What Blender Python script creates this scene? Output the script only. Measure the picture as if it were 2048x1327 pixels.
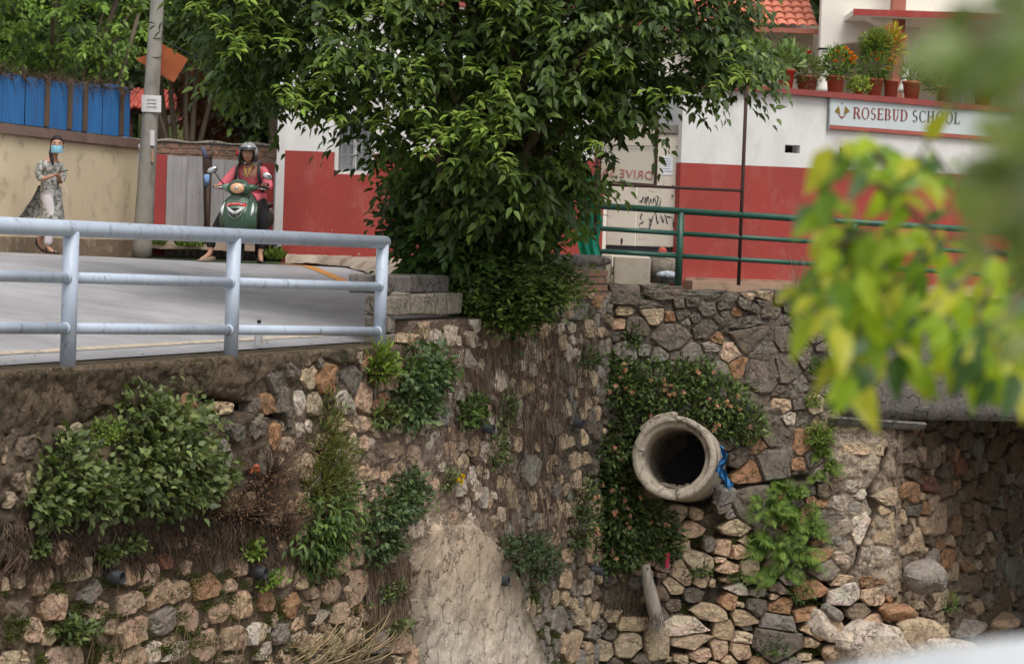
import bpy, math, random
import numpy as np
from mathutils import Vector, Matrix

for _o in list(bpy.data.objects):
    bpy.data.objects.remove(_o)
SC = bpy.context.scene
COL = SC.collection
random.seed(7)
RNG = np.random.default_rng(11)

# ------------------------------------------------------------------ camera
FPX = 2048 * 80 / 36.0
ROLL = math.radians(2.0)
PITCH = math.atan(173.5 * math.cos(ROLL) / FPX)
_f = Vector((0, math.cos(PITCH), -math.sin(PITCH)))
_u0 = Vector((0, math.sin(PITCH), math.cos(PITCH)))
_r0 = Vector((1, 0, 0))
_r = _r0 * math.cos(ROLL) + _u0 * math.sin(ROLL)
_u = -_r0 * math.sin(ROLL) + _u0 * math.cos(ROLL)
cam_data = bpy.data.cameras.new('camera')
cam = bpy.data.objects.new('camera', cam_data)
COL.objects.link(cam)
cam.matrix_world = Matrix(((_r.x, _u.x, -_f.x, 0), (_r.y, _u.y, -_f.y, 0), (_r.z, _u.z, -_f.z, 0), (0, 0, 0, 1)))
cam_data.lens = 80
cam_data.sensor_width = 36
cam_data.clip_end = 400
cam_data.dof.use_dof = True
cam_data.dof.focus_distance = 21.5
cam_data.dof.aperture_fstop = 4.0
SC.camera = cam

# ------------------------------------------------------------------ light
SUN_EL, SUN_AZ = math.radians(60), math.radians(158)      # azimuth from +Y (north), clockwise
world = bpy.data.worlds.new("World")
SC.world = world
world.use_nodes = True
_nt = world.node_tree
_bg = _nt.nodes['Background']
_sky = _nt.nodes.new('ShaderNodeTexSky')
_sky.sky_type = 'NISHITA'
_sky.sun_disc = False
_sky.sun_elevation = SUN_EL
_sky.sun_rotation = SUN_AZ
_sky.dust_density = 3.0
_hs = _nt.nodes.new('ShaderNodeHueSaturation')
_hs.inputs['Saturation'].default_value = 0.12
_nt.links.new(_sky.outputs[0], _hs.inputs['Color'])
_nt.links.new(_hs.outputs[0], _bg.inputs['Color'])
_bg.inputs['Strength'].default_value = 0.13
sun_d = bpy.data.lights.new('sun', 'SUN')
sun_d.energy = 1.3
sun_d.angle = math.radians(25)
sun_d.color = (1.0, 0.96, 0.9)
sun = bpy.data.objects.new('sun', sun_d)
COL.objects.link(sun)
_sd = Vector((math.sin(SUN_AZ) * math.cos(SUN_EL), math.cos(SUN_AZ) * math.cos(SUN_EL), math.sin(SUN_EL)))
sun.rotation_euler = _sd.to_track_quat('Z', 'Y').to_euler()
SC.view_settings.view_transform = 'Standard'
SC.view_settings.look = 'None'
SC.view_settings.gamma = 1
SC.view_settings.use_curve_mapping = False
SC.view_settings.exposure = 0.48
SC.render.engine = 'CYCLES'
SC.cycles.max_bounces = 6
SC.cycles.diffuse_bounces = 3
SC.cycles.use_denoising = True

# ------------------------------------------------------------------ pixel <-> world helpers
def ray(px, py):
    return _f * FPX + _r * (px - 1024) + _u * (663.5 - py)

def P(px, py, Y):
    d = ray(px, py)
    return d * (Y / d.y)

def proj(v):
    v = Vector(v)
    z = v.dot(_f)
    return (1024 + FPX * v.dot(_r) / z, 663.5 - FPX * v.dot(_u) / z)

def proj_np(A):
    A = np.asarray(A, float)
    z = A @ np.array(_f)
    return 1024 + FPX * (A @ np.array(_r)) / z, 663.5 - FPX * (A @ np.array(_u)) / z

class Plane:
    """vertical plane: origin (x,y), unit direction eu, unit normal n towards the viewer"""
    def __init__(s, ox, oy, dx, dy):
        l = math.hypot(dx, dy)
        s.o = Vector((ox, oy, 0)); s.eu = Vector((dx / l, dy / l, 0)); s.n = Vector((dy / l, -dx / l, 0))
    def uv(s, px, py):
        d = ray(px, py)
        t = s.o.dot(s.n) / d.dot(s.n)
        p = d * t
        return (p - s.o).dot(s.eu), p.z
    def pt(s, u, v, h=0.0):
        return s.o + s.eu * u + s.n * h + Vector((0, 0, v))
    def at(s, px, py, h=0.0):
        u, v = s.uv(px, py)
        return s.pt(u, v, h)
    def np_pts(s, U, V, H):
        return (np.array(s.o)[None] + U[:, None] * np.array(s.eu)[None] + H[:, None] * np.array(s.n)[None]
                + V[:, None] * np.array([0, 0, 1.0])[None])

# ------------------------------------------------------------------ noise (numpy)
_T = np.random.default_rng(3).random((256, 256))
def vnoise(x, y):
    xi = np.floor(x).astype(int); yi = np.floor(y).astype(int)
    fx = x - xi; fy = y - yi
    fx = fx * fx * (3 - 2 * fx); fy = fy * fy * (3 - 2 * fy)
    a = _T[xi & 255, yi & 255]; b = _T[(xi + 1) & 255, yi & 255]
    c = _T[xi & 255, (yi + 1) & 255]; d = _T[(xi + 1) & 255, (yi + 1) & 255]
    return (a * (1 - fx) + b * fx) * (1 - fy) + (c * (1 - fx) + d * fx) * fy
def fbm(x, y, o=4):
    r = 0; a = .5; t = 0
    for k in range(o):
        r = r + a * vnoise(x * 2 ** k + 17.3 * k, y * 2 ** k + 5.1 * k); t += a; a *= .5
    return r / t

# ------------------------------------------------------------------ materials
MATS = {}
def mat(name, col, col2=None, scale=6.0, rough=.8, bump=.25, bscale=50.0, attr=False, metal=0.0,
        dirt=None, dscale=3.0, dlo=.55, dhi=.75, stretch=1.0, spec=.3, contrast=(.35, .65), trans=0.0, alpha=1.0, vary=.0, emit=None):
    if name in MATS:
        return MATS[name]
    m = bpy.data.materials.new(name)
    m.use_nodes = True
    nt = m.node_tree; N = nt.nodes; L = nt.links
    b = N['Principled BSDF']
    geo = N.new('ShaderNodeNewGeometry')
    mp = N.new('ShaderNodeMapping'); mp.inputs['Scale'].default_value = (1, 1, stretch)
    L.new(geo.outputs['Position'], mp.inputs['Vector'])
    if vary:
        oi = N.new('ShaderNodeObjectInfo')
        va = N.new('ShaderNodeVectorMath'); va.operation = 'SCALE'; va.inputs[0].default_value = (7, 5, 3)
        L.new(oi.outputs['Random'], va.inputs['Scale'])
        vb = N.new('ShaderNodeVectorMath'); L.new(mp.outputs[0], vb.inputs[0]); L.new(va.outputs[0], vb.inputs[1])
        vec = vb.outputs[0]
    else:
        vec = mp.outputs[0]
    nz = N.new('ShaderNodeTexNoise'); nz.inputs['Scale'].default_value = scale; nz.inputs['Detail'].default_value = 7
    nz.inputs['Roughness'].default_value = .62
    L.new(vec, nz.inputs['Vector'])
    mr = N.new('ShaderNodeMapRange'); mr.inputs[1].default_value = contrast[0]; mr.inputs[2].default_value = contrast[1]
    L.new(nz.outputs['Fac'], mr.inputs[0])
    mix = N.new('ShaderNodeMix'); mix.data_type = 'RGBA'
    L.new(mr.outputs[0], mix.inputs[0])
    c2 = col2 if col2 else tuple(c * .8 for c in col)
    if attr:
        at = N.new('ShaderNodeAttribute'); at.attribute_name = 'col'
        ma = N.new('ShaderNodeMix'); ma.data_type = 'RGBA'; ma.blend_type = 'MULTIPLY'; ma.inputs[0].default_value = 1
        L.new(at.outputs['Color'], ma.inputs[6]); ma.inputs[7].default_value = (*c2, 1)
        mb = N.new('ShaderNodeMix'); mb.data_type = 'RGBA'; mb.blend_type = 'MULTIPLY'; mb.inputs[0].default_value = 1
        L.new(at.outputs['Color'], mb.inputs[6]); mb.inputs[7].default_value = (*col, 1)
        L.new(mb.outputs[2], mix.inputs[6]); L.new(ma.outputs[2], mix.inputs[7])
    else:
        mix.inputs[6].default_value = (*col, 1); mix.inputs[7].default_value = (*c2, 1)
    out = mix.outputs[2]
    if dirt:
        n2 = N.new('ShaderNodeTexNoise'); n2.inputs['Scale'].default_value = dscale; n2.inputs['Detail'].default_value = 8
        n2.inputs['Roughness'].default_value = .7
        L.new(vec, n2.inputs['Vector'])
        m2 = N.new('ShaderNodeMapRange'); m2.inputs[1].default_value = dlo; m2.inputs[2].default_value = dhi
        L.new(n2.outputs['Fac'], m2.inputs[0])
        x2 = N.new('ShaderNodeMix'); x2.data_type = 'RGBA'
        L.new(m2.outputs[0], x2.inputs[0]); L.new(out, x2.inputs[6]); x2.inputs[7].default_value = (*dirt, 1)
        out = x2.outputs[2]
    L.new(out, b.inputs['Base Color'])
    b.inputs['Roughness'].default_value = rough
    b.inputs['Metallic'].default_value = metal
    b.inputs['Specular IOR Level'].default_value = spec
    if bump:
        n3 = N.new('ShaderNodeTexNoise'); n3.inputs['Scale'].default_value = bscale; n3.inputs['Detail'].default_value = 6
        n3.inputs['Roughness'].default_value = .7
        L.new(vec, n3.inputs['Vector'])
        bp = N.new('ShaderNodeBump'); bp.inputs['Strength'].default_value = bump; bp.inputs['Distance'].default_value = .02
        L.new(n3.outputs['Fac'], bp.inputs['Height']); L.new(bp.outputs[0], b.inputs['Normal'])
    if trans:
        tr = N.new('ShaderNodeBsdfTranslucent'); L.new(out, tr.inputs['Color'])
        g = N.new('ShaderNodeMix'); g.data_type = 'RGBA'; g.blend_type = 'MULTIPLY'; g.inputs[0].default_value = 1
        L.new(out, g.inputs[6]); g.inputs[7].default_value = (1.25, 1.35, .5, 1); L.new(g.outputs[2], tr.inputs['Color'])
        ms = N.new('ShaderNodeMixShader'); ms.inputs[0].default_value = trans
        L.new(b.outputs[0], ms.inputs[1]); L.new(tr.outputs[0], ms.inputs[2])
        L.new(ms.outputs[0], N['Material Output'].inputs['Surface'])
    if emit:
        b.inputs['Emission Color'].default_value = (*emit[0], 1); b.inputs['Emission Strength'].default_value = emit[1]
    if alpha < 1:
        b.inputs['Transmission Weight'].default_value = 1 - alpha
    MATS[name] = m
    return m

# ------------------------------------------------------------------ object helpers
def tag(o, label=None, cat=None, group=None, kind=None):
    if label: o['label'] = label
    if cat: o['category'] = cat
    if group: o['group'] = group
    if kind: o['kind'] = kind
    return o
def empty(name, loc, label=None, cat=None, group=None, rz=0.0):
    o = bpy.data.objects.new(name, None)
    COL.objects.link(o)
    o.location = loc; o.rotation_euler = (0, 0, rz)
    o.empty_display_size = .1
    return tag(o, label, cat, group)
def link(name, me, m, parent=None, smooth=False, world=True):
    """me vertices are in world space when world=True; a parented mesh is put back with the inverse"""
    o = bpy.data.objects.new(name, me)
    COL.objects.link(o)
    if m is not None and len(me.materials) == 0:
        me.materials.append(m)
    if smooth:
        me.polygons.foreach_set('use_smooth', [True] * len(me.polygons))
    if parent is not None:
        o.parent = parent
        if world:
            o.matrix_parent_inverse = wm(parent).inverted()
    return o
def wm(o):
    m = Matrix.LocRotScale(o.location, o.rotation_euler, o.scale)
    if o.parent is not None:
        m = wm(o.parent) @ o.matrix_parent_inverse @ m
    return m

class MB:
    def __init__(s): s.v = []; s.f = []; s.c = []
    def add(s, vs, fs, c=None):
        k = len(s.v); s.v += [tuple(v) for v in vs]; s.f += [tuple(k + i for i in f) for f in fs]
        if c is not None: s.c += [c] * len(vs)
        return s
    def box(s, a, b, bev=0.0):
        (x0, y0, z0), (x1, y1, z1) = a, b
        x0, x1 = min(x0, x1), max(x0, x1); y0, y1 = min(y0, y1), max(y0, y1); z0, z1 = min(z0, z1), max(z0, z1)
        return s.obox(Vector(((x0 + x1) / 2, (y0 + y1) / 2, (z0 + z1) / 2)), Vector((1, 0, 0)), Vector((0, 1, 0)), Vector((0, 0, 1)),
                      (x1 - x0) / 2, (y1 - y0) / 2, (z1 - z0) / 2, bev)
    def obox(s, c, ax, ay, az, hx, hy, hz, bev=0.0, jit=0.0):
        c = Vector(c); vs = []
        def j(): return random.uniform(-jit, jit) if jit else 0
        if not bev:
            for i in (-1, 1):
                for k in (-1, 1):
                    for l in (-1, 1):
                        vs.append(c + ax * (i * hx + j()) + ay * (k * hy + j()) + az * (l * hz + j()))
            return s.add(vs, [(0, 1, 3, 2), (4, 6, 7, 5), (0, 4, 5, 1), (2, 3, 7, 6), (0, 2, 6, 4), (1, 5, 7, 3)])
        b = min(bev, hx * .9, hy * .9, hz * .9); idx = {}
        for i in (-1, 1):
            for k in (-1, 1):
                for l in (-1, 1):
                    jx, jy, jz = j(), j(), j()
                    for a in range(3):
                        o = [0, 0, 0]; 
                        h = [hx - (b if a != 0 else 0), hy - (b if a != 1 else 0), hz - (b if a != 2 else 0)]
                        idx[(i, k, l, a)] = len(vs)
                        vs.append(c + ax * (i * h[0] + jx) + ay * (k * h[1] + jy) + az * (l * h[2] + jz))
        F = []
        for i in (-1, 1):
            F.append([idx[(i, -1, -1, 0)], idx[(i, 1, -1, 0)], idx[(i, 1, 1, 0)], idx[(i, -1, 1, 0)]])
            F.append([idx[(-1, i, -1, 1)], idx[(1, i, -1, 1)], idx[(1, i, 1, 1)], idx[(-1, i, 1, 1)]])
            F.append([idx[(-1, -1, i, 2)], idx[(1, -1, i, 2)], idx[(1, 1, i, 2)], idx[(-1, 1, i, 2)]])
        for i in (-1, 1):
            for k in (-1, 1):
                F.append([idx[(i, k, -1, 0)], idx[(i, k, 1, 0)], idx[(i, k, 1, 1)], idx[(i, k, -1, 1)]])
                F.append([idx[(i, -1, k, 0)], idx[(i, 1, k, 0)], idx[(i, 1, k, 2)], idx[(i, -1, k, 2)]])
                F.append([idx[(-1, i, k, 1)], idx[(1, i, k, 1)], idx[(1, i, k, 2)], idx[(-1, i, k, 2)]])
        for i in (-1, 1):
            for k in (-1, 1):
                for l in (-1, 1):
                    F.append([idx[(i, k, l, 0)], idx[(i, k, l, 1)], idx[(i, k, l, 2)]])
        cc = sum(vs, Vector()) / len(vs)
        G = []
        for f in F:
            p = [vs[q] for q in f]
            n = (p[1] - p[0]).cross(p[2] - p[0])
            if n.dot((p[0] + p[1] + p[2]) / 3 - cc) < 0: f = f[::-1]
            G.append(tuple(f))
        return s.add(vs, G)
    def tube(s, pts, rad, n=10, cap=True):
        pts = [Vector(p) for p in pts]
        if not isinstance(rad, (list, tuple)): rad = [rad] * len(pts)
        vs = []; fs = []; prev = None
        for i, p in enumerate(pts):
            d = (pts[min(i + 1, len(pts) - 1)] - pts[max(i - 1, 0)]).normalized()
            if prev is None:
                a = Vector((0, 0, 1)) if abs(d.z) < .9 else Vector((1, 0, 0))
                x = d.cross(a).normalized()
            else:
                x = (prev - d * prev.dot(d)).normalized()
            y = d.cross(x); prev = x
            for k in range(n):
                t = 2 * math.pi * k / n
                vs.append(p + (x * math.cos(t) + y * math.sin(t)) * rad[i])
        for i in range(len(pts) - 1):
            for k in range(n):
                a = i * n + k; b = i * n + (k + 1) % n
                fs.append((a, b, b + n, a + n))
        if cap:
            fs.append(tuple(range(n))[::-1]); fs.append(tuple(range((len(pts) - 1) * n, len(pts) * n)))
        return s.add(vs, fs)
    def loft(s, secs, n=16, cap=True, power=2.0):
        """secs: (centre, axis_a(vec), axis_b(vec)) ellipses"""
        vs = []; fs = []
        for c, a, b in secs:
            c = Vector(c); a = Vector(a); b = Vector(b)
            for k in range(n):
                t = 2 * math.pi * k / n
                ct, st = math.cos(t), math.sin(t)
                e = 2 / power
                vs.append(c + a * (math.copysign(abs(ct) ** e, ct)) + b * (math.copysign(abs(st) ** e, st)))
        for i in range(len(secs) - 1):
            for k in range(n):
                q = i * n + k; r = i * n + (k + 1) % n
                fs.append((q, r, r + n, q + n))
        if cap:
            fs.append(tuple(range(n))[::-1]); fs.append(tuple(range((len(secs) - 1) * n, len(secs) * n)))
        return s.add(vs, fs)
    def ball(s, c, rx, ry=None, rz=None, n=12, m=8, rot=None):
        ry = ry or rx; rz = rz or rx; c = Vector(c)
        vs = [Vector((0, 0, -rz))]; fs = []
        for i in range(1, m):
            p = -math.pi / 2 + math.pi * i / m
            for k in range(n):
                t = 2 * math.pi * k / n
                vs.append(Vector((rx * math.cos(p) * math.cos(t), ry * math.cos(p) * math.sin(t), rz * math.sin(p))))
        vs.append(Vector((0, 0, rz)))
        for k in range(n):
            fs.append((0, 1 + (k + 1) % n, 1 + k))
            fs.append((len(vs) - 1, 1 + (m - 2) * n + k, 1 + (m - 2) * n + (k + 1) % n))
        for i in range(m - 2):
            for k in range(n):
                a = 1 + i * n + k; b = 1 + i * n + (k + 1) % n
                fs.append((a, b, b + n, a + n))
        if rot is not None: vs = [rot @ v for v in vs]
        return s.add([c + v for v in vs], fs)
    def prism(s, poly, d):
        """poly: list of Vectors (planar), extruded by vector d"""
        n = len(poly); d = Vector(d); poly = [Vector(p) for p in poly]
        return s.add(poly + [p + d for p in poly], [tuple(range(n))[::-1], tuple(range(n, 2 * n))] +
                     [(k, (k + 1) % n, (k + 1) % n + n, k + n) for k in range(n)])
    def mesh(s, name='mesh', xf=None):
        me = bpy.data.meshes.new(name)
        vs = s.v if xf is None else [tuple(xf @ Vector(v)) for v in s.v]
        me.from_pydata(vs, [], s.f)
        if s.c:
            ca = me.color_attributes.new('col', 'FLOAT_COLOR', 'POINT')
            ca.data.foreach_set('color', np.c_[np.array(s.c, float), np.ones(len(s.c))].ravel())
        me.update()
        return me
    def build(s, name, m, parent=None, smooth=False, xf=None):
        o = link(name, s.mesh(name, xf), m, parent, smooth)
        return o

def np_mesh(name, V, F, C=None, smooth=False):
    """V (n,3), F (m,k) one polygon size"""
    me = bpy.data.meshes.new(name)
    V = np.asarray(V, np.float32); F = np.asarray(F, np.int32)
    me.vertices.add(len(V)); me.vertices.foreach_set('co', V.ravel())
    me.loops.add(F.size); me.loops.foreach_set('vertex_index', F.ravel())
    me.polygons.add(len(F)); me.polygons.foreach_set('loop_start', np.arange(0, F.size, F.shape[1], dtype=np.int32))
    if smooth: me.polygons.foreach_set('use_smooth', np.ones(len(F), bool))
    if C is not None:
        ca = me.color_attributes.new('col', 'FLOAT_COLOR', 'POINT')
        ca.data.foreach_set('color', np.c_[C, np.ones(len(C))].astype(np.float32).ravel())
    me.update(calc_edges=True)
    return me

def grid_mesh(name, X, C=None, smooth=True):
    """X (a,b,3)"""
    a, b = X.shape[:2]
    i = np.arange(a * b).reshape(a, b)
    F = np.stack([i[:-1, :-1], i[1:, :-1], i[1:, 1:], i[:-1, 1:]], -1).reshape(-1, 4)
    return np_mesh(name, X.reshape(-1, 3), F, None if C is None else C.reshape(-1, 3), smooth)

# ------------------------------------------------------------------ leaves
LT = np.array([(0, 0, 0), (.28, -.5, .06), (.28, 0, 0), (.28, .5, .06), (.66, -.34, .02), (.66, 0, -.05), (.66, .34, .02), (1, 0, -.16)])
LF = np.array([(0, 1, 2), (0, 2, 3), (1, 4, 5), (1, 5, 2), (2, 5, 6), (2, 6, 3), (4, 7, 5), (5, 7, 6)])
LT2 = np.array([(0, 0, 0), (.45, -.5, .08), (.45, .5, .08), (1, 0, -.08)])
LF2 = np.array([(0, 1, 3), (0, 3, 2)])
def nrm(A):
    return A / np.maximum(np.linalg.norm(A, axis=1, keepdims=True), 1e-9)
def leaf_arrays(Pp, D, Nn, L, W, C, simple=False):
    T, F = (LT2, LF2) if simple else (LT, LF)
    D = nrm(D); S = nrm(np.cross(Nn, D)); Nn = np.cross(D, S)
    V = (Pp[:, None] + (L[:, None] * T[None, :, 0])[..., None] * D[:, None] + (W[:, None] * T[None, :, 1])[..., None] * S[:, None]
         + (L[:, None] * T[None, :, 2])[..., None] * Nn[:, None])
    FF = F[None] + (np.arange(len(Pp)) * len(T))[:, None, None]
    CC = np.repeat(C[:, None], len(T), 1)
    return V.reshape(-1, 3), FF.reshape(-1, 3), CC.reshape(-1, 3)
def leaf_mesh(name, Pp, D, Nn, L, W, C, simple=False):
    V, F, CC = leaf_arrays(Pp, D, Nn, L, W, C, simple)
    return np_mesh(name, V, F, CC, smooth=not simple)
def strands(name, A, B, Cc, w, col):
    """thin three sided blades along a quadratic curve A->B->C"""
    n = len(A); ts = np.array([0, .35, .7, 1.0])
    pts = ((1 - ts)[None, :, None] ** 2 * A[:, None] + 2 * ((1 - ts) * ts)[None, :, None] * B[:, None] + (ts ** 2)[None, :, None] * Cc[:, None])
    d = nrm(Cc - A); x = nrm(np.cross(d, np.tile([[.3, 1, .1]], (n, 1)))); y = nrm(np.cross(d, x))
    ws = np.array([1, .9, .6, .15])
    V = []
    for k in range(3):
        a = 2 * math.pi * k / 3
        off = (x * math.cos(a) + y * math.sin(a))
        V.append(pts + off[:, None] * (w[:, None] * ws[None])[..., None])
    V = np.stack(V, 2)      # n,4,3,3
    base = (np.arange(n) * 12)[:, None]
    F = []
    for i in range(3):
        for k in range(3):
            a = i * 3 + k; b = i * 3 + (k + 1) % 3
            F.append(np.concatenate([base + a, base + b, base + b + 3, base + a + 3], 1))
    F = np.concatenate(F, 0)
    return np_mesh(name, V.reshape(-1, 3), F, np.repeat(col[:, None], 12, 1).reshape(-1, 3), True)

def in_poly(px, py, poly):
    px = np.asarray(px, float); py = np.asarray(py, float)
    c = np.zeros(px.shape, bool); n = len(poly); j = n - 1
    for i in range(n):
        xi, yi = poly[i]; xj, yj = poly[j]
        with np.errstate(divide='ignore', invalid='ignore'):
            t = ((yi > py) != (yj > py)) & (px < (xj - xi) * (py - yi) / ((yj - yi) if yj != yi else 1e-9) + xi)
        c ^= t; j = i
    return c
def poly_dist(px, py, poly):
    d = np.full(np.shape(px), 1e9)
    for i in range(len(poly)):
        a = np.array(poly[i]); b = np.array(poly[(i + 1) % len(poly)]); ab = b - a
        t = np.clip(((px - a[0]) * ab[0] + (py - a[1]) * ab[1]) / max(ab @ ab, 1e-9), 0, 1)
        d = np.minimum(d, np.hypot(px - a[0] - t * ab[0], py - a[1] - t * ab[1]))
    return d
# ================================================================== GROUND
W1 = Plane(-3.12, 16.0, 1.9, 5.0)                 # line of the white railing
W1F = Plane(W1.pt(0, 0, .2).x, W1.pt(0, 0, .2).y, 1.9, 5.0)      # face of the left wall
_A = P(1180, 560, 26.7); _B = P(1800, 850, 27.5)
W3 = Plane(_A.x, _A.y, _B.x - _A.x, _B.y - _A.y)
_U3B = W3.uv(1800, 850)[0]
_C = P(2120, 850, 33.2)
W4 = Plane(_B.x, _B.y, _C.x - _B.x, _C.y - _B.y)   # inner face of the abutment under the bridge
U1C = (Vector((_A.x, _A.y, 0)) - W1F.o).dot(W1F.eu)               # where the left wall meets wall 3

def wdist(x, y):
    return -((x - W1.o.x) * W1.n.x + (y - W1.o.y) * W1.n.y)
def road_z(x, y):
    w = wdist(x, y)
    t = np.maximum(np.clip(w / 4.8, 0, 1), np.clip((y - 21) / 7.5, 0, 1))
    z = -.95 + .60 * t + np.clip((y - 29) / 7, 0, 1) * .13
    return z
def rz(x, y): return float(road_z(np.float64(x), np.float64(y)))

m_asph = mat('asphalt', (.43, .42, .43), (.345, .335, .345), scale=.9, rough=.6, bump=.5, bscale=120, dirt=(.27, .26, .268), dscale=.8, dlo=.45, dhi=.66, stretch=.4, spec=.4, contrast=(.4, .62))
gx = np.linspace(-1, 1, 60)
# the road sheet, from the railing line back to the far walls
nu, nw = 180, 140
us = np.linspace(-14, 12, nu); ws = np.linspace(.12, 34, nw)
U, W = np.meshgrid(us, ws, indexing='ij')
X = W1.o.x + W1.eu.x * U - W1.n.x * W; Y = W1.o.y + W1.eu.y * U - W1.n.y * W
Z = road_z(X, Y)
tag(link('road', grid_mesh('road', np.stack([X, Y, Z], -1)), m_asph), kind='structure')
# pavement on the right behind the green rail, on top of the retaining walls
m_pave = mat('pavement_concrete', (.36, .27, .2), (.30, .25, .2), scale=2, bump=.3, dirt=(.16, .12, .09), dlo=.5, dhi=.7)
us = np.linspace(U1C - 5.9, U1C + 12.5, 60); ws = np.linspace(-.05, 1, 30)
x0s = np.linspace(_A.x - 1.8, 12, 60); ys = np.linspace(0, 1, 24)
XX = np.zeros((60, 24, 3))
for i, xx in enumerate(x0s):
    yl = max(_A.y + (xx - _A.x) * W3.eu.y / W3.eu.x + .1, 16 + (xx - W1.o.x + .1) / 1.9 * 5 + .25)
    if xx > _B.x: yl = _B.y - .0
    XX[i, :, 0] = xx; XX[i, :, 1] = yl + (46 - yl) * ys ** 1.6
XX[..., 2] = road_z(XX[..., 0], XX[..., 1]) + .035 + (fbm(XX[..., 0] * 2, XX[..., 1] * 2, 3) - .5) * .02
XX[..., 2] = np.where(XX[..., 0] > _A.x, np.minimum(XX[..., 2], -.435), XX[..., 2])
tag(link('pavement', grid_mesh('pavement', XX), m_pave), kind='structure')

def ribbon(name, pts, wid, m, lift=.005, kind='structure', jag=0):
    V = []; n = len(pts)
    for i, p in enumerate(pts):
        p = Vector(p); q = Vector(pts[min(i + 1, n - 1)]); r = Vector(pts[max(i - 1, 0)])
        d = (q - r); d.z = 0; d.normalize(); s = Vector((-d.y, d.x, 0))
        for k in (-1, 1):
            v = p + s * k * (wid / 2 + random.uniform(-jag, jag)); v.z = rz(v.x, v.y) + lift
            V.append(v)
    F = [(2 * i, 2 * i + 1, 2 * i + 3, 2 * i + 2) for i in range(n - 1)]
    me = bpy.data.meshes.new(name); me.from_pydata([tuple(v) for v in V], [], F); me.update()
    return tag(link(name, me, m), kind=kind)
m_line = mat('road_paint', (.62, .5, .36), (.42, .36, .29), scale=9, rough=.8, bump=.1, dirt=(.27, .26, .26), dscale=14, dlo=.5, dhi=.62)
m_yel = mat('yellow_paint', (.62, .27, .05), (.45, .21, .06), scale=6, rough=.8, bump=.1, dirt=(.25, .23, .22), dscale=9, dlo=.55, dhi=.7)
ribbon('edge_line', [W1.pt(u, 0, -.47) for u in np.linspace(-6, 6.8, 60)], .11, m_line, jag=.006)
def gpt(px, py):                       # point on the road seen at a pixel
    d = ray(px, py); t = 15.0
    for _ in range(60):
        p = d * (t / d.y)
        z = rz(p.x, p.y)
        yt = z / d.z * d.y if abs(d.z) > 1e-9 else t
        t = t * .5 + min(max(yt, 12), 60) * .5
    return d * (t / d.y)
yl = []
for k in range(26):
    s = k / 25
    px = 560 + 150 * s; Y = 29.3 - 3.2 * s ** 1.3
    p = P(px, 540, Y); yl.append(Vector((p.x, p.y, 0)))
ribbon('yellow_line', yl, .13, m_yel, jag=.006)
# verge of dirt under the corrugated fence and by the yellow wall
m_dirt = mat('dirt', (.30, .22, .16), (.20, .15, .11), scale=4, bump=.5, bscale=30, dirt=(.10, .08, .05), dlo=.55, dhi=.75)
V = np.zeros((40, 8, 3)); 
for i in range(40):
    a = P(-60 + 640 * i / 39, 500, 31.5 + 3.6 * min(i / 18, 1))
    for k in range(8):
        yy = a.y + k * .5 - .35 + (.25 * math.sin(i * .7) if k == 0 else 0)
        V[i, k] = (a.x, yy, rz(a.x, yy) + .012 + min(k, 3) * .035 + random.uniform(-.012, .012))
tag(link('verge', grid_mesh('verge', V), m_dirt), kind='structure')
# low concrete apron at the foot of the red building
m_apr = mat('apron_concrete', (.42, .36, .29), (.34, .26, .2), scale=3, bump=.5, bscale=40, dirt=(.15, .1, .07), dlo=.5, dhi=.72)
V = np.zeros((60, 6, 3))
for i in range(60):
    px = 575 + i * 10.5
    b = P(px, 528, 29.62)
    front = .32 + 2.6 * max(0, min(1, (px - 640) / 170)) ** 1.2
    for k in range(6):
        yy = b.y - front * (k / 5) + (.04 * math.sin(i * 1.3) if k == 5 else 0)
        V[i, k] = (b.x, yy, rz(b.x, yy) + .02 + (.10 if k < 5 else 0) + random.uniform(-.01, .01))
tag(link('apron', grid_mesh('apron', V), m_apr), kind='structure')
# river bed and the near bank under the photographer
m_bed = mat('river_bed', (.2, .17, .13), (.13, .11, .08), scale=2, bump=.8, bscale=9, dirt=(.07, .08, .04), dlo=.5, dhi=.7)
xs = np.linspace(-22, 26, 70); yy = np.linspace(-6, 40, 70)
XX, YY = np.meshgrid(xs, yy, indexing='ij')
ZZ = -5.7 + (fbm(XX * .9, YY * .9, 5) - .5) * .7 + np.clip((6 - YY) / 2.2, 0, 1) * 4.1
tag(link('river_bed', grid_mesh('river_bed', np.stack([XX, YY, ZZ], -1)), m_bed), kind='structure')

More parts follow.
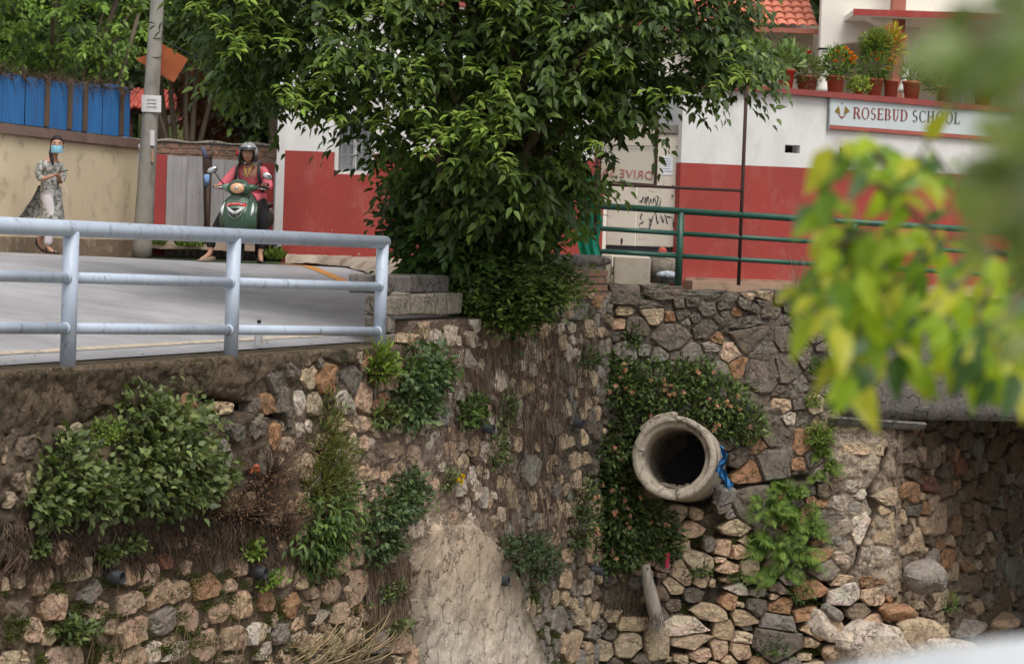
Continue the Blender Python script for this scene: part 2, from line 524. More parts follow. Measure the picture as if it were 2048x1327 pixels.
# ================================================================== STONE WALLS
TONE = {'P': (.60, .415, .285), 'T': (.56, .425, .285), 'O': (.44, .25, .14), 'W': (.66, .55, .44), 'G': (.32, .28, .235),
        'D': (.20, .168, .135), 'R': (.36, .17, .11), 'B': (.24, .18, .13)}
def rock(name, dirt, dlo, dhi, bumpd, crev, lo_, hi_, dscale=5.0, light=(.55, .5, .43), lthr=.66, base=None):
    """weathered mineral surface: attribute colour, mottling, dirt patches, lichen flecks and fine crevices"""
    m = bpy.data.materials.new(name); m.use_nodes = True; nt = m.node_tree; N = nt.nodes; L = nt.links; b = N['Principled BSDF']
    geo = N.new('ShaderNodeNewGeometry'); oi = N.new('ShaderNodeObjectInfo')
    sc_ = N.new('ShaderNodeVectorMath'); sc_.operation = 'SCALE'; sc_.inputs[0].default_value = (9, 4, 7); L.new(oi.outputs['Random'], sc_.inputs['Scale'])
    ad = N.new('ShaderNodeVectorMath'); L.new(geo.outputs['Position'], ad.inputs[0]); L.new(sc_.outputs[0], ad.inputs[1]); vec = ad.outputs[0]
    def noise(s, d=8, r=.65, dist=0.0):
        n = N.new('ShaderNodeTexNoise'); n.inputs['Scale'].default_value = s; n.inputs['Detail'].default_value = d; n.inputs['Roughness'].default_value = r; n.inputs['Distortion'].default_value = dist
        L.new(vec, n.inputs['Vector']); return n.outputs['Fac']
    def rng(x, a, b_, c, d):
        n = N.new('ShaderNodeMapRange'); 
        for i, v in zip((1, 2, 3, 4), (a, b_, c, d)): n.inputs[i].default_value = v
        L.new(x, n.inputs[0]); return n.outputs[0]
    def mul(col, f):
        n = N.new('ShaderNodeVectorMath'); n.operation = 'SCALE'; L.new(col, n.inputs[0]); L.new(f, n.inputs['Scale']); return n.outputs[0]
    def mixc(f, a, c):
        n = N.new('ShaderNodeMix'); n.data_type = 'RGBA'; L.new(f, n.inputs[0]); L.new(a, n.inputs[6])
        if isinstance(c, tuple): n.inputs[7].default_value = (*c, 1)
        else: L.new(c, n.inputs[7])
        return n.outputs[2]
    at = N.new('ShaderNodeAttribute'); at.attribute_name = 'col'
    if base:
        rgb = N.new('ShaderNodeRGB'); rgb.outputs[0].default_value = (*base, 1)
    c = mul(rgb.outputs[0] if base else at.outputs['Color'], rng(noise(11, 8, .7, .8), .3, .7, lo_, hi_))
    c = mul(c, rng(noise(65, 5, .7), .3, .7, .72, 1.25))
    c = mixc(rng(noise(23, 6, .7, 1.2), lthr, lthr + .08, 0, .55), c, light)
    c = mixc(rng(noise(dscale, 10, .72, .6), dlo, dhi, 0, .92), c, dirt)
    dn = N.new('ShaderNodeTexNoise'); dn.inputs['Scale'].default_value = 14; dn.inputs['Detail'].default_value = 4; L.new(vec, dn.inputs['Vector'])
    dv = N.new('ShaderNodeVectorMath'); dv.operation = 'MULTIPLY_ADD'; L.new(dn.outputs['Color'], dv.inputs[0]); dv.inputs[1].default_value = (.16, .16, .16); L.new(vec, dv.inputs[2])
    vo = N.new('ShaderNodeTexVoronoi'); vo.feature = 'DISTANCE_TO_EDGE'; vo.inputs['Scale'].default_value = crev; L.new(dv.outputs[0], vo.inputs['Vector'])
    cr = rng(vo.outputs['Distance'], .0, .035, 0, 1); gate_ = rng(noise(4.5, 4), .42, .60, 1, 0)
    mx = N.new('ShaderNodeMath'); mx.operation = 'MAXIMUM'; L.new(cr, mx.inputs[0]); L.new(gate_, mx.inputs[1])
    c = mul(c, rng(mx.outputs[0], 0, 1, .38, 1))
    L.new(c, b.inputs['Base Color']); b.inputs['Roughness'].default_value = .93; b.inputs['Specular IOR Level'].default_value = .2
    h1 = N.new('ShaderNodeMath'); h1.operation = 'MULTIPLY_ADD'; L.new(noise(20, 9, .72, .5), h1.inputs[0]); h1.inputs[1].default_value = 1.0; L.new(mx.outputs[0], h1.inputs[2])
    bp = N.new('ShaderNodeBump'); bp.inputs['Strength'].default_value = 1.0; bp.inputs['Distance'].default_value = bumpd
    L.new(h1.outputs[0], bp.inputs['Height']); L.new(bp.outputs[0], b.inputs['Normal']); MATS[name] = m; return m
m_stone = rock('stone', (.215, .16, .11), .54, .68, .04, 8, .66, 1.34, 5.5)
m_mortar = rock('mortar', (.115, .086, .06), .50, .68, .05, 11, .6, 1.35, 4, (.42, .35, .28), .68)
m_plaster = rock('old_plaster', (.34, .265, .195), .56, .72, .02, 4, .88, 1.12, 2.4, (.66, .58, .48), .62)

# control points of the bedding between the stones: px, py, colour, radius, depth of the joint (m), size of fill stones (m), fill chance
CP = [
 # px, py, (r,g,b), joint, size, chance, tone string
 (100, 790, (.105, .078, .048), .00, .16, .0, 'D'), (330, 790, (.105, .078, .05), .00, .16, .05, 'D'), (560, 740, (.12, .09, .06), .02, .14, .5, 'DB'),
 (60, 900, (.15, .115, .08), .02, .13, .35, 'TD'), (420, 860, (.13, .095, .065), .02, .13, .4, 'TOD'), (620, 800, (.17, .13, .095), .03, .14, .5, 'TOD'),
 (100, 1060, (.095, .066, .046), .03, .11, .35, 'PD'), (420, 1040, (.10, .065, .05), .03, .11, .25, 'PT'), (700, 900, (.24, .175, .13), .015, .13, .5, 'PTW'),
 (150, 1250, (.15, .11, .068), .035, .12, .30, 'PT'), (450, 1230, (.16, .12, .075), .035, .12, .38, 'PTW'), (700, 1160, (.19, .14, .10), .03, .13, .5, 'PTO'),
 (760, 1290, (.15, .12, .075), .05, .12, .9, 'TPG'), (700, 1300, (.15, .12, .08), .05, .11, .8, 'TP'),
 (760, 690, (.18, .13, .1), .03, .13, .7, 'OTG'), (860, 740, (.22, .16, .12), .02, .12, .45, 'WTG'), (860, 900, (.29, .215, .165), .01, .13, .45, 'TWP'),
 (960, 760, (.22, .155, .115), .02, .13, .42, 'WG'), (960, 960, (.17, .115, .085), .02, .13, .5, 'TW'), (1080, 800, (.21, .155, .12), .02, .13, .45, 'WTG'),
 (1090, 980, (.17, .12, .09), .02, .13, .5, 'TG'), (900, 1090, (.44, .34, .25), -.01, .12, .15, 'TW'), (950, 1230, (.46, .37, .28), -.02, .10, .03, 'TG'),
 (900, 1300, (.60, .515, .42), -.02, .10, .03, 'TG'), (1010, 1290, (.58, .49, .40), -.02, .10, .05, 'TG'), (1060, 1130, (.17, .13, .09), .02, .12, .4, 'PG'),
 (1090, 1240, (.12, .11, .06), .03, .14, .8, 'GT'), (1060, 640, (.10, .08, .06), .03, .14, .5, 'WT'),
 (1150, 1250, (.11, .095, .065), .06, .15, .9, 'TG'), (1150, 900, (.10, .09, .07), .04, .14, .4, 'TD'), (1250, 1250, (.09, .08, .055), .09, .14, .9, 'TD'),
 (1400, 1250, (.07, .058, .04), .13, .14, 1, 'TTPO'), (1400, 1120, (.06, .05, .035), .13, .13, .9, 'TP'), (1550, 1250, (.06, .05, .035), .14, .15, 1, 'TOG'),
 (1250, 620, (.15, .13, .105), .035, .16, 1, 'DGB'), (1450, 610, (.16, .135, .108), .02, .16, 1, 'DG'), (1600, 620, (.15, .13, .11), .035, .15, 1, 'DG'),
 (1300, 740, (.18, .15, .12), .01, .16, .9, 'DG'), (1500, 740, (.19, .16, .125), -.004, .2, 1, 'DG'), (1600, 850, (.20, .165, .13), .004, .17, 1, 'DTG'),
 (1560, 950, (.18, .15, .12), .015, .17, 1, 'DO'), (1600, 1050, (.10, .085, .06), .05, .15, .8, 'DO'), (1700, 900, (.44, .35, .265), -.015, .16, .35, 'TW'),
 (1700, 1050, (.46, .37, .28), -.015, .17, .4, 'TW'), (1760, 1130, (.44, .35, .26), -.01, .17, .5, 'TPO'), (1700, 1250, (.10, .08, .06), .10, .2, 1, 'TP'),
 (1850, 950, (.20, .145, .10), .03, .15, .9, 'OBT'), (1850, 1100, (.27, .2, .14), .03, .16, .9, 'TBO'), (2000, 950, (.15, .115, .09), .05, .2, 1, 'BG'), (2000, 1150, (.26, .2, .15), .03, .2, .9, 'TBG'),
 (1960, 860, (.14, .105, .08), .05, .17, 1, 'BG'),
]
CPX = np.array([[c[0], c[1]] for c in CP], float)
CPV = np.array([list(c[2]) + [c[3], c[4], c[5]] for c in CP], float)
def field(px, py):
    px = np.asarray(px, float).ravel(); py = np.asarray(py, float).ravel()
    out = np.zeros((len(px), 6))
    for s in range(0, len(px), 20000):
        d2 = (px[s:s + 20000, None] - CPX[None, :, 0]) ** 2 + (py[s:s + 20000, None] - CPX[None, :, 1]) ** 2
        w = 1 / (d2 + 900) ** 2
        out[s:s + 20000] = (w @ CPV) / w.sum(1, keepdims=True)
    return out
def tone_at(px, py):
    d2 = (CPX[:, 0] - px) ** 2 + (CPX[:, 1] - py) ** 2
    return random.choice(CP[int(np.argmin(d2))][6])

def crop(x0, y0, s, txt):
    r = []
    for it in txt.split(';'):
        q = it.split(',')
        if len(q) < 5: continue
        r.append((x0 + float(q[0]) / s, y0 + float(q[1]) / s, float(q[2]) / s, float(q[3]) / s, q[4].strip(), float(q[5]) if len(q) > 5 else 0))
    return r
S1 = crop(0, 680, 2.052, "768,300,110,110,O,45;905,280,85,60,T;275,375,100,70,T;905,470,90,120,G;905,590,60,80,T;415,465,70,80,T;8,470,30,80,T;230,870,90,90,P;305,940,100,90,T;160,985,75,100,P;70,985,50,60,T;12,1000,25,50,T;225,970,30,40,T;515,960,75,80,P;455,910,50,50,P;400,955,30,30,T;362,1030,80,60,G,-25;620,965,85,90,P;668,905,60,60,R;753,935,28,65,P;880,920,65,75,G;970,930,60,70,P;935,1005,45,55,P;850,1005,130,95,O;730,1030,90,90,P;205,1090,95,110,P;60,1110,90,90,B;120,1190,75,95,P;190,1210,50,70,T;375,1110,110,75,P;520,1080,95,80,P;645,1045,100,110,P;535,1195,125,110,P;648,1150,105,100,G;765,1135,80,110,P,20;880,1115,80,85,P;985,1085,75,110,P;700,1230,90,40,T;835,1245,110,115,P;712,1275,120,65,W;620,1280,75,90,W;450,1175,40,60,T;350,1200,70,70,B;950,1220,85,100,P;1040,1200,70,90,W;70,1300,160,70,T;275,1290,180,90,P;450,1300,110,60,P;535,1295,90,80,P;940,1310,100,50,P;820,835,80,65,P;735,830,45,50,P;1050,830,40,60,P;100,440,70,90,B;820,370,60,60,B;950,380,90,70,D;60,580,60,70,B;25,650,50,70,T;100,830,50,40,B;590,870,60,50,B")
S2 = crop(500, 640, 1.931, "95,230,95,90,D;150,190,70,60,D;215,220,75,85,T;288,228,105,110,O;385,230,100,100,D;430,300,75,105,P,20;500,335,105,95,O;355,320,90,95,W;180,320,50,95,W;232,325,60,90,T;50,325,85,80,O;10,330,40,70,D;175,425,45,50,W;215,410,40,50,W;545,75,50,80,O;537,115,30,50,P;620,85,70,60,T;760,60,60,75,W;720,70,50,70,W;850,75,90,60,W;830,150,85,65,W;975,150,80,45,G;1020,180,50,45,W;948,230,55,85,W;745,240,40,60,G;1000,265,35,60,T;1030,270,40,70,T;800,290,40,60,G;890,355,60,50,P;735,360,80,85,G;700,468,85,80,W;770,510,60,90,P;715,520,35,50,W;730,565,40,40,W;860,490,35,80,T;940,490,45,80,T;1005,555,45,75,G;1040,400,50,35,W;465,575,80,75,P;530,500,110,60,P;515,605,40,40,P;520,660,60,70,P;560,575,60,50,P;725,735,75,55,T;845,760,35,45,W;780,760,50,50,P;640,800,80,80,W;50,940,55,50,P;125,990,75,80,P;245,985,50,60,T;50,1085,50,80,O;155,1100,90,85,O;265,1145,50,45,W;300,1040,70,90,P;345,940,60,70,P;400,1030,110,130,P;345,1130,80,70,P;230,1105,60,50,P;180,1170,65,50,P;100,1210,90,75,G;20,1210,60,80,T;180,1225,70,50,T;55,1275,90,60,W;225,1265,110,80,T;320,1270,60,90,T;450,1125,80,60,T;490,1075,70,50,T;560,985,80,60,P;610,1010,30,60,T;550,1140,110,80,W;460,1180,60,45,O;485,1245,75,80,G;568,1245,80,75,P;585,1075,60,50,P;480,1310,60,40,P;560,1310,100,35,T;790,1105,65,60,G;750,1200,45,40,D;880,965,35,30,G;930,870,40,50,T;340,400,120,60,P;420,400,80,60,P;270,470,60,70,T;140,480,80,60,T;960,890,50,40,G;300,610,60,70,B")
_s3 = "460,235,105,85,G;555,180,60,60,O;525,130,60,60,P;540,100,50,40,G;235,350,90,90,P;125,385,100,75,T;340,335,60,55,W;405,335,40,60,W;505,335,70,95,T;565,360,40,50,T;35,510,80,60,G;95,550,70,60,W;50,680,45,100,T;100,690,65,100,T;170,680,45,55,T;250,695,85,75,W;235,780,60,65,T;320,770,95,90,G;460,645,100,65,W;350,580,60,120,D;120,900,150,60,G;285,895,135,110,G;265,975,70,40,W;60,1120,80,110,G;170,1150,110,170,G;420,1095,60,100,T"
S3L = crop(1000, 540, 2.885, _s3)
S3R = crop(1000, 540, 2.885, "610,255,50,55,T;720,135,170,120,D;910,110,210,90,D;870,200,140,40,D;1040,190,70,60,D;715,230,85,45,T;875,265,140,85,T;975,270,70,50,O;1040,255,80,60,D;1200,110,280,80,D;1200,225,110,60,D;1090,185,90,40,D;1290,200,110,60,D;1365,240,80,40,O;1430,120,60,80,T;1530,125,90,80,T;1620,140,80,90,D;1510,190,110,30,D;1560,245,150,50,D;1670,210,90,60,D;655,315,130,60,P;660,375,130,60,D;790,330,150,90,D;985,385,230,140,D;830,460,90,50,G;1090,490,110,110,G;1190,340,160,90,D;1240,390,60,60,O;1220,440,90,50,G;1420,300,220,60,D;1440,400,240,140,D;1330,480,110,100,P;1500,455,110,70,G;1560,455,60,70,G;1640,400,140,140,D;1370,560,110,110,O;1260,600,130,120,G;1500,590,200,200,D;1650,560,150,150,D;1630,700,160,60,D;1620,780,120,75,P;1520,760,60,70,B;1660,855,110,55,W;1560,930,190,190,D;1480,990,110,110,O;1440,1170,160,120,O;1370,1080,90,100,D;1560,1120,190,170,D;1720,760,90,80,D;1730,860,80,90,D;1740,980,80,150,O;1720,660,90,70,G;1720,350,80,120,D;1740,500,80,120,D")
S4 = crop(1000, 900, 3.108, "1560,330,230,240,D;1740,250,80,90,O;1390,345,90,60,G,-20;1430,395,60,50,G;1210,690,180,110,T,8;1120,755,130,130,T;1060,840,140,85,T,5;1245,805,80,70,T;1310,820,40,40,T;1195,895,110,80,D;1460,850,150,60,W,8;1420,935,80,90,O,30;1580,970,110,80,D;1735,970,140,90,O;1250,995,240,70,T,12;1175,1085,245,90,W;1185,1180,225,80,T,8;1240,1270,170,70,P;1385,1115,120,110,T;1355,1230,90,120,P;1490,1240,110,100,P;1520,1045,160,80,T,8;1720,1060,220,110,G;1700,1190,290,180,D;980,1020,110,100,D;975,1180,120,190,T;780,1210,160,130,T;630,1240,140,110,T;690,1020,120,70,T;1120,570,100,70,T,15;1040,650,80,60,B;1290,580,60,70,G;1380,610,100,90,P;1120,1300,100,50,T;1420,1300,90,50,T;1540,730,110,90,T;1700,720,120,80,B;1720,850,150,60,B;1640,620,90,80,B;1000,880,100,70,B;1060,960,90,60,B")
S4L = crop(1000, 900, 3.108, "430,1235,150,170,T;560,1130,160,90,G;355,1060,120,160,G;400,800,140,110,P;240,800,100,80,P;415,650,110,90,P;270,700,100,110,G;490,1030,60,90,T;60,500,120,80,G;310,540,120,110,P;580,880,100,80,B;520,750,90,80,B")
S5 = crop(1550, 800, 2.518, "500,415,150,45,T,-10;390,430,100,60,W;430,470,110,50,W;560,490,170,75,T,-18;365,355,70,40,O;320,520,90,70,W;390,535,80,60,G;240,520,80,35,O;280,590,180,80,D;440,650,120,150,W;545,640,170,210,T;330,700,110,50,G;350,735,70,50,G;520,790,190,150,W;320,790,80,60,W;250,850,200,90,G;480,910,170,55,O;330,905,120,50,T;350,965,145,90,W;490,980,130,80,P;605,950,120,120,O;600,1065,180,90,O,6;690,870,150,70,W;740,985,130,60,G;450,330,120,60,T;400,240,140,60,T;540,240,80,70,T;330,330,80,60,W;300,420,90,70,B;240,450,70,60,B;650,1000,90,60,W;520,560,100,70,T;720,1090,120,90,T;420,1060,100,70,B")
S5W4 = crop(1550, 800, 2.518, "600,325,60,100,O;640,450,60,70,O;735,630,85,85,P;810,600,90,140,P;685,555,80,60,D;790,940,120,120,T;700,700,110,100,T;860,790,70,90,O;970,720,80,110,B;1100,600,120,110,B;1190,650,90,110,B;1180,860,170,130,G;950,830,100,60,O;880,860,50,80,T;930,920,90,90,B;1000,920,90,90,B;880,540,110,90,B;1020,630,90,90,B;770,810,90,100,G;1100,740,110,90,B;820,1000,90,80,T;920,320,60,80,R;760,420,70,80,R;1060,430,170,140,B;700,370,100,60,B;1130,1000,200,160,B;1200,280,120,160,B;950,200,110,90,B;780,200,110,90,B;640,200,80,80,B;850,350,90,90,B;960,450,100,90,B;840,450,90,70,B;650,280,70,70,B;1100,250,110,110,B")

def clip_half(poly, n, d):
    out = []
    for i in range(len(poly)):
        a = poly[i]; b = poly[(i + 1) % len(poly)]
        da = a[0] * n[0] + a[1] * n[1] - d; db = b[0] * n[0] + b[1] * n[1] - d
        if da <= 0: out.append(a)
        if (da < 0 < db) or (db < 0 < da):
            t = da / (da - db); out.append((a[0] + (b[0] - a[0]) * t, a[1] + (b[1] - a[1]) * t))
    return out

def stone_poly(u, v, ru, rv, rot, e=.82):
    n = 11 if e > .7 else 9; r = []
    ph = random.uniform(0, 6.28); k4 = random.uniform(-.05, .16)
    for k in range(n):
        t = 2 * math.pi * (k + random.uniform(-.28, .28)) / n
        q = random.uniform(.86, 1.10) * (1 + k4 * abs(math.sin(2 * t)))
        x = math.copysign(abs(math.cos(t)) ** e, math.cos(t)) * ru * q
        y = math.copysign(abs(math.sin(t)) ** e, math.sin(t)) * rv * q
        c, s = math.cos(rot), math.sin(rot)
        r.append((u + x * c - y * s, v + x * s + y * c))
    return r

def resample(poly, target):
    # merge near points, split long edges
    pts = []
    for p in poly:
        if not pts or math.hypot(p[0] - pts[-1][0], p[1] - pts[-1][1]) > target * .3: pts.append(p)
    if len(pts) > 2 and math.hypot(pts[0][0] - pts[-1][0], pts[0][1] - pts[-1][1]) < target * .3: pts.pop()
    out = []
    for i in range(len(pts)):
        a = pts[i]; b = pts[(i + 1) % len(pts)]
        out.append(a); l = math.hypot(a[0] - b[0], a[1] - b[1])
        k = int(l / (target * 1.25))
        for j in range(k):
            t = (j + 1) / (k + 1); nn = (-(b[1] - a[1]) / l, (b[0] - a[0]) / l); o = random.uniform(-.10, .07) * target
            out.append((a[0] + (b[0] - a[0]) * t + nn[0] * o, a[1] + (b[1] - a[1]) * t + nn[1] * o))
    return out

def stone_geo(pl, poly, h, back, tilt, col):
    n = len(poly)
    cx = sum(p[0] for p in poly) / n; cy = sum(p[1] for p in poly) / n
    area_r = max(max(p[0] for p in poly) - min(p[0] for p in poly), max(p[1] for p in poly) - min(p[1] for p in poly)) / 2
    vs = []; 
    def hh(p): return (p[0] - cx) / area_r * tilt[0] + (p[1] - cy) / area_r * tilt[1]
    rings = [(1.03, None), (1.0, .5), (.885, .94), (.5, 1.0)]
    for s, f in rings:
        for p in poly:
            q = (cx + (p[0] - cx) * s, cy + (p[1] - cy) * s)
            if f is None: vs.append(pl.pt(q[0], q[1], -back))
            else:
                jit = random.uniform(-.012, .012) * (1 if f < .9 else .9) * min(1, area_r / .08)
                z = h * f + hh(q) * f + jit
                vs.append(pl.pt(q[0] + random.uniform(-.004, .004), q[1] + random.uniform(-.004, .004), z))
    vs.append(pl.pt(cx, cy, h * 1.02 + random.uniform(-.012, .014)))
    fs = []
    for r in range(3):
        for k in range(n):
            a = r * n + k; b = r * n + (k + 1) % n
            if r == 2 and random.random() < .5:
                fs.append((a, b, b + n)); fs.append((a, b + n, a + n))
            else:
                fs.append((a, b, b + n, a + n))
    c = len(vs) - 1
    for k in range(n):
        fs.append((3 * n + k, 3 * n + (k + 1) % n, c))
    g = [tuple(max(0, min(1, x * random.uniform(.93, 1.07))) for x in col) for _ in vs]
    return vs, fs, g

CRK = [(1770, 900), (1760, 945), (1735, 985), (1748, 1020), (1738, 1050), (1722, 1085), (1712, 1125), (1695, 1150)]
CRK2 = [(1480, 975), (1530, 965), (1610, 955)]
def near_crack(x, y, w):
    for cr in (CRK, CRK2):
        for a, b in zip(cr[:-1], cr[1:]):
            ab = (b[0] - a[0], b[1] - a[1]); t = max(0, min(1, ((x - a[0]) * ab[0] + (y - a[1]) * ab[1]) / (ab[0] ** 2 + ab[1] ** 2)))
            if math.hypot(x - a[0] - t * ab[0], y - a[1] - t * ab[1]) < w: return True
    return False
def stone_wall(root, pl, seeds_px, vtop, u0, u1, v0, region=None, grow=.22, gap=.014, limit=300, hscale=1.0, skip=None):
    seeds = []
    for (px, py, w, h, tn, rot) in seeds_px:
        u, v = pl.uv(px, py); ua = pl.uv(px - w / 2, py)[0]; ub = pl.uv(px + w / 2, py)[0]
        va = pl.uv(px, py - h / 2)[1]; vb = pl.uv(px, py + h / 2)[1]
        ru = abs(ub - ua) / 2; rv = abs(va - vb) / 2
        seeds.append([u, v, ru, rv, tn, math.radians(-rot), True])
    # fill
    grid = {}
    def near(u, v, R=.6):
        gi, gj = int(u // .5), int(v // .5)
        for a in range(gi - 1, gi + 2):
            for b in range(gj - 1, gj + 2):
                for s in grid.get((a, b), ()): yield s
    for s in seeds: grid.setdefault((int(s[0] // .5), int(s[1] // .5)), []).append(s)
    N = int((u1 - u0) * 4.8 * 260)
    cu = RNG.uniform(u0, u1, N); cv = RNG.uniform(v0, .0, N)
    pts = pl.np_pts(cu, cv, np.zeros(N)); qx, qy = proj_np(pts)
    fl = field(qx, qy)
    for k in range(N):
        u, v = cu[k], cv[k]
        if v > vtop(u) - .05: continue
        size, chance = fl[k, 4], fl[k, 5]
        if chance < .35 + .3 * _T[k % 256, (k // 256) % 256] and not (chance > .0 and random.random() < chance * .12): continue
        if skip and skip(qx[k], qy[k]): continue
        if pl is not W1F and near_crack(qx[k], qy[k], 26): continue
        shrink = 1.0 if k < N * .6 else .55
        ru = size * shrink * random.uniform(.55, 1.15) ; rv = ru * random.uniform(.55, .95)
        if qx[k] < 1180 and random.random() < .5: ru, rv = ru * .75, rv * 1.15
        if qx[k] > 1250 and qy[k] > 1050: ru, rv = ru * 1.25, rv * .72
        ok = True
        for s in near(u, v):
            if ((u - s[0]) / (s[2] + ru * .86)) ** 2 + ((v - s[1]) / (s[3] + rv * .86)) ** 2 < 1: ok = False; break
        if not ok: continue
        s = [u, v, ru, rv, tone_at(qx[k], qy[k]), random.uniform(-.25, .25), False]
        seeds.append(s); grid.setdefault((int(u // .5), int(v // .5)), []).append(s)
    pts = pl.np_pts(np.array([s[0] for s in seeds]), np.array([s[1] for s in seeds]), np.zeros(len(seeds)))
    qx, qy = proj_np(pts); fl = field(qx, qy)
    items = []
    for i, s in enumerate(seeds):
        u, v, ru, rv, tn, rot, man = s
        dry = max(0, fl[i, 3]) / .13
        poly = stone_poly(u, v, ru * (1.0 + grow * min(1, fl[i, 5])), rv * (1.0 + grow * min(1, fl[i, 5])), rot, .72 if pl is W1F else .6)
        for t in near(u, v):
            if t is s: continue
            dx, dy = t[0] - u, t[1] - v; d = math.hypot(dx, dy)
            if d < 1e-6: continue
            nx, ny = dx / d, dy / d
            ra = 1 / math.sqrt((nx / ru) ** 2 + (ny / rv) ** 2); rb = 1 / math.sqrt((nx / t[2]) ** 2 + (ny / t[3]) ** 2)
            if ra + rb < d - .08: continue
            m = d * ra / (ra + rb) - gap / 2 - .004 * random.random()
            poly = clip_half(poly, (nx, ny), (u * nx + v * ny) + m)
            if len(poly) < 3: break
        if len(poly) < 3: continue
        vt = vtop(u); 
        poly = clip_half(poly, (0, 1), vt - .01)
        poly = clip_half(poly, (1, 0), u1); poly = clip_half(poly, (-1, 0), -u0)
        if len(poly) < 3: continue
        if pl is not W1F and man:
            cqx, cqy = proj(pl.pt(u, v)); 
            if near_crack(cqx, cqy, 7): continue
            for cr in (CRK, CRK2):
                for a, b in zip(cr[:-1], cr[1:]):
                    A2, B2 = pl.uv(*a), pl.uv(*b); l = math.hypot(B2[0] - A2[0], B2[1] - A2[1]); nx, ny = -(B2[1] - A2[1]) / l, (B2[0] - A2[0]) / l
                    tt = ((u - A2[0]) * (B2[0] - A2[0]) + (v - A2[1]) * (B2[1] - A2[1])) / l / l
                    sd = (u - A2[0]) * nx + (v - A2[1]) * ny
                    if -.3 < tt < 1.3 and abs(sd) < max(ru, rv) + .05 and len(poly) > 2:
                        if sd > 0: poly = clip_half(poly, (-nx, -ny), -(A2[0] * nx + A2[1] * ny) - .025)
                        else: poly = clip_half(poly, (nx, ny), (A2[0] * nx + A2[1] * ny) - .025)
            if len(poly) < 3: continue
        w = max(p[0] for p in poly) - min(p[0] for p in poly); hh = max(p[1] for p in poly) - min(p[1] for p in poly)
        if w < .035 or hh < .03: continue
        poly = resample(poly, max(.035, min(w, hh) * .42))
        if len(poly) < 4: continue
        base = TONE[tn]; k = random.uniform(.82, 1.15) * (.72 if pl is W4 else 1); hue = random.uniform(-.04, .04)  # stones under the bridge get a darker colour to paint in its shade
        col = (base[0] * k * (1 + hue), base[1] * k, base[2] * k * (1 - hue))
        hgt = ((.018 if pl is W1F else .024) + .024 * random.random() + .03 * dry * random.random()) * hscale * min(1.4, .5 + min(w, hh) / .2)
        tl = random.uniform(-.018, .018), random.uniform(-.022, .012)
        vs, fs, g = stone_geo(pl, poly, hgt, .06 + .12 * dry, tl, col)
        inview = -40 < qx[i] < 2090 and qy[i] < 1360
        items.append((w * hh * (1 if inview else .01) * (1.5 if man else 1), vs, fs, g))
    items.sort(key=lambda t: -t[0])
    for k, (a, vs, fs, g) in enumerate(items[:limit]):
        mb = MB(); mb.v = [tuple(x) for x in vs]; mb.f = fs; mb.c = g
        mb.build('stone', m_stone, root)
    mb = MB()
    for a, vs, fs, g in items[limit:]:
        k = len(mb.v); mb.v += [tuple(x) for x in vs]; mb.f += [tuple(k + i for i in f) for f in fs]; mb.c += g
    if mb.v: tag(mb.build('small_stones', m_stone, root), kind='stuff')
    return len(items)

def wall_bed(root, name, pl, u0, u1, v0, vtop, step, extra=None, thick=None, cracks=()):
    us = np.arange(u0, u1 + step * .5, step); us[-1] = u1
    tops = np.array([vtop(u) for u in us])
    nv = int((max(tops) - v0) / step)
    T = np.linspace(0, 1, nv)
    U = np.repeat(us[:, None], nv, 1); V = v0 + (tops[:, None] - v0) * T[None]
    pts = pl.np_pts(U.ravel(), V.ravel(), np.zeros(U.size)); qx, qy = proj_np(pts)
    fl = field(qx, qy)
    n1 = fbm(U * 3.1, V * 3.1, 5); n2 = fbm(U * 13, V * 13, 5)
    H = (-fl[:, 3] * 1.05 + .036).reshape(U.shape) + (n1 - .5) * .075 + (n2 - .5) * .095
    if extra is not None: H = H + extra(U, V, qx.reshape(U.shape), qy.reshape(U.shape))
    for cr in cracks:
        d = np.full(U.shape, 9.0); q = [pl.uv(*c) for c in cr]
        for a, b in zip(q[:-1], q[1:]):
            ab = (b[0] - a[0], b[1] - a[1]); t = np.clip(((U - a[0]) * ab[0] + (V - a[1]) * ab[1]) / (ab[0] ** 2 + ab[1] ** 2), 0, 1)
            d = np.minimum(d, np.hypot(U - a[0] - t * ab[0], V - a[1] - t * ab[1]))
        H = H - .20 * np.clip(1.3 - d / .036, 0, 1)
    # edges folded back so that the sheet has thickness at its top
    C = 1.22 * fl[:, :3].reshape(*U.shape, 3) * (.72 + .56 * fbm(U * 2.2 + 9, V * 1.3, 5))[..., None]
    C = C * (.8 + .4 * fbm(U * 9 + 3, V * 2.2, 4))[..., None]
    X = pl.np_pts(U.ravel(), V.ravel(), H.ravel()).reshape(*U.shape, 3)
    back = pl.np_pts(us, tops, np.full(len(us), -.35))[:, None]
    X = np.concatenate([X, back], 1); C = np.concatenate([C, C[:, -1:]], 1)
    me = grid_mesh(name, X, np.clip(C, 0, 1)); o = link(name, me, m_mortar, root)
    if pl is W1F:                                   # the bare plaster patch takes its own material
        me.materials.append(m_plaster)
        a_, b_ = U.shape; qx2, qy2 = qx.reshape(a_, b_), qy.reshape(a_, b_); jx = (fbm(U * 5, V * 5, 5) - .5) * 110
        mk_ = in_poly(qx2[:-1, :-1] + jx[:-1, :-1], qy2[:-1, :-1] + jx[:-1, :-1], plaster_poly)
        full = np.zeros((a_ - 1, b_), np.int32); full[:, :-1] = mk_; me.polygons.foreach_set('material_index', full.ravel())
    return o

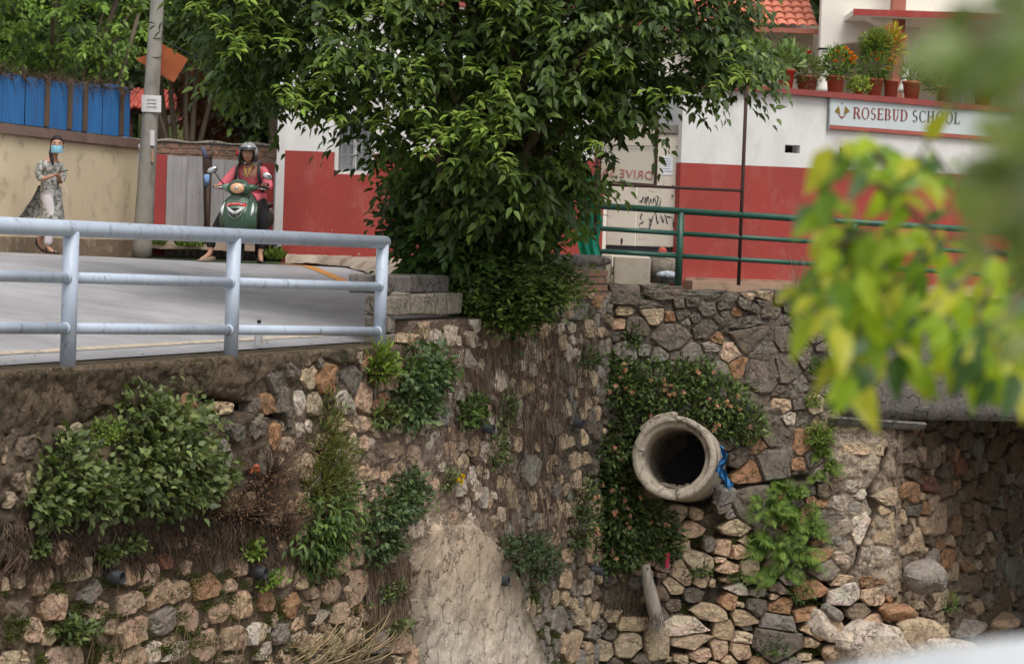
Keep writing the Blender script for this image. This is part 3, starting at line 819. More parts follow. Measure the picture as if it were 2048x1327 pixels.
# ---- left retaining wall
def top1(u):
    t = u / 5.349 - 0.0                       # u measured from the railing origin (t = 0)
    if t < 1.02: return -.97
    if t < 1.06: return -.97 + .23 * (t - 1.02) / .04
    if t < 1.46: return -.74
    if t < 1.80: return -.78 + .05 * math.sin(u * 5)
    return -.50
w1 = empty('retaining_wall', W1F.pt(0, -5.5), 'rubble retaining wall with pale stones set in brown mortar below the white railing', 'wall')
plaster_poly = [(822, 1090), (860, 1050), (940, 1050), (1000, 1105), (1040, 1180), (1060, 1250), (1090, 1330), (1100, 1500), (822, 1500)]
def ex1(U, V, qx, qy):
    m = in_poly(qx, qy, plaster_poly).astype(float)
    top = np.clip((790 - qy) / 60, 0, 1) * np.clip((560 - qx) / 60, 0, 1)
    return m * (.045 + .05 * (fbm(U * 1.6, V * 1.6, 4) - .5) - (fbm(U * 13, V * 13, 5) - .5) * .075) + top * (.05 - .03 * fbm(U * 4, V * 4, 3))
wall_bed(w1, 'mortar', W1F, -8, U1C + .12, -5.8, top1, .02, ex1,
         cracks=[[(320, 765), (345, 760), (375, 762), (400, 790), (425, 800), (470, 812), (500, 815), (540, 826), (575, 830)],
                 [(105, 840), (160, 835), (205, 822)], [(930, 905), (945, 935), (940, 980)]])
def skip1(px, py): return (py < 830 and px < 500) or in_poly(px, py, plaster_poly)
n = stone_wall(w1, W1F, S1 + S2 + S3L + S4L, top1, -5, U1C + .02, -5.4, gap=.022, limit=299, skip=skip1)
# ---- right retaining wall
def top3(u): return -.42 - .012 * u + .02 * math.sin(u * 3.1) + .015 * math.sin(u * 9)
w3 = empty('stone_wall', W3.pt(0, -5.5), 'dark weathered dry stone wall around the big concrete pipe below the green railing', 'wall')
def ex3(U, V, qx, qy):
    hole = in_poly(qx, qy, [(1270, 860), (1350, 835), (1440, 860), (1480, 930), (1475, 1000), (1400, 1040), (1300, 1010), (1262, 930)]).astype(float)
    gapm = in_poly(qx, qy, [(1590, 1195), (1650, 1150), (1800, 1200), (1700, 1240), (1680, 1280), (1660, 1327), (1600, 1327), (1640, 1250)]).astype(float)
    return -hole * .55 - gapm * .35
CRK = [(1770, 900), (1760, 945), (1735, 985), (1748, 1020), (1738, 1050), (1722, 1085), (1712, 1125), (1695, 1150)]; CRK2 = [(1480, 975), (1530, 965), (1610, 955)]
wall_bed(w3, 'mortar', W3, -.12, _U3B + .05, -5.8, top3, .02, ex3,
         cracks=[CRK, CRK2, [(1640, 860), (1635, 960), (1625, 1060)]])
def skip3(px, py):
    return in_poly(px, py, [(1262, 900), (1290, 850), (1350, 830), (1430, 850), (1475, 920), (1475, 1005), (1400, 1030), (1310, 1010), (1270, 960)]) or \
        in_poly(px, py, [(1440, 990), (1500, 990), (1440, 1100), (1340, 1100)]) or (1640 < px and 850 < py < 930) or \
        in_poly(px, py, [(1590, 1195), (1650, 1165), (1800, 1200), (1700, 1240), (1680, 1280), (1660, 1327), (1600, 1327), (1640, 1250)])
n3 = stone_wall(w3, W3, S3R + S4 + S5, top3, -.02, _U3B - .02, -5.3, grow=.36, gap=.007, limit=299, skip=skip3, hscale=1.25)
# ---- abutment side under the bridge
w4 = empty('bridge_abutment', W4.pt(0, -5.5), 'shaded rubble abutment wall receding under the concrete bridge', 'wall')
def top4(u): return -1.80
def ex4(U, V, qx, qy): return -.02 + 0 * U
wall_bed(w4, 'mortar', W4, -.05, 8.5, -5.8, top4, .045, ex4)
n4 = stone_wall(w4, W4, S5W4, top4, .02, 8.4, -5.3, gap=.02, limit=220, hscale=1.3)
print('stones', n, n3, n4)
m_shade_wall = rock('shade_wall_stone', (.07, .055, .04), .5, .65, .05, 4, .6, 1.3, 3, (.3, .26, .2), .66, base=(.17, .135, .10))
TB = Plane(W4.pt(8.4, 0).x, W4.pt(8.4, 0).y, 1, .02); bm_ = empty('added_shade_walls', TB.pt(5, -5.5), 'unseen dark walls added under the bridge to keep light out of the recess', 'wall')  # walls added out of view to shut light out of the under-bridge recess
us_ = np.linspace(0, 11, 80); vs_ = np.linspace(-5.9, -1.7, 34); U_, V_ = np.meshgrid(us_, vs_, indexing='ij'); X_m = TB.np_pts(U_.ravel(), V_.ravel(), ((fbm(U_ * 3, V_ * 3, 4) - .5) * .25).ravel()).reshape(80, 34, 3); link('back_wall', grid_mesh('back_wall', X_m), m_shade_wall, bm_)
X_m = X_m.copy(); X_m[..., 0], X_m[..., 1] = TB.pt(8.2, 0).x + (fbm(U_ * 3 + 7, V_ * 3, 4) - .5) * .25, TB.pt(8, 0).y + .4 - U_ * .66; link('side_wall', grid_mesh('side_wall', X_m), m_shade_wall, bm_)
# ================================================================== LEDGE, BRIDGE, PARAPETS
m_ledge = rock('mossy_concrete', (.06, .055, .028), .50, .64, .05, 6, .6, 1.3, 3.5, (.36, .30, .23), .62, base=(.19, .14, .092)) if True else mat('mossy_concrete', (.20, .155, .11), (.10, .078, .05), scale=5, rough=.95, bump=.7, bscale=30, dirt=(.07, .062, .035), dscale=6, dlo=.5, dhi=.68)
m_conc = rock('concrete', (.11, .09, .07), .54, .68, .04, 6, .75, 1.2, 4, (.5, .46, .4), .68, base=(.32, .285, .24)) if True else mat('concrete', (.36, .33, .285), (.26, .235, .2), scale=5, rough=.9, bump=.5, bscale=40, dirt=(.09, .078, .06), dscale=5, dlo=.52, dhi=.7)
m_dconc = rock('dark_concrete', (.075, .066, .052), .52, .68, .04, 5, .7, 1.3, 2.6, (.36, .33, .3), .64, base=(.20, .18, .165)) if True else mat('dark_concrete', (.235, .215, .2), (.15, .135, .125), scale=4, rough=.92, bump=.6, bscale=30, dirt=(.07, .062, .05), dscale=2.5, dlo=.48, dhi=.7, stretch=.45)

def slab_grid(name, pl, u0, u1, ztop, zbot, hfront, depth, m, parent, du=.05, nz=8, amp=.02, tops=None):
    """rough concrete beam: front face + top, displaced"""
    us = np.arange(u0, u1 + du / 2, du)
    prof = []
    X = []
    for u in us:
        zt = ztop(u) if callable(ztop) else ztop; zb = zbot(u) if callable(zbot) else zbot
        row = [pl.pt(u, zb, -depth)]
        for k in range(nz + 1):
            t = k / nz
            e = .03 * (math.exp(-((1 - t) * 9) ** 2) + math.exp(-(t * 9) ** 2))
            h = hfront - e + amp * (2 * float(fbm(np.float64(u * 6), np.float64((zb + (zt - zb) * t) * 6 + 3), 4)) - 1)
            row.append(pl.pt(u, zb + (zt - zb) * t, h))
        for k in range(1, 5):
            t = k / 4
            row.append(pl.pt(u, zt + .008 * (fbm(np.float64(u * 5), np.float64(t * 3.0), 3) - .5), hfront - .03 - (depth + hfront) * t))
        X.append(row)
    a = np.array([[tuple(p) for p in r] for r in X])
    # end caps
    o = link(name, grid_mesh(name, a), m, parent)
    mb = MB()
    for r in (X[0], X[-1]):
        mb.add(r, [tuple(range(len(r)))])
    v = mb.mesh('cap'); c = len(o.data.vertices)
    bm_v = [tuple(x.co) for x in o.data.vertices] + [tuple(x.co) for x in v.vertices]
    bm_f = [tuple(p.vertices) for p in o.data.polygons] + [tuple(c + i for i in p.vertices) for p in v.polygons]
    me = bpy.data.meshes.new(name); me.from_pydata(bm_v, [], bm_f); me.update(); me.materials.append(m)
    for p in me.polygons[:len(o.data.polygons)]: p.use_smooth = True
    o.data = me
    return o
def led_bot(u):
    t = u / 5.349
    return -1.30 + .20 * max(0, min(1, (t - .1) / .45)) + .05 * math.sin(u * 2.1) + .03 * math.sin(u * 7.3)
lg = slab_grid('ledge', W1F, -8, 5.30, lambda u: -.945, led_bot, .04, .47, m_ledge, None, amp=.05, du=.035, nz=14)
tag(lg, 'mossy brown concrete ledge capping the left wall under the white railing posts', 'ledge')

# concrete blocks and coping at the end of the white railing
par = empty('parapet', W1F.pt(5.8, -.74), 'low parapet of grey concrete blocks with a coping slab beside the tree', 'parapet')
ax, ay, az = W1F.eu, -W1F.n, Vector((0, 0, 1))
def wblock(px0, px1, py0, py1, name, m, parent, h=.0, dep=.24, bev=.015, jit=.008):
    u0, v0 = W1F.uv(px0, (py0 + py1) / 2); u1, _ = W1F.uv(px1, (py0 + py1) / 2)
    vm = (px0 + px1) / 2
    zt = W1F.uv(vm, py0)[1]; zb = W1F.uv(vm, py1)[1]
    c = W1F.pt((u0 + u1) / 2, (zt + zb) / 2, h - dep / 2)
    return MB().obox(c, ax, ay, az, abs(u1 - u0) / 2, dep / 2, (zt - zb) / 2, bev, jit).build(name, m, parent)
m_cb = rock('block_concrete', (.10, .085, .06), .54, .68, .035, 6, .75, 1.2, 6, (.55, .5, .43), .68, base=(.30, .262, .21)) if True else mat('block_concrete', (.42, .38, .31), (.30, .27, .22), scale=8, rough=.92, bump=.7, bscale=45, dirt=(.10, .088, .065), dscale=7, dlo=.52, dhi=.7, vary=1)
for a in [(788, 808, 594, 632), (809, 823, 585, 630), (825, 873, 588, 629), (875, 896, 586, 629), (898, 925, 586, 628)]:
    wblock(*a, 'concrete_block', m_cb, par)
for zc, hz_ in ((-.60, .085), (-.775, .075), (-.90, .045)):
    MB().obox(W1F.pt(W1F.uv(788, 600)[0] + .07, zc, -.165), ax, ay, az, .07, .125, hz_, .012, .01).build('concrete_block', m_cb, par)
cp = wblock(792, 925, 552, 587, 'coping', m_dconc, par, h=-.14, dep=.34, jit=.004)

# brick pier right of the tree
m_brick = mat('old_brick', (.33, .17, .11), (.24, .15, .11), scale=9, rough=.92, bump=.7, bscale=40, dirt=(.10, .085, .06), dscale=6, dlo=.5, dhi=.66, vary=1)
pier = empty('brick_pier', W1F.pt(U1C - .4, -.55), 'weathered brick pier with a rough concrete cap where the two walls meet', 'pier')
u0 = W1F.uv(1112, 560)[0]; u1 = U1C - .12
MB().obox(W1F.pt((u0 + u1) / 2, -.39, -.13), ax, ay, az, (u1 - u0) / 2, .115, .20, 0).build('mortar', m_conc, pier)
nb = 5
for r in range(4):
    for k in range(nb + (r % 2)):
        w = (u1 - u0) / nb
        uu = u0 + w * (k + .5 - (.5 if r % 2 else 0)); hw = w / 2 - .008
        a, b = max(u0, uu - hw), min(u1, uu + hw)
        if b - a < .05: continue
        MB().obox(W1F.pt((a + b) / 2, -.545 + r * .085, -.115), ax, ay, az, (b - a) / 2, .125, .036, .008, .003).build('brick', m_brick, pier)
xb = W3.eu
slab_grid('cap', W1F, u0 - .05, u1 + .06, lambda u: -.10 + .02 * math.sin(u * 7), lambda u: -.20 + .012 * math.sin(u * 9), .03, .26, m_dconc, pier, du=.06, nz=4, amp=.02)

# bridge
br = empty('bridge', W3.pt(_U3B, -1.85), 'grey concrete slab bridge spanning from the rubble abutment out of the frame', 'bridge')
ub0 = W3.uv(1683, 700)[0]
slab_grid('deck', W3, ub0, ub0 + 13, lambda u: -.455 + .008 * math.sin(u * 2), lambda u: -1.93, .14, 7.5, m_dconc, br, du=.08, nz=10, amp=.012)
MB().obox(W3.pt(_U3B - .35, -1.99, -.25), W3.eu, -W3.n, az, .62, .40, .055, .02, .03).build('bearing_slab', m_dconc, br)

# ================================================================== WHITE RAILING
m_wrail = mat('pale_blue_paint', (.50, .565, .66), (.44, .50, .60), scale=3, rough=.42, bump=.12, bscale=60, dirt=(.13, .13, .14), dscale=13, dlo=.55, dhi=.74, spec=.5, stretch=.35)
WR = Plane(W1.pt(0, 0, .14).x, W1.pt(0, 0, .14).y, 1.9, 5.0)
rail = empty('steel_railing', WR.pt(0, -.95), 'pale blue painted tubular steel railing along the road edge with three rails', 'railing')
def wr(px, py):                                      # point on the railing line
    return WR.at(px, py)
posts = [(-215, 741), (140, 727), (466, 709), (763, 690)]
tops = []
ups = [WR.uv(p[0], 560)[0] for p in posts]
uu = [WR.uv(-215, 560)[0]] + ups[1:]
gapu = ups[2] - ups[1]
uu = [ups[1] - 2 * gapu, ups[1] - gapu, ups[1], ups[2], ups[3]]
def rz_top(u): return (WR.uv(145, 457)[1] + (WR.uv(760, 484)[1] - WR.uv(145, 457)[1]) * (u - uu[2]) / (uu[4] - uu[2]))
def rz_mid(u): return (WR.uv(145, 555)[1] + (WR.uv(760, 573)[1] - WR.uv(145, 555)[1]) * (u - uu[2]) / (uu[4] - uu[2]))
def rz_low(u): return (WR.uv(145, 656)[1] + (WR.uv(760, 662)[1] - WR.uv(145, 656)[1]) * (u - uu[2]) / (uu[4] - uu[2]))
RT, RM, RP = .058, .040, .056
for k, u in enumerate(uu):
    last = k == len(uu) - 1
    MB().tube([WR.pt(u, -.955), WR.pt(u, rz_top(u) - (0 if last else .02))], RP, 20).build('post', m_wrail, rail, True)
MB().tube([WR.pt(uu[0] - .5, rz_top(uu[0] - .5)), WR.pt(uu[-1] + RP, rz_top(uu[-1]))], RT, 20).build('top_rail', m_wrail, rail, True)
for fz in (rz_mid, rz_low):
    for a, b in zip(uu[:-1], uu[1:]):
        MB().tube([WR.pt(a + RP - .012, fz(a)), WR.pt(b - RP + .012, fz(b))], RM, 16).build('rail', m_wrail, rail, True)
for u in uu:
    for fz in (rz_mid, rz_low):
        for sg in (-1, 1):
            if u == uu[-1] and sg > 0: continue
            MB().tube([WR.pt(u + sg * (RP - .008), fz(u)), WR.pt(u + sg * (RP + .012), fz(u))], [RM + .008, RM + .002], 16).build('weld', m_wrail, rail, True)

# ================================================================== GREEN RAILING
m_grail = mat('dark_green_paint', (.025, .105, .07), (.02, .075, .055), scale=6, rough=.4, bump=.15, bscale=60, dirt=(.16, .2, .17), dscale=22, dlo=.62, dhi=.74, spec=.5)
G = Plane(P(1190, 500, 26.95).x, 26.95, P(1940, 500, 27.9).x - P(1190, 500, 26.95).x, .95)
gr = empty('green_railing', G.at(1362, 560), 'dark green tubular railing with three rails on top of the dry stone wall', 'railing')
def gline(a, b, r, name):
    pa, pb = G.at(*a), G.at(*b); d = pb - pa
    MB().tube([pa, pb], r, 14).build(name, m_grail, gr, True)
def ext(a, b, x): t = (x - a[0]) / (b[0] - a[0]); return (x, a[1] + (b[1] - a[1]) * t)
T0, T1 = (1220, 413), (1940, 459)
M0, M1 = (1220, 458), (1690, 487)
L0, L1 = (1195, 502), (1670, 530)
gline(ext(T0, T1, 1195), ext(T0, T1, 2400), .040, 'top_rail')
for a, b in ((M0, M1), (L0, L1)):
    gline(ext(a, b, 1200), ext(a, b, 1362), .030, 'rail'); gline(ext(a, b, 1362), ext(a, b, 1708), .030, 'rail'); gline(ext(a, b, 1708), ext(a, b, 2400), .030, 'rail')
for px in (1362, 1708, 2054):
    t = ext(T0, T1, px); gline((px, t[1] + 3), (px - 6 if px == 1362 else px - 5, 575 if px < 1500 else 600), .044, 'post')

# ================================================================== RED AND WHITE BUILDING (left part, gate, garden wall)
m_red = mat('red_paint', (.37, .056, .046), (.31, .05, .042), scale=2.0, rough=.75, bump=.3, bscale=25, dirt=(.40, .14, .11), dscale=3.2, dlo=.52, dhi=.82, stretch=.6)
m_white = mat('white_paint', (.76, .75, .73), (.66, .65, .635), scale=3, rough=.8, bump=.25, bscale=30, dirt=(.48, .46, .42), dscale=2.2, dlo=.53, dhi=.8, stretch=.5)
YB = 29.6
m_dredge = mat('damp_plaster', (.38, .22, .17), (.28, .18, .13), scale=6, rough=.95, bump=.5, bscale=30, dirt=(.15, .11, .08), dscale=7, dlo=.5, dhi=.7)
bl = empty('roadside_building', P(567, 528, YB), 'red and white plastered building corner behind the tree with a small barred window', 'building')
def X_(px, py, Y): return P(px, py, Y).x
def Z_(px, py, Y): return P(px, py, Y).z
x0 = X_(567, 400, YB); x1 = X_(1190, 400, YB)
zb = -.50; zr = Z_(610, 302, YB); zr2 = zr
wx0, wx1 = X_(669, 300, YB), X_(749, 300, YB); wz0, wz1 = Z_(710, 349, YB), Z_(710, 238, YB)
ZT = 2.05
# masonry round the window opening, red below and white above
def wall_piece(xa, xb2, za, zb2, m, nm, d=.25, y=YB):
    o = MB().box((xa, y, za), (xb2, y + d, zb2)).build(nm, m, bl); return o
wall_piece(x0, wx0, zb, zr, m_red, 'lower_wall'); wall_piece(wx0, wx1, zb, wz0, m_red, 'lower_wall'); wall_piece(wx1, x1, zb, zr, m_red, 'lower_wall')
wall_piece(x0, wx0, zr, ZT, m_white, 'upper_wall'); wall_piece(wx1, x1, zr, ZT, m_white, 'upper_wall'); wall_piece(wx0, wx1, wz1, ZT, m_white, 'upper_wall')
MB().box((x0, YB + .25, zb), (x0 + .25, YB + 5, zr)).build('side_wall', m_red, bl)
MB().box((x0, YB + .25, zr), (x0 + .25, YB + 5, ZT)).build('side_wall', m_white, bl)
wf = MB()
for a, b in (((wx0 + .02, YB + .05, wz0), (wx1, YB + .2, wz0 + .05)), ((wx0 + .001, YB + .03, wz0 + .05), (wx0 + .05, YB + .2, wz1)), ((wx1 - .05, YB + .03, wz0 + .05), (wx1 - .001, YB + .2, wz1)),
             (((wx0 + wx1) / 2 - .02, YB + .08, wz0 + .05), ((wx0 + wx1) / 2 + .02, YB + .16, wz1))): wf.box(a, b)
win = wf.build('window', m_white, bl)
m_glass = mat('window_glass', (.30, .32, .33), rough=.15, bump=0, spec=.6)
MB().box((wx0 + .05, YB + .15, wz0 + .05), (wx1 - .05, YB + .17, wz1)).build('pane', m_glass, win)
m_iron = mat('grey_iron', (.30, .30, .31), rough=.6, bump=0)
gb = MB()
for k in range(5):
    xx = wx0 + .09 + k * (wx1 - wx0 - .18) / 4; gb.tube([(xx, YB + .06, wz0 + .04), (xx, YB + .06, wz1)], .007, 6)
for k in range(5):
    zz = wz0 + .1 + k * .15; gb.tube([(wx0 + .04, YB + .06, zz), (wx1 - .04, YB + .06, zz)], .007, 6)
gb.build('grille', m_iron, win)
MB().box((x0 - .012, YB - .012, zb), (x1, YB - .001, -.33)).build('plinth', m_dredge, bl)
MB().box((x0, YB, ZT), (x1, YB + 6, ZT + .12)).build('roof', m_white, bl)
# weather patches on the red paint
m_patch = mat('bare_plaster', (.45, .36, .29), (.36, .22, .17), scale=12, bump=.3)
for (px, py, r) in [(588, 519, 5), (700, 514, 4), (718, 508, 3), (780, 520, 4), (664, 461, 2), (686, 472, 2)]:
    c = P(px, py, YB - .004); mb = MB(); n = 9
    pts = [(c.x + r / 154 * random.uniform(.5, 1.3) * math.cos(6.283 * k / n), YB - .005, c.z + r / 154 * random.uniform(.4, 1) * math.sin(6.283 * k / n)) for k in range(n)]
    mb.prism(pts, (0, .004, 0)); mb.build('chipped_patch', m_patch, bl)

# gate between the building and the garden wall
m_gate = mat('cream_metal', (.62, .57, .48), (.56, .50, .42), scale=3, rough=.6, bump=.1, bscale=40, dirt=(.38, .30, .22), dscale=6, dlo=.6, dhi=.8)
m_black = mat('black_paint', (.03, .03, .032), rough=.7, bump=.1)
m_dark = mat('dark_metal', (.05, .042, .038), (.09, .05, .035), scale=14, rough=.7, bump=.2)
YG = 29.75
gate = empty('metal_gate', P(1280, 540, YG), 'cream sheet metal gate with black scribbled graffiti and a pasted notice', 'gate')
ga, gm, gc = X_(1215, 400, YG), X_(1274, 400, YG), X_(1358, 400, YG)
gz0, gz1 = Z_(1290, 492, YG), Z_(1290, 266, YG)
MB().box((ga, YG, gz0), (gm - .008, YG + .04, gz1), .006).build('door', m_gate, gate)
dr = MB().box((gm + .008, YG, gz0), (gc, YG + .04, gz1), .006).build('door', m_gate, gate)
MB().box((ga - .05, YG - .03, gz1), (gc + .05, YG + .05, gz1 + .12), .01).build('lintel', mat('lintel_grey', (.22, .20, .18), bump=.2), gate)
MB().box((ga, YG + .02, gz0 - .12), (gc, YG + .05, gz0 - .002), .0).build('door_gap_shade', m_black, gate)  # black strip stands in for the dark gap beneath the doors
pap = MB().box((X_(1323, 330, YG), YG - .006, Z_(1330, 350, YG)), (X_(1346, 330, YG), YG - .002, Z_(1330, 312, YG))).build('notice', mat('paper', (.72, .74, .78), bump=0), gate)
m_ink = mat('ink', (.16, .17, .2), bump=0)
mb = MB()
for k in range(6):
    z = Z_(1330, 318 + k * 5, YG); mb.box((X_(1326, 330, YG), YG - .0075, z), (X_(1326 + random.uniform(12, 17), 330, YG), YG - .0062, z + .008))
mb.build('print', m_ink, pap)
def scrib(pts, r, name, parent, Y, m=None):
    # flat painted stroke
    q = [P(a, b, Y - .004) for a, b in pts]; q = [Vector((v.x, Y - .004, v.z)) for v in q]
    # smooth (Catmull-Rom)
    out = []
    for i in range(len(q) - 1):
        p0, p1, p2, p3 = q[max(i - 1, 0)], q[i], q[i + 1], q[min(i + 2, len(q) - 1)]
        for k in range(5):
            t = k / 5; out.append(.5 * ((2 * p1) + (p2 - p0) * t + (2 * p0 - 5 * p1 + 4 * p2 - p3) * t * t + (3 * p1 - p0 - 3 * p2 + p3) * t ** 3))
    out.append(q[-1]); V = []; 
    for i, p in enumerate(out):
        d = (out[min(i + 1, len(out) - 1)] - out[max(i - 1, 0)]); d.normalize(); s = Vector((-d.z, 0, d.x)) * r * (.7 + .5 * math.sin(i * .6))
        V += [p + s, p - s]
    mb = MB().add(V, [(2 * i, 2 * i + 1, 2 * i + 3, 2 * i + 2) for i in range(len(out) - 1)])
    return mb.build(name, m or m_black, parent)
# offsets from the gate crop (scale 3.6875, origin 1180,220)
def gc_(l): return [(1180 + a / 3.6875, 220 + b / 3.6875) for a, b in l]
scrib(gc_([(362, 678), (385, 668), (378, 690), (395, 640), (400, 690), (415, 640), (412, 700), (430, 635), (432, 705), (450, 655), (455, 690), (472, 650), (470, 700), (490, 700), (478, 640), (500, 640), (498, 700), (512, 705), (522, 660), (505, 640)]), .006, 'graffiti', dr, YG)
scrib(gc_([(385, 760), (372, 800), (395, 825), (368, 840), (365, 870), (395, 875), (425, 870), (440, 880), (435, 800), (450, 830), (440, 878)]), .007, 'graffiti', dr, YG)
scrib(gc_([(445, 850), (462, 790), (482, 755), (500, 840), (520, 775), (540, 830), (552, 765), (570, 840), (560, 790), (585, 790), (610, 800), (615, 845), (630, 800), (615, 860), (636, 880), (620, 890), (640, 830), (620, 790)]), .007, 'graffiti', dr, YG)
scrib(gc_([(430, 590), (470, 605), (520, 590), (545, 530), (530, 480), (500, 470), (470, 480)]), .003, 'graffiti', dr, YG, mat('faint_grey', (.38, .35, .32), bump=0))
scrib(gc_([(565, 262), (580, 275), (578, 300), (588, 322), (582, 300)]), .006, 'graffiti', dr, YG)
scrib(gc_([(235, 945), (232, 985), (228, 1000)]), .012, 'graffiti', gate, YG)
for a in ((608, 630), (632, 600), (612, 560), (644, 270)):
    q = gc_([a])[0]; MB().ball(P(q[0], q[1], YG - .01), .012).build('bolt', m_dark, gate)
# red jambs
MB().box((X_(1186, 400, YB), YB - .02, -.5), (ga - .055, YB + .3, Z_(1200, 300, YB))).build('jamb', m_red, gate)
jb = X_(1359, 400, YB)

# garden wall on the right
gw = empty('garden_wall', P(1360, 552, YB), 'long garden wall painted red below and white above with a dark red coping', 'wall')
GW = Plane(jb, YB, X_(2048, 400, 31.2) - jb, 1.6)
gu1 = GW.uv(2420, 400)[0]
def gz(px, py): return GW.uv(px, py)[1]
ztop0, ztop1 = gz(1565, 188), gz(1965, 222)
zband0, zband1 = gz(1360, 325), gz(2000, 352)
ub = (GW.uv(1565, 188)[0], GW.uv(1965, 222)[0], GW.uv(1360, 325)[0], GW.uv(2000, 352)[0])
def lin(u, a, b, za, zb): return za + (zb - za) * (u - a) / (b - a)
def topz(u): return lin(u, ub[0], ub[1], ztop0, ztop1)
def bandz(u): return lin(u, ub[2], ub[3], zband0, zband1)
def wallseg(name, m, u0, u1, zlo, zhi, d0=0, d1=-.24, n=1):
    mb = MB()
    for k in range(n):
        a = u0 + (u1 - u0) * k / n; b = u0 + (u1 - u0) * (k + 1) / n
        q = [GW.pt(a, zlo(a), d0), GW.pt(b, zlo(b), d0), GW.pt(b, zhi(b), d0), GW.pt(a, zhi(a), d0)]
        mb.prism(q, -GW.n * (d0 - d1))
    return mb.build(name, m, gw)
h1a, h1b = GW.uv(1570, 298)[0], GW.uv(1600, 298)[0]; h2a, h2b = GW.uv(1679, 303)[0], GW.uv(1700, 303)[0]
hz0, hz1 = gz(1585, 306), gz(1585, 290); kz0, kz1 = gz(1690, 311), gz(1690, 295)
wallseg('lower_wall', m_red, 0, gu1, lambda u: -.5, bandz)
wallseg('upper_wall', m_white, 0, h1a, bandz, topz); wallseg('upper_wall', m_white, h1b, h2a, bandz, topz); wallseg('upper_wall', m_white, h2b, gu1, bandz, topz)
wallseg('upper_wall', m_white, h1a, h1b, bandz, lambda u: hz0); wallseg('upper_wall', m_white, h1a, h1b, lambda u: hz1, topz)
wallseg('upper_wall', m_white, h2a, h2b, bandz, lambda u: kz0); wallseg('upper_wall', m_white, h2a, h2b, lambda u: kz1, topz)
MB().obox(GW.pt((h1a + h2b) / 2, hz0, -.5), GW.eu, GW.n, az, .9, .02, .4).build('vent_back', m_dark, gw)
m_cope = mat('dark_red_coping', (.32, .07, .06), (.25, .06, .055), scale=5, rough=.6, bump=.3, bscale=30, dirt=(.18, .12, .1), dscale=7, dlo=.6, dhi=.8)
wallseg('coping', m_cope, -.02, gu1, topz, lambda u: topz(u) + .075, .09, -.34)
wallseg('skirting', m_dredge, .12, gu1, lambda u: -.5, lambda u: -.335, .006, .0005)
wallseg('kerb', mat('tan_concrete', (.47, .30, .2), (.36, .25, .18), scale=4, bump=.4, dirt=(.2, .14, .1), dlo=.55, dhi=.75), .1, gu1, lambda u: -.55, lambda u: -.375, .30, .0065)

# school sign board on the garden wall
m_sign = mat('sign_white', (.58, .63, .64), (.53, .58, .6), scale=2, rough=.5, bump=.05)
sg = empty('school_sign', GW.at(1660, 222, .01), 'long white sign board lettered ROSEBUD SCHOOL under the flower pots', 'sign')
sa, sb = GW.uv(1657, 222)[0], GW.uv(2035, 240)[0]
def st(u): return lin(u, sa, GW.uv(1930, 240)[0], gz(1657, 193), gz(1930, 214))
def sbz(u): return lin(u, sa, GW.uv(1930, 240)[0], gz(1657, 250), gz(1930, 270))
def seg2(name, m, u0, u1, lo, hi, d0, d1, parent):
    q = [GW.pt(u0, lo(u0), d0), GW.pt(u1, lo(u1), d0), GW.pt(u1, hi(u1), d0), GW.pt(u0, hi(u0), d0)]
    return MB().prism(q, -GW.n * (d0 - d1)).build(name, m, parent)
seg2('board', m_sign, sa, sb, sbz, st, .05, .003, sg)
seg2('bottom_trim', mat('trim_red', (.42, .12, .09), bump=.1), sa, sb, lambda u: sbz(u) - .05, lambda u: sbz(u) - .002, .055, .003, sg)
seg2('side_trim', m_iron, sa - .02, sa - .001, lambda u: sbz(u) - .07, st, .055, .003, sg)
m_lr = mat('letter_red', (.28, .055, .05), bump=0, rough=.4); m_lg = mat('letter_grey', (.085, .085, .09), bump=0, rough=.4)
def text_mesh(name, txt, size, m, parent, mw, ext_=.006, off=0.0, shear=0):
    cu = bpy.data.curves.new(name, 'FONT'); cu.body = txt; cu.size = size; cu.extrude = ext_; cu.offset = off; cu.space_character = 1.06
    ob = bpy.data.objects.new(name, cu); COL.objects.link(ob)
    bpy.context.view_layer.update()
    me = bpy.data.meshes.new_from_object(ob.evaluated_get(bpy.context.evaluated_depsgraph_get()))
    COL.objects.unlink(ob); bpy.data.objects.remove(ob)
    me.transform(mw); me.name = name
    return link(name, me, m, parent), me
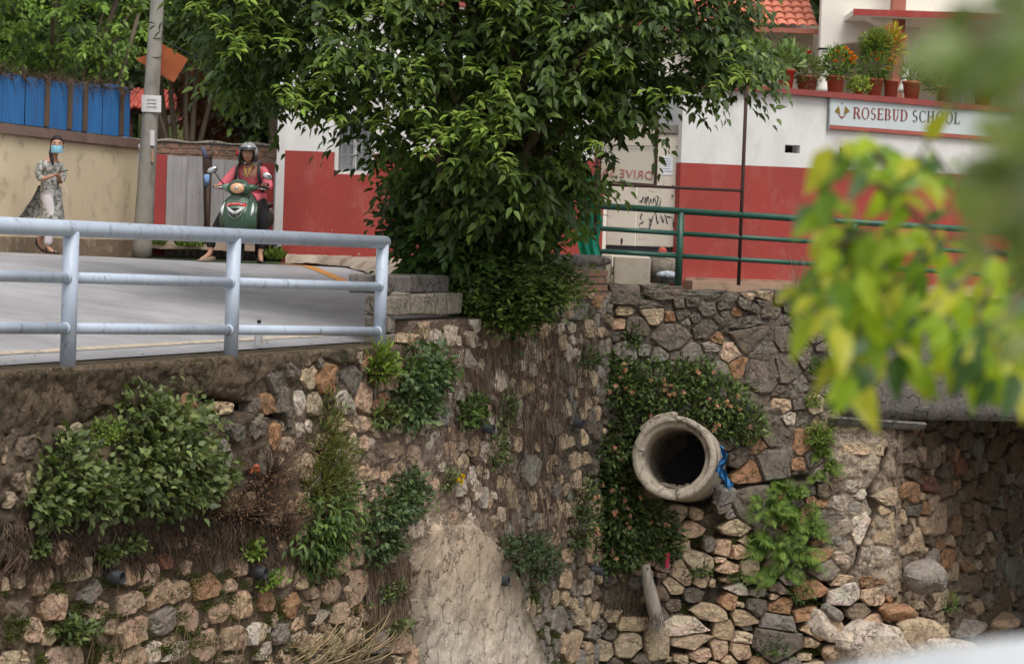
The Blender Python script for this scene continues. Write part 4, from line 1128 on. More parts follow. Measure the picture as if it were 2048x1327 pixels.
# serif capitals built from thick and thin strokes (unit height 1)
def glyph(ch):
    S = []      # polygons (list of points), arcs as thick-thin rings
    def bar(x0, x1, y0, y1): S.append([(x0, y0), (x1, y0), (x1, y1), (x0, y1)])
    def stem(x, w=.17): bar(x, x + w, .0, 1.0); bar(x - .07, x + w + .07, 0, .045); bar(x - .07, x + w + .07, .955, 1.0)
    def ring(cx, cy, rx, ry, a0, a1, tk=.17, tn=.05):
        n = 22; prev = None
        for i in range(n + 1):
            a = math.radians(a0 + (a1 - a0) * i / n); w = tn + (tk - tn) * abs(math.cos(a)) ** 1.5
            o = (cx + rx * math.cos(a), cy + ry * math.sin(a)); q = (cx + (rx - w) * math.cos(a), cy + (ry - min(w, ry * .5) * (tn / max(w, tn) if False else 1) * .6) * math.sin(a))
            if prev: S.append([prev[0], o, q, prev[1]])
            prev = (o, q)
    w = .8
    if ch == 'R': stem(.1); ring(.38, .735, .36, .265, 90, -90); bar(.27, .42, .955, 1); bar(.27, .42, .47, .51); S.append([(.40, .50), (.56, .50), (.90, 0), (.68, 0)]); w = .88
    elif ch == 'O': ring(.47, .5, .44, .52, 0, 360, .16); w = .95
    elif ch == 'S': ring(.36, .74, .27, .27, 40, 270, .13, .06); ring(.34, .26, .30, .28, 90, -140, .15, .06); w = .7
    elif ch == 'E': stem(.1); bar(.27, .68, .955, 1); bar(.27, .70, 0, .05); bar(.27, .55, .49, .535); bar(.64, .68, .80, .96); bar(.66, .70, .05, .2); bar(.52, .55, .42, .6); w = .75
    elif ch == 'B': stem(.1); ring(.38, .75, .30, .25, 90, -90); ring(.38, .26, .36, .26, 90, -90); w = .8
    elif ch == 'U': bar(.16, .32, .35, 1); bar(.06, .42, .955, 1); bar(.66, .72, .35, 1); bar(.56, .82, .955, 1); ring(.44, .36, .28, .38, 180, 360, .14, .07); w = .88
    elif ch == 'D': stem(.1); ring(.36, .5, .48, .5, 90, -90); w = .9
    elif ch == 'C': ring(.48, .5, .43, .52, 50, 310, .16); bar(.72, .76, .70, .95); w = .85
    elif ch == 'H': stem(.1); stem(.62); bar(.27, .62, .48, .53); w = .98
    elif ch == 'L': stem(.1); bar(.27, .70, 0, .05); bar(.66, .70, .05, .24); w = .75
    return S, w
def sign_text(txt, u0, u1, base, height, m, parent):
    tot = sum(glyph(c)[1] if c != ' ' else .5 for c in txt) + .08 * (len(txt) - 1); sx = (u1 - u0) / tot; x = 0
    for c in txt:
        S, w = glyph(c)
        mb = MB()
        for pg in S:
            a = sum(pg[i][0] * pg[(i + 1) % 4][1] - pg[(i + 1) % 4][0] * pg[i][1] for i in range(4))
            if a < 0: pg = pg[::-1]
            q = [GW.pt(u0 + (x + p[0]) * sx, base(u0 + (x + p[0]) * sx) + p[1] * height, .058) for p in pg]
            mb.prism(q, -GW.n * .0075)
        mb.build('letter', m, parent); x += w + .08
def uu_(px): return GW.uv(px, 235)[0]
hgt = abs(gz(1715, 238) - gz(1715, 215))
bs = lambda u: lin(u, uu_(1702), uu_(1915), gz(1702, 237), gz(1915, 248))
sign_text('ROSEBUD', uu_(1702), uu_(1812), bs, hgt * .98, m_lr, sg)
sign_text('SCHOOL', uu_(1820), uu_(1917), bs, hgt * .98, m_lg, sg)
# emblem: rosebud-like diamond split by a white U
def em(pts, m, nm):
    q = [GW.at(1640 + a / 5.02, 160 + b / 5.02, .056) for a, b in pts]
    MB().prism(q, -GW.n * .005).build(nm, m, sg)
m_olive = mat('emblem_olive', (.25, .17, .03), bump=0)
em([(130, 318), (168, 262), (180, 300), (185, 350)][::-1], m_olive, 'emblem'); em([(280, 318), (238, 262), (228, 300), (222, 350)], m_olive, 'emblem')
em([(162, 350), (185, 362), (203, 372), (222, 362), (248, 346), (202, 392)][::-1], m_lr, 'emblem'); em([(196, 238), (204, 230), (212, 238), (204, 248)], m_olive, 'emblem')

# blocks, pipe end and bag in front of the gate
m_bb = mat('pale_block', (.50, .44, .35), (.42, .36, .28), scale=6, bump=.4, dirt=(.2, .17, .12), dlo=.6, dhi=.8, vary=1)
for i, (a, b, c, d, Y, lab) in enumerate([(1193, 1224, 508, 562, 28.6, 'narrow pale concrete block standing left of the gate'), (1228, 1301, 512, 562, 28.5, 'wide pale concrete block standing in front of the gate')]):
    o = MB().box((X_(a, 540, Y), Y, Z_(a, d + 12, Y)), (X_(b, 540, Y), Y + .35, Z_(a, c, Y)), .015).build('concrete_block', m_bb); tag(o, lab, 'block')
mb = MB(); c = P(1326, 520, 29.0); mb.tube([(c.x, c.y, -.42), (c.x, c.y, c.z + .1)], .17, 20); tag(mb.build('concrete_drum', m_cb, None, True), 'short round concrete drum by the gate right of the pale blocks', 'drum')
mb = MB(); c = P(1325, 503, 28.9); mb.ball(c, .055, .05, .06); tag(mb.build('red_ball', mat('brick_red', (.5, .1, .07), bump=.1), None, True), 'small round red object resting on the concrete drum', 'ball')
mb = MB(); c = P(1335, 550, 28.2)
mb.ball(c, .14, .1, .055, 14, 8); tag(mb.build('cement_bag', mat('pale_bag', (.55, .57, .6), (.25, .3, .38), scale=20, contrast=(.5, .55), bump=.4), None, True), 'crumpled pale bag lying between the blocks and the railing post', 'bag')

# dark iron frame: poles, hanging banner box
fr = empty('iron_gantry', P(1478, 566, 27.35), 'thin rusty iron pole and crossbars holding a hanging banner by the gate', 'frame')
YF = 27.3
m_rust = mat('rusty_iron', (.075, .035, .028), (.05, .03, .026), scale=20, rough=.8, bump=.2)
def pole(a, b, r, nm='pole'): MB().tube([P(*a, YF), P(*b, YF)], r, 8).build(nm, m_rust, fr, True)
pole((1494, 150), (1477, 570), .022); pole((1196, 368), (1482, 381), .018, 'crossbar'); pole((1197, 215), (1190, 470), .020)
bn = empty('banner', P(1260, 300, YF + .05), 'hanging cream banner seen from behind with reversed red lettering', 'banner')
bq = [P(1203, 225, YF + .08), P(1315, 228, YF + .08), P(1311, 370, YF + .08), P(1200, 362, YF + .08)]
MB().prism([bq[3], bq[2], bq[1], bq[0]], (0, .012, 0)).build('cloth', mat('banner_cream', (.56, .51, .43), (.52, .40, .22), scale=2.2, contrast=(.55, .75), bump=.05, rough=.7), bn)
for a, b in ((0, 1), (1, 2), (3, 2), (0, 3)):
    MB().tube([bq[a] + Vector((0, -.01, 0)), bq[b] + Vector((0, -.01, 0))], .013 if (a, b) != (1, 2) else .02, 6).build('frame_bar', m_rust, bn)
mb = MB().tube([P(1201, 292, YF + .06), P(1314, 292, YF + .06)], .004, 5).build('wire', m_rust, bn)
m_lp = mat('faded_red', (.50, .20, .17), bump=0)
tp = P(1306, 359, YF + .074); sc_ = 15.5 / (FPX / YF)
mw = Matrix.Translation(Vector((tp.x, YF + .074, tp.z))) @ Matrix.Rotation(math.radians(2.0), 4, 'Y') @ Matrix(((-1, 0, 0, 0), (0, 0, 1, 0), (0, 1, 0, 0), (0, 0, 0, 1)))
text_mesh('lettering', 'DRIVE SAFE', sc_ * 1.55, m_lp, bn, mw, .002)
# green netting hanging beside the gate
m_net = mat('green_net', (.03, .36, .25), (.02, .26, .19), scale=9, rough=.6, bump=.3, trans=.3)
ng = []
for i in range(16):
    r = []
    for k in range(24):
        p = P(1158 + 44 * i / 15 + 4 * math.sin(k * .6), 350 + 165 * k / 23, 27.6); r.append((p.x, 27.6 + .05 * math.sin(i * 1.1 + k * .25) + .03 * math.sin(i * 2.3), p.z))
    ng.append(r)
tag(link('green_netting', grid_mesh('green_netting', np.array(ng)), m_net), 'bright green netting hanging in folds right of the tree trunk', 'netting')
# ================================================================== YELLOW WALL WITH BLUE SHEETS
m_yw = mat('cream_yellow_plaster', (.82, .68, .46), (.74, .61, .42), scale=1.6, rough=.85, bump=.2, bscale=25, dirt=(.33, .25, .16), dscale=3.2, dlo=.55, dhi=.8)
ya = P(-400, 500, 25.6); yb = P(270, 500, 34.2)
YW = Plane(ya.x, ya.y, yb.x - ya.x, yb.y - ya.y)
yu1 = YW.uv(270, 500)[0]
yw = empty('plastered_wall', YW.at(270, 497), 'cream yellow plastered roadside wall with a brown coping behind the walking woman', 'wall')
def yz(px, py): return YW.uv(px, py)
c0, c1 = yz(0, 266), yz(268, 296)
def ytop(u): return lin(u, c0[0], c1[0], c0[1], c1[1])
d0, d1 = yz(0, 246), yz(268, 278)
def yct(u): return lin(u, d0[0], d1[0], d0[1], d1[1])
def pseg(pl, name, m, u0, u1, lo, hi, h0, h1, parent):
    q = [pl.pt(u0, lo(u0), h0), pl.pt(u1, lo(u1), h0), pl.pt(u1, hi(u1), h0), pl.pt(u0, hi(u0), h0)]
    return MB().prism(q, -pl.n * (h0 - h1)).build(name, m, parent)
pseg(YW, 'body', m_yw, 0, yu1, lambda u: -.7, ytop, 0, -.25, yw)
m_cop2 = mat('brown_coping', (.26, .17, .135), (.20, .135, .11), scale=5, bump=.3, dirt=(.12, .09, .07), dlo=.55, dhi=.75)
pseg(YW, 'coping', m_cop2, -.02, yu1 + .04, ytop, yct, .06, -.31, yw)
pseg(YW, 'stained_foot', mat('stained_foot', (.33, .24, .16), (.24, .18, .13), scale=5, bump=.4, dirt=(.48, .38, .25), dscale=5, dlo=.5, dhi=.62), 0, yu1, lambda u: -.7, lambda u: -.12, .012, .001, yw)

def corrugated(name, pl, u0, u1, lo, hi, h, m, parent, pitch=.076, amp=.010, bend=0.0):
    n = max(6, int((u1 - u0) / pitch * 6)); V = []
    for i in range(n + 1):
        u = u0 + (u1 - u0) * i / n; w = h + amp * math.sin(2 * math.pi * u / pitch) + bend * math.sin((u - u0) / (u1 - u0) * 3.1)
        for off in (0, -.002):
            V.append(pl.pt(u, lo(u), w + off)); V.append(pl.pt(u, hi(u), w + off))
    F = []
    for i in range(n):
        a = i * 4
        F.append((a, a + 4, a + 5, a + 1)); F.append((a + 2, a + 3, a + 7, a + 6)); F.append((a + 1, a + 5, a + 7, a + 3)); F.append((a, a + 2, a + 6, a + 4))
    mb = MB().add(V, F); return mb.build(name, m, parent, False)
m_blue = mat('blue_sheet', (.035, .17, .42), (.03, .13, .33), scale=3, rough=.55, bump=.1, dirt=(.10, .09, .08), dscale=3, dlo=.6, dhi=.78, vary=1, stretch=.3)
m_wood = mat('weathered_wood', (.16, .10, .065), (.10, .07, .05), scale=8, bump=.4, stretch=.2)
bf = empty('sheet_fence', YW.at(120, 252), 'blue painted corrugated metal fence standing on top of the cream wall', 'fence')
b0, b1 = yz(0, 145), yz(258, 178)
def btop(u): return lin(u, b0[0], b1[0], b0[1], b1[1])
seams = [yz(p, 250)[0] for p in (-330, -230, -150, -80, 0, 44, 86, 130, 162, 200, 234, 258)]
for i in range(len(seams) - 1):
    o = random.uniform(-.03, .03)
    corrugated('sheet', YW, seams[i] + .008, seams[i + 1] - .004, lambda u: yct(u) + .012, lambda u, o=o: btop(u) + o, .02 + (.012 if i % 2 else 0), m_blue, bf, pitch=.085)
for px in (86, 132, 163, 236):
    u = yz(px, 250)[0]
    MB().obox(YW.pt(u, (yct(u) + btop(u)) / 2 + .02, .055), YW.eu, -YW.n, az, .045, .02, (btop(u) - yct(u)) / 2, .004).build('post', m_wood, bf)
mb = MB().obox(YW.pt(yu1 * .5, (yct(yu1 * .5) + btop(yu1 * .5)) / 2 + .1, -.04), YW.eu, -YW.n, az, yu1 * .48, .02, .03); 
# dry creeper litter on top of the sheets
nst = 900; uS = RNG.uniform(0, seams[-1], nst); A = YW.np_pts(uS, np.array([btop(u) for u in uS]) - .02, RNG.uniform(-.02, .06, nst))
B_ = A + RNG.normal(0, .09, (nst, 3)) + [0, 0, .05]; C_ = A + RNG.normal(0, .13, (nst, 3)) + [0, 0, -.04]
tag(link('dry_creeper', strands('dry_creeper', A, B_, C_, np.full(nst, .006), np.tile([[.10, .065, .04]], (nst, 1)) * RNG.uniform(.6, 1.4, (nst, 1))), mat('dry_stem', (1, 1, 1), (.8, .8, .8), bump=0, attr=True)),
    'tangle of dry brown creeper along the top of the blue fence', 'creeper', kind='stuff')

# ================================================================== GREY SHEET FENCE AND BRICK WALL
YS = 36.2
m_grey = mat('galvanised_sheet', (.40, .385, .385), (.30, .285, .28), scale=3, rough=.55, bump=.1, dirt=(.20, .16, .13), dscale=5, dlo=.58, dhi=.8, vary=1, stretch=.3)
m_reds = mat('red_sheet', (.38, .055, .05), (.30, .05, .045), scale=3, rough=.6, bump=.1, dirt=(.3, .2, .17), dscale=5, dlo=.65, dhi=.85)
m_wsh = mat('white_sheet', (.52, .52, .54), (.44, .44, .47), scale=3, rough=.6, bump=.1)
FS = Plane(P(240, 400, YS).x, YS, 1, .02)
sf = empty('corrugated_fence', P(420, 492, YS), 'grey and red corrugated metal sheet fence behind the scooter rider', 'fence')
t0, t1 = FS.uv(310, 308), FS.uv(565, 326)
ft = lambda u: lin(u, t0[0], t1[0], t0[1], t1[1])
for a, b, m, pit in [(256, 281, m_grey, .3), (283, 308, m_grey, .3), (309, 332, m_reds, .3), (333, 372, m_grey, .12), (373, 410, m_grey, .12), (411, 446, m_grey, .12), (447, 482, m_grey, .12), (483, 519, m_grey, .12), (520, 547, m_reds, .3), (548, 574, m_wsh, .3)]:
    o = random.uniform(-.02, .02)
    corrugated('sheet', FS, FS.uv(a, 400)[0], FS.uv(b, 400)[0], lambda u: -.35, lambda u, o=o: ft(u) + o, 0 + random.uniform(0, .015), m, sf, pitch=pit, amp=.012 if pit < .2 else .004)
bw = empty('brick_wall', P(420, 300, YS + .5), 'old brick wall with a ragged mortar top rising behind the metal sheets', 'wall')
BWp = Plane(P(230, 300, YS + .45).x, YS + .45, 1, .02)
q0, q1 = BWp.uv(262, 276), BWp.uv(565, 289)
bwt = lambda u: lin(u, q0[0], q1[0], q0[1], q1[1])
pseg(BWp, 'mortar', m_conc, 0, 6.2, lambda u: -.4, lambda u: bwt(u) - .03, -.01, -.22, bw)
for r in range(6):
    for k in range(24):
        u = .14 + k * .255 + (.127 if r % 2 else 0)
        if u > 6.0: continue
        z = bwt(u) - .10 - r * .088
        tiltb = random.uniform(-.03, .03)
        MB().obox(BWp.pt(u, z, -.05 + random.uniform(-.008, .008)), Vector((math.cos(tiltb), 0, math.sin(tiltb))), Vector((0, 1, 0)), az, .116, .055, .037, .006, .004).build('brick', m_brick, bw)
slab_grid('top_course', BWp, -.05, 6.2, lambda u: bwt(u) + .02 * math.sin(u * 9) , lambda u: bwt(u) - .05, .03, .24, m_conc, bw, du=.08, nz=3, amp=.02)
pseg(BWp, 'render_band', m_conc, 0, 6.2, lambda u: bwt(u) - .40, lambda u: bwt(u) - .27, .03, -.009, bw)
# wood poles leaning on the sheets
m_bl2 = mat('blue_cloth', (.05, .13, .38), bump=.2)
for (a, b, r, lab, mm) in [((419, 312), (412, 470), .045, 'dark rusty upright post leaning at the metal sheets', m_rust), ((408, 300), (414, 480), .03, 'thinner rusty upright post left of its twin', m_rust)]:
    o = MB().tube([P(*a, YS - .35), P(b[0], 500, YS - .4)], [r, r * 1.1], 8).build('iron_post', m_rust, None, True); tag(o, lab, 'post')
o = empty('wrapped_pole', P(418, 498, YS - .7), 'pole wrapped in blue cloth with two dark shoe-like paddles at its top', 'pole')
MB().tube([P(415, 345, YS - .5), P(417, 495, YS - .6)], .025, 8).build('shaft', m_dark, o, True)
mb = MB(); mb.loft([(P(407, 292, YS - .5) + Vector((0, 0, 0)), (.01, 0, 0), (0, .01, 0)), (P(407, 298, YS - .5), (.045, 0, 0), (0, .03, 0)), (P(409, 308, YS - .5), (.04, 0, 0), (0, .03, 0)), (P(413, 318, YS - .5), (.02, 0, 0), (0, .02, 0))], 10)
mb.build('paddle', mat('slate_blue', (.12, .13, .2), bump=.1), o, True)
mb = MB(); mb.tube([P(426, 303, YS - .5), P(419, 320, YS - .5)], [.03, .02], 8); mb.build('paddle', m_dark, o, True)
mb = MB(); mb.tube([P(413, 350, YS - .53), P(414, 362, YS - .55), P(412, 372, YS - .53)], [.05, .04, .03], 8); mb.build('wrap', mat('blue_wrap', (.2, .35, .6), bump=.3), o, True)
tag(MB().prism([P(566, 300, YS - 1), P(566, 326, YS - 1), P(556, 326, YS - 1)], (0, .02, 0)).build('blue_flap', m_bl2), 'small blue triangular flap at the corner of the red building', 'flap')

# ================================================================== UTILITY POLE
YP = 33.3
m_pole = mat('pole_concrete', (.32, .305, .27), (.25, .235, .205), scale=4, rough=.9, bump=.35, bscale=40, dirt=(.17, .15, .12), dscale=4, dlo=.52, dhi=.75, stretch=.5)
pb, pt_ = P(284, 503, YP), P(322, -120, YP)
up = empty('utility_pole', (pb.x, pb.y, -.3), 'round concrete utility pole with pasted papers between the cream wall and metal sheets', 'pole')
ps = [pb + Vector((0, 0, -.15))] + [pb.lerp(pt_, t) for t in np.linspace(.02, 1, 9)]
MB().tube(ps, [.145] + [.142 - .055 * t for t in np.linspace(0, 1, 9)], 20).build('shaft', m_pole, up, True)
def around(px, py0, py1, wpx, m, nm, r=.128, text=False):
    c0_ = P(px, py0, YP); c1_ = P(px, py1, YP); w = wpx / (FPX / YP) / 2
    V = []; n = 8
    for i in range(n + 1):
        t = -1 + 2 * i / n; x = t * w; y = YP - r - .006 + .03 * t * t
        for off in (0, .004):
            V.append((c0_.x + x, y + off, c0_.z + (random.uniform(-.004, .004)))); V.append((c1_.x + x, y + off, c1_.z))
    F = []
    for i in range(n):
        a = i * 4; F += [(a, a + 1, a + 5, a + 4), (a + 2, a + 6, a + 7, a + 3), (a, a + 4, a + 6, a + 2), (a + 1, a + 3, a + 7, a + 5)]
    F += [(0, 2, 3, 1), (n * 4, n * 4 + 1, n * 4 + 3, n * 4 + 2)]
    return MB().add(V, F).build(nm, m, up)
m_paper = mat('paper_white', (.70, .68, .66), (.62, .60, .58), scale=8, bump=.05)
pp = around(305, 192, 225, 39, m_paper, 'paper_sign')
mb = MB()
for k in range(3):
    a = P(297, 201 + k * 7, YP); mb.box((a.x, YP - .140, a.z), (a.x + .14, YP - .136, a.z + .012))
mb.build('print', mat('pale_ink', (.4, .37, .4), bump=0), pp)
around(306, 262, 292, 11, m_paper, 'paper_strip')
around(307, 300, 325, 6, mat('orange_faded', (.5, .3, .2), bump=0), 'paper_strip', .13)
for py in (74, 112):
    a = P(313 - (py - 74) * .06, py, YP); mb = MB(); r = .108
    mb.tube([(a.x + r * math.cos(t), a.y + r * math.sin(t), a.z + .03 * math.sin(t)) for t in np.linspace(0, 6.28, 17)], .007, 5); mb.build('wire_tie', m_dark, up)
# rusty orange board fixed behind the pole
ob = [P(322, 86, YP + .25), P(376, 118, YP + .25), P(348, 165, YP + .25), P(270, 118, YP + .25)]
tag(MB().prism([ob[3], P(318, 148, YP + .25), ob[2], ob[1], ob[0], P(300, 108, YP + .25)], (0, .02, 0)).build('rusty_board', mat('rust_orange', (.42, .11, .035), (.30, .085, .03), scale=4, bump=.2, rough=.7, dirt=(.15, .06, .03), dlo=.6, dhi=.8)), 'tilted rusty orange metal board behind the utility pole', 'board')
mb = MB()
MB_ = mb.ball(P(282, 293, YP), .045, .03, .05, 10, 6)
tag(mb.build('white_lamp', mat('white_plastic', (.75, .75, .75), rough=.4, bump=0), None, True), 'small white bulb shaped lamp on the wall end beside the utility pole', 'lamp')
# overhead cables
for i, (a, b, Y0, Y1, r) in enumerate([((320, 78), (620, 128), YP, 34, .010)]):
    p0, p1 = P(*a, Y0), P(*b, Y1); pts = [p0.lerp(p1, t) + Vector((0, 0, -.25 * math.sin(math.pi * t))) for t in np.linspace(0, 1, 10)]
    tag(MB().tube(pts, r, 5).build('cable', m_black, None, True), 'thin black cable running right from the pole into the trees', 'cable')

# ================================================================== HUT WITH RED TILES
YH = 44
hut = empty('tiled_hut', P(330, 280, YH), 'open hut with a small red tiled roof seen behind the utility pole', 'hut')
m_tile = mat('red_tile', (.50, .085, .06), (.36, .07, .05), scale=9, rough=.6, bump=.3, vary=1, dirt=(.4, .25, .2), dscale=16, dlo=.55, dhi=.7)
m_dwood = mat('dark_timber', (.10, .045, .035), bump=.3)
h0 = P(240, 214, YH); h1 = P(352, 214, YH); hr = P(250, 168, YH + 1.3)
for r in range(4):
    nn = 13 - r
    for k in range(nn):
        x = h0.x + (k + .5) * (h1.x - h0.x) / 13 * (1 - 0) ; t = r / 4
        c = Vector((x, YH + t * 1.3, h0.z + t * .38 + .02 * (k % 2)))
        MB().tube([c + Vector((0, -.02, -.01)), c + Vector((0, .36, .125))], .048, 7).build('roof_tile', m_tile, hut, True)
MB().box((h0.x, YH + .1, h0.z - .12), (h1.x - .15, YH + .2, h0.z - .02)).build('beam', m_dwood, hut)
for px in (262, 330):
    a = P(px, 230, YH + .3); MB().box((a.x - .05, YH + .2, -.2), (a.x + .05, YH + .3, h0.z - .02)).build('post', m_dwood, hut)
a = P(312, 236, YH + .5); b = P(358, 248, YH + .5)
MB().box((a.x, YH + .45, b.z), (b.x, YH + .55, a.z)).build('white_panel', m_white, hut)
a = P(356, 236, YH + .5); b = P(369, 249, YH + .5)
MB().ball(((a.x + b.x) / 2, YH + .5, (a.z + b.z) / 2), .07, .05, .06, 8, 6).build('red_finial', m_tile, hut, True)
MB().box((h0.x + .1, YH + 1.6, -.2), (h1.x, YH + 1.75, h0.z - .05)).build('back_wall', mat('hut_wall', (.28, .15, .1), (.12, .2, .06), scale=2, bump=.3), hut)

# ================================================================== HOUSE AT THE UPPER RIGHT
YQ = 37.0
m_cream = mat('cream_wall', (.80, .76, .68), (.74, .70, .62), scale=2, rough=.8, bump=.12, dirt=(.6, .56, .48), dscale=2, dlo=.6, dhi=.85)
m_beige = mat('beige_wall', (.52, .47, .37), (.46, .42, .33), scale=2, rough=.85, bump=.12)
m_orr = mat('orange_tile', (.70, .23, .14), (.60, .19, .12), scale=7, rough=.55, bump=.25, vary=1)
m_rcol = mat('brown_red', (.36, .13, .09), (.30, .11, .08), scale=5, bump=.2)
hs = empty('house', P(1700, 300, YQ), 'cream house with an orange tiled roof and arched porch behind the garden wall', 'house')
def hx(px, Y=YQ, py=100): return P(px, py, Y).x
def hz(py, Y=YQ, px=1700): return P(px, py, Y).z
# main wall with arch
x0, x1 = hx(1640), hx(1790); zt = 7.0
arch = [(1658, 100), (1672, 92), (1695, 86), (1722, 82), (1750, 80), (1790, 79)]
poly = [P(1640, 100, YQ), P(1658, 100, YQ)] + [P(a, b, YQ) for a, b in arch[1:]]
poly = [Vector((v.x, YQ, v.z)) for v in poly] + [Vector((x1, YQ, zt)), Vector((x0, YQ, zt))]
MB().prism(poly, (0, .25, 0)).build('arch_wall', m_cream, hs)
MB().box((x0, YQ, -.4), (hx(1656), YQ + .25, hz(100) + .02)).build('pier', m_cream, hs)
MB().box((hx(1560), YQ + 1.9, -.4), (hx(2300), YQ + 2.1, hz(30))).build('porch_wall', m_beige, hs)
# left wing with the tiled roof
MB().box((hx(1380), YQ + .9, -.4), (x0 - .002, YQ + 1.1, hz(58))).build('wing_wall', m_beige, hs)
ze = hz(54); zr_ = hz(8, YQ + 1.5)
MB().box((hx(1380), YQ + .30, ze - .10), (x0 - .004, YQ + .42, ze - .02)).build('fascia', m_rcol, hs)
rows, cols = 5, 12
xl, xr_ = hx(1395), x0 - .01
for r in range(rows):
    for k in range(cols):
        w = (xr_ - xl) / cols; cx = xl + (k + .5) * w
        a = Vector((cx, YQ + .28 + r * .30, ze + r * .13)); b = a + Vector((0, .34, .147))
        mb = MB(); V = []
        for j, p in enumerate((a, b)):
            for i in range(6):
                t = i / 5; V.append(p + Vector(((t - .5) * w * .97, 0, .035 * math.sin(t * math.pi) + (.03 if j == 0 else 0))))
        V += [v - Vector((0, 0, .02)) for v in V]
        F = [(i, i + 1, i + 7, i + 6) for i in range(5)] + [(12 + i + 1, 12 + i, 12 + i + 6, 12 + i + 7) for i in range(5)] + [(i + 1, i, i + 12, i + 13) for i in range(5)] + [(i + 6, i + 7, i + 19, i + 18) for i in range(5)] + [(0, 6, 18, 12), (5, 17, 23, 11)]
        mb.add(V, F).build('roof_tile', m_orr, hs, True)
MB().box((xl, YQ + 1.8, ze - .4), (xr_, YQ + 1.9, ze + 3)).build('upper_wall', m_cream, hs)
MB().box((xl, YQ + .32, ze - .06), (xr_, YQ + 1.8, ze - .03)).build('soffit', m_beige, hs)
# projecting slab with its red edge
sa_, sb_ = P(1708, 18, YQ - 1.0), P(2200, 28, YQ - 1.0)
MB().box((sa_.x, YQ - 1.0, sa_.z - .09), (sb_.x, YQ + 1.8, sa_.z - .01)).build('balcony_slab', m_cream, hs)
MB().box((sa_.x - .01, YQ - 1.03, sa_.z - .10), (sb_.x, YQ - 1.003, sa_.z)).build('slab_edge', m_red, hs)
MB().prism([P(1722, 27, YQ - .7), P(1785, 27, YQ - .7), P(1785, 58, YQ - .7)], (0, .5, 0)).build('bracket', m_cream, hs)
MB().box((hx(1772), YQ - .55, -.4), (hx(1797), YQ - .25, zt)).build('column', m_rcol, hs)
MB().box((hx(1800), YQ + .2, hz(14)), (hx(2300), YQ + .4, zt)).build('balcony_wall', m_cream, hs)
MB().box((hx(1797), YQ + .6, -.4), (hx(1850), YQ + .8, hz(25))).build('pier', m_cream, hs)
MB().tube([(hx(1850), YQ - .3, hz(108)), (hx(2300), YQ - .3, hz(108) - .0)], .03, 8).build('handrail', m_iron, hs)
for px in range(1860, 2200, 60):
    MB().tube([(hx(px), YQ - .3, hz(200)), (hx(px), YQ - .3, hz(108))], .015, 6).build('baluster', m_iron, hs)
for z_ in (103, 131):
    a = P(1642, z_, YQ - .1); MB().tube([a, P(1662, z_, YQ - .1)], .02, 6).build('gate_bar', m_iron, hs)
# balustrade bottle shape at the foot of the pier
for px in (1650, 1810):
    c = P(px, 178, YQ - 5.2)
    prof = [(.0, .10), (.05, .10), (.10, .075), (.18, .055), (.24, .045), (.30, .04), (.33, .05)]
    tag(MB().loft([(Vector((c.x, c.y, c.z - .05 + z)), (r, 0, 0), (0, r, 0)) for z, r in prof], 14).build('baluster_urn', m_cream, None, True), ['white bottle shaped baluster between pots left of the orange flowers', 'white bottle shaped baluster beside the third clay pot'][px > 1700], 'baluster')
for (a, b, Y, lab) in [(560, 1200, 35, 'pale plastered house mostly hidden behind the big tree crown'), (1200, 1420, 38, 'cream building gable glimpsed through the right side of the tree crown')]:
    o = empty('plastered_house', (hx((a + b) / 2, Y), Y, 0), lab, 'house')
    MB().box((hx(a, Y), Y, -.3), (hx(b, Y), Y + 4, 3.6)).build('wall', m_cream if Y > 36 else m_white, o)
    MB().box((hx(a, Y) - .2, Y - .3, 3.601), (hx(b, Y) + .2, Y + 4.3, 3.75)).build('roof', m_cope, o)
    for k in range(2):
        x = hx(a + (b - a) * (k + .5) / 2, Y); f = MB().box((x - .5, Y - .03, 1.6), (x + .5, Y - .001, 2.9)).build('window', m_iron, o)
        MB().box((x - .44, Y - .04, 1.66), (x + .44, Y - .031, 2.84)).build('pane', m_glass, f)

# ================================================================== CONCRETE PIPE
m_pipe = rock('pipe_concrete', (.20, .16, .12), .55, .68, .022, 3.2, .82, 1.15, 4.5, (.62, .56, .47), .66, base=(.50, .43, .34)) if True else mat('pipe_concrete', (.47, .41, .33), (.36, .31, .25), scale=4, rough=.9, bump=.55, bscale=36, dirt=(.17, .14, .11), dscale=4.5, dlo=.54, dhi=.72)
pc = P(1347, 914, 26.02)
Yp = pc.y
axis = Vector((.20, 1, -.135)).normalized()                 # from the mouth into the wall
side = axis.cross(Vector((0, 0, 1))).normalized(); upv = side.cross(axis).normalized()
s_ = FPX / Yp
RO = 84.5 / s_; RI = RO * .735
cpipe = empty('drain_pipe', pc + Vector((0, 0, -RO)), 'large pale concrete drain pipe jutting from the wall beneath flowering shrub', 'pipe')
def ring_loft(prof, n=56):
    V = []; F = []
    for (t, r) in prof:
        for k in range(n):
            a = 2 * math.pi * k / n
            rr = r * (1 + .006 * math.sin(3 * a) + .004 * math.sin(11 * a + t * 9))
            V.append(pc + axis * t + (side * math.cos(a) + upv * math.sin(a)) * rr)
    for i in range(len(prof) - 1):
        for k in range(n):
            a = i * n + k; b = i * n + (k + 1) % n; F.append((a, b, b + n, a + n))
    return MB().add(V, F)
ring_loft([(1.5, RO * .985), (.9, RO * .985), (.3, RO * .99), (.02, RO), (.0, RO * .985), (-.006, RO * .87), (.004, RO * .86), (.045, RO * .845), (.055, RO * .80), (.06, RI * 1.03), (.075, RI), (.6, RI * .99), (1.5, RI * .98)]).build('barrel', m_pipe, cpipe, True)
ch = MB(); V = []; na = 14
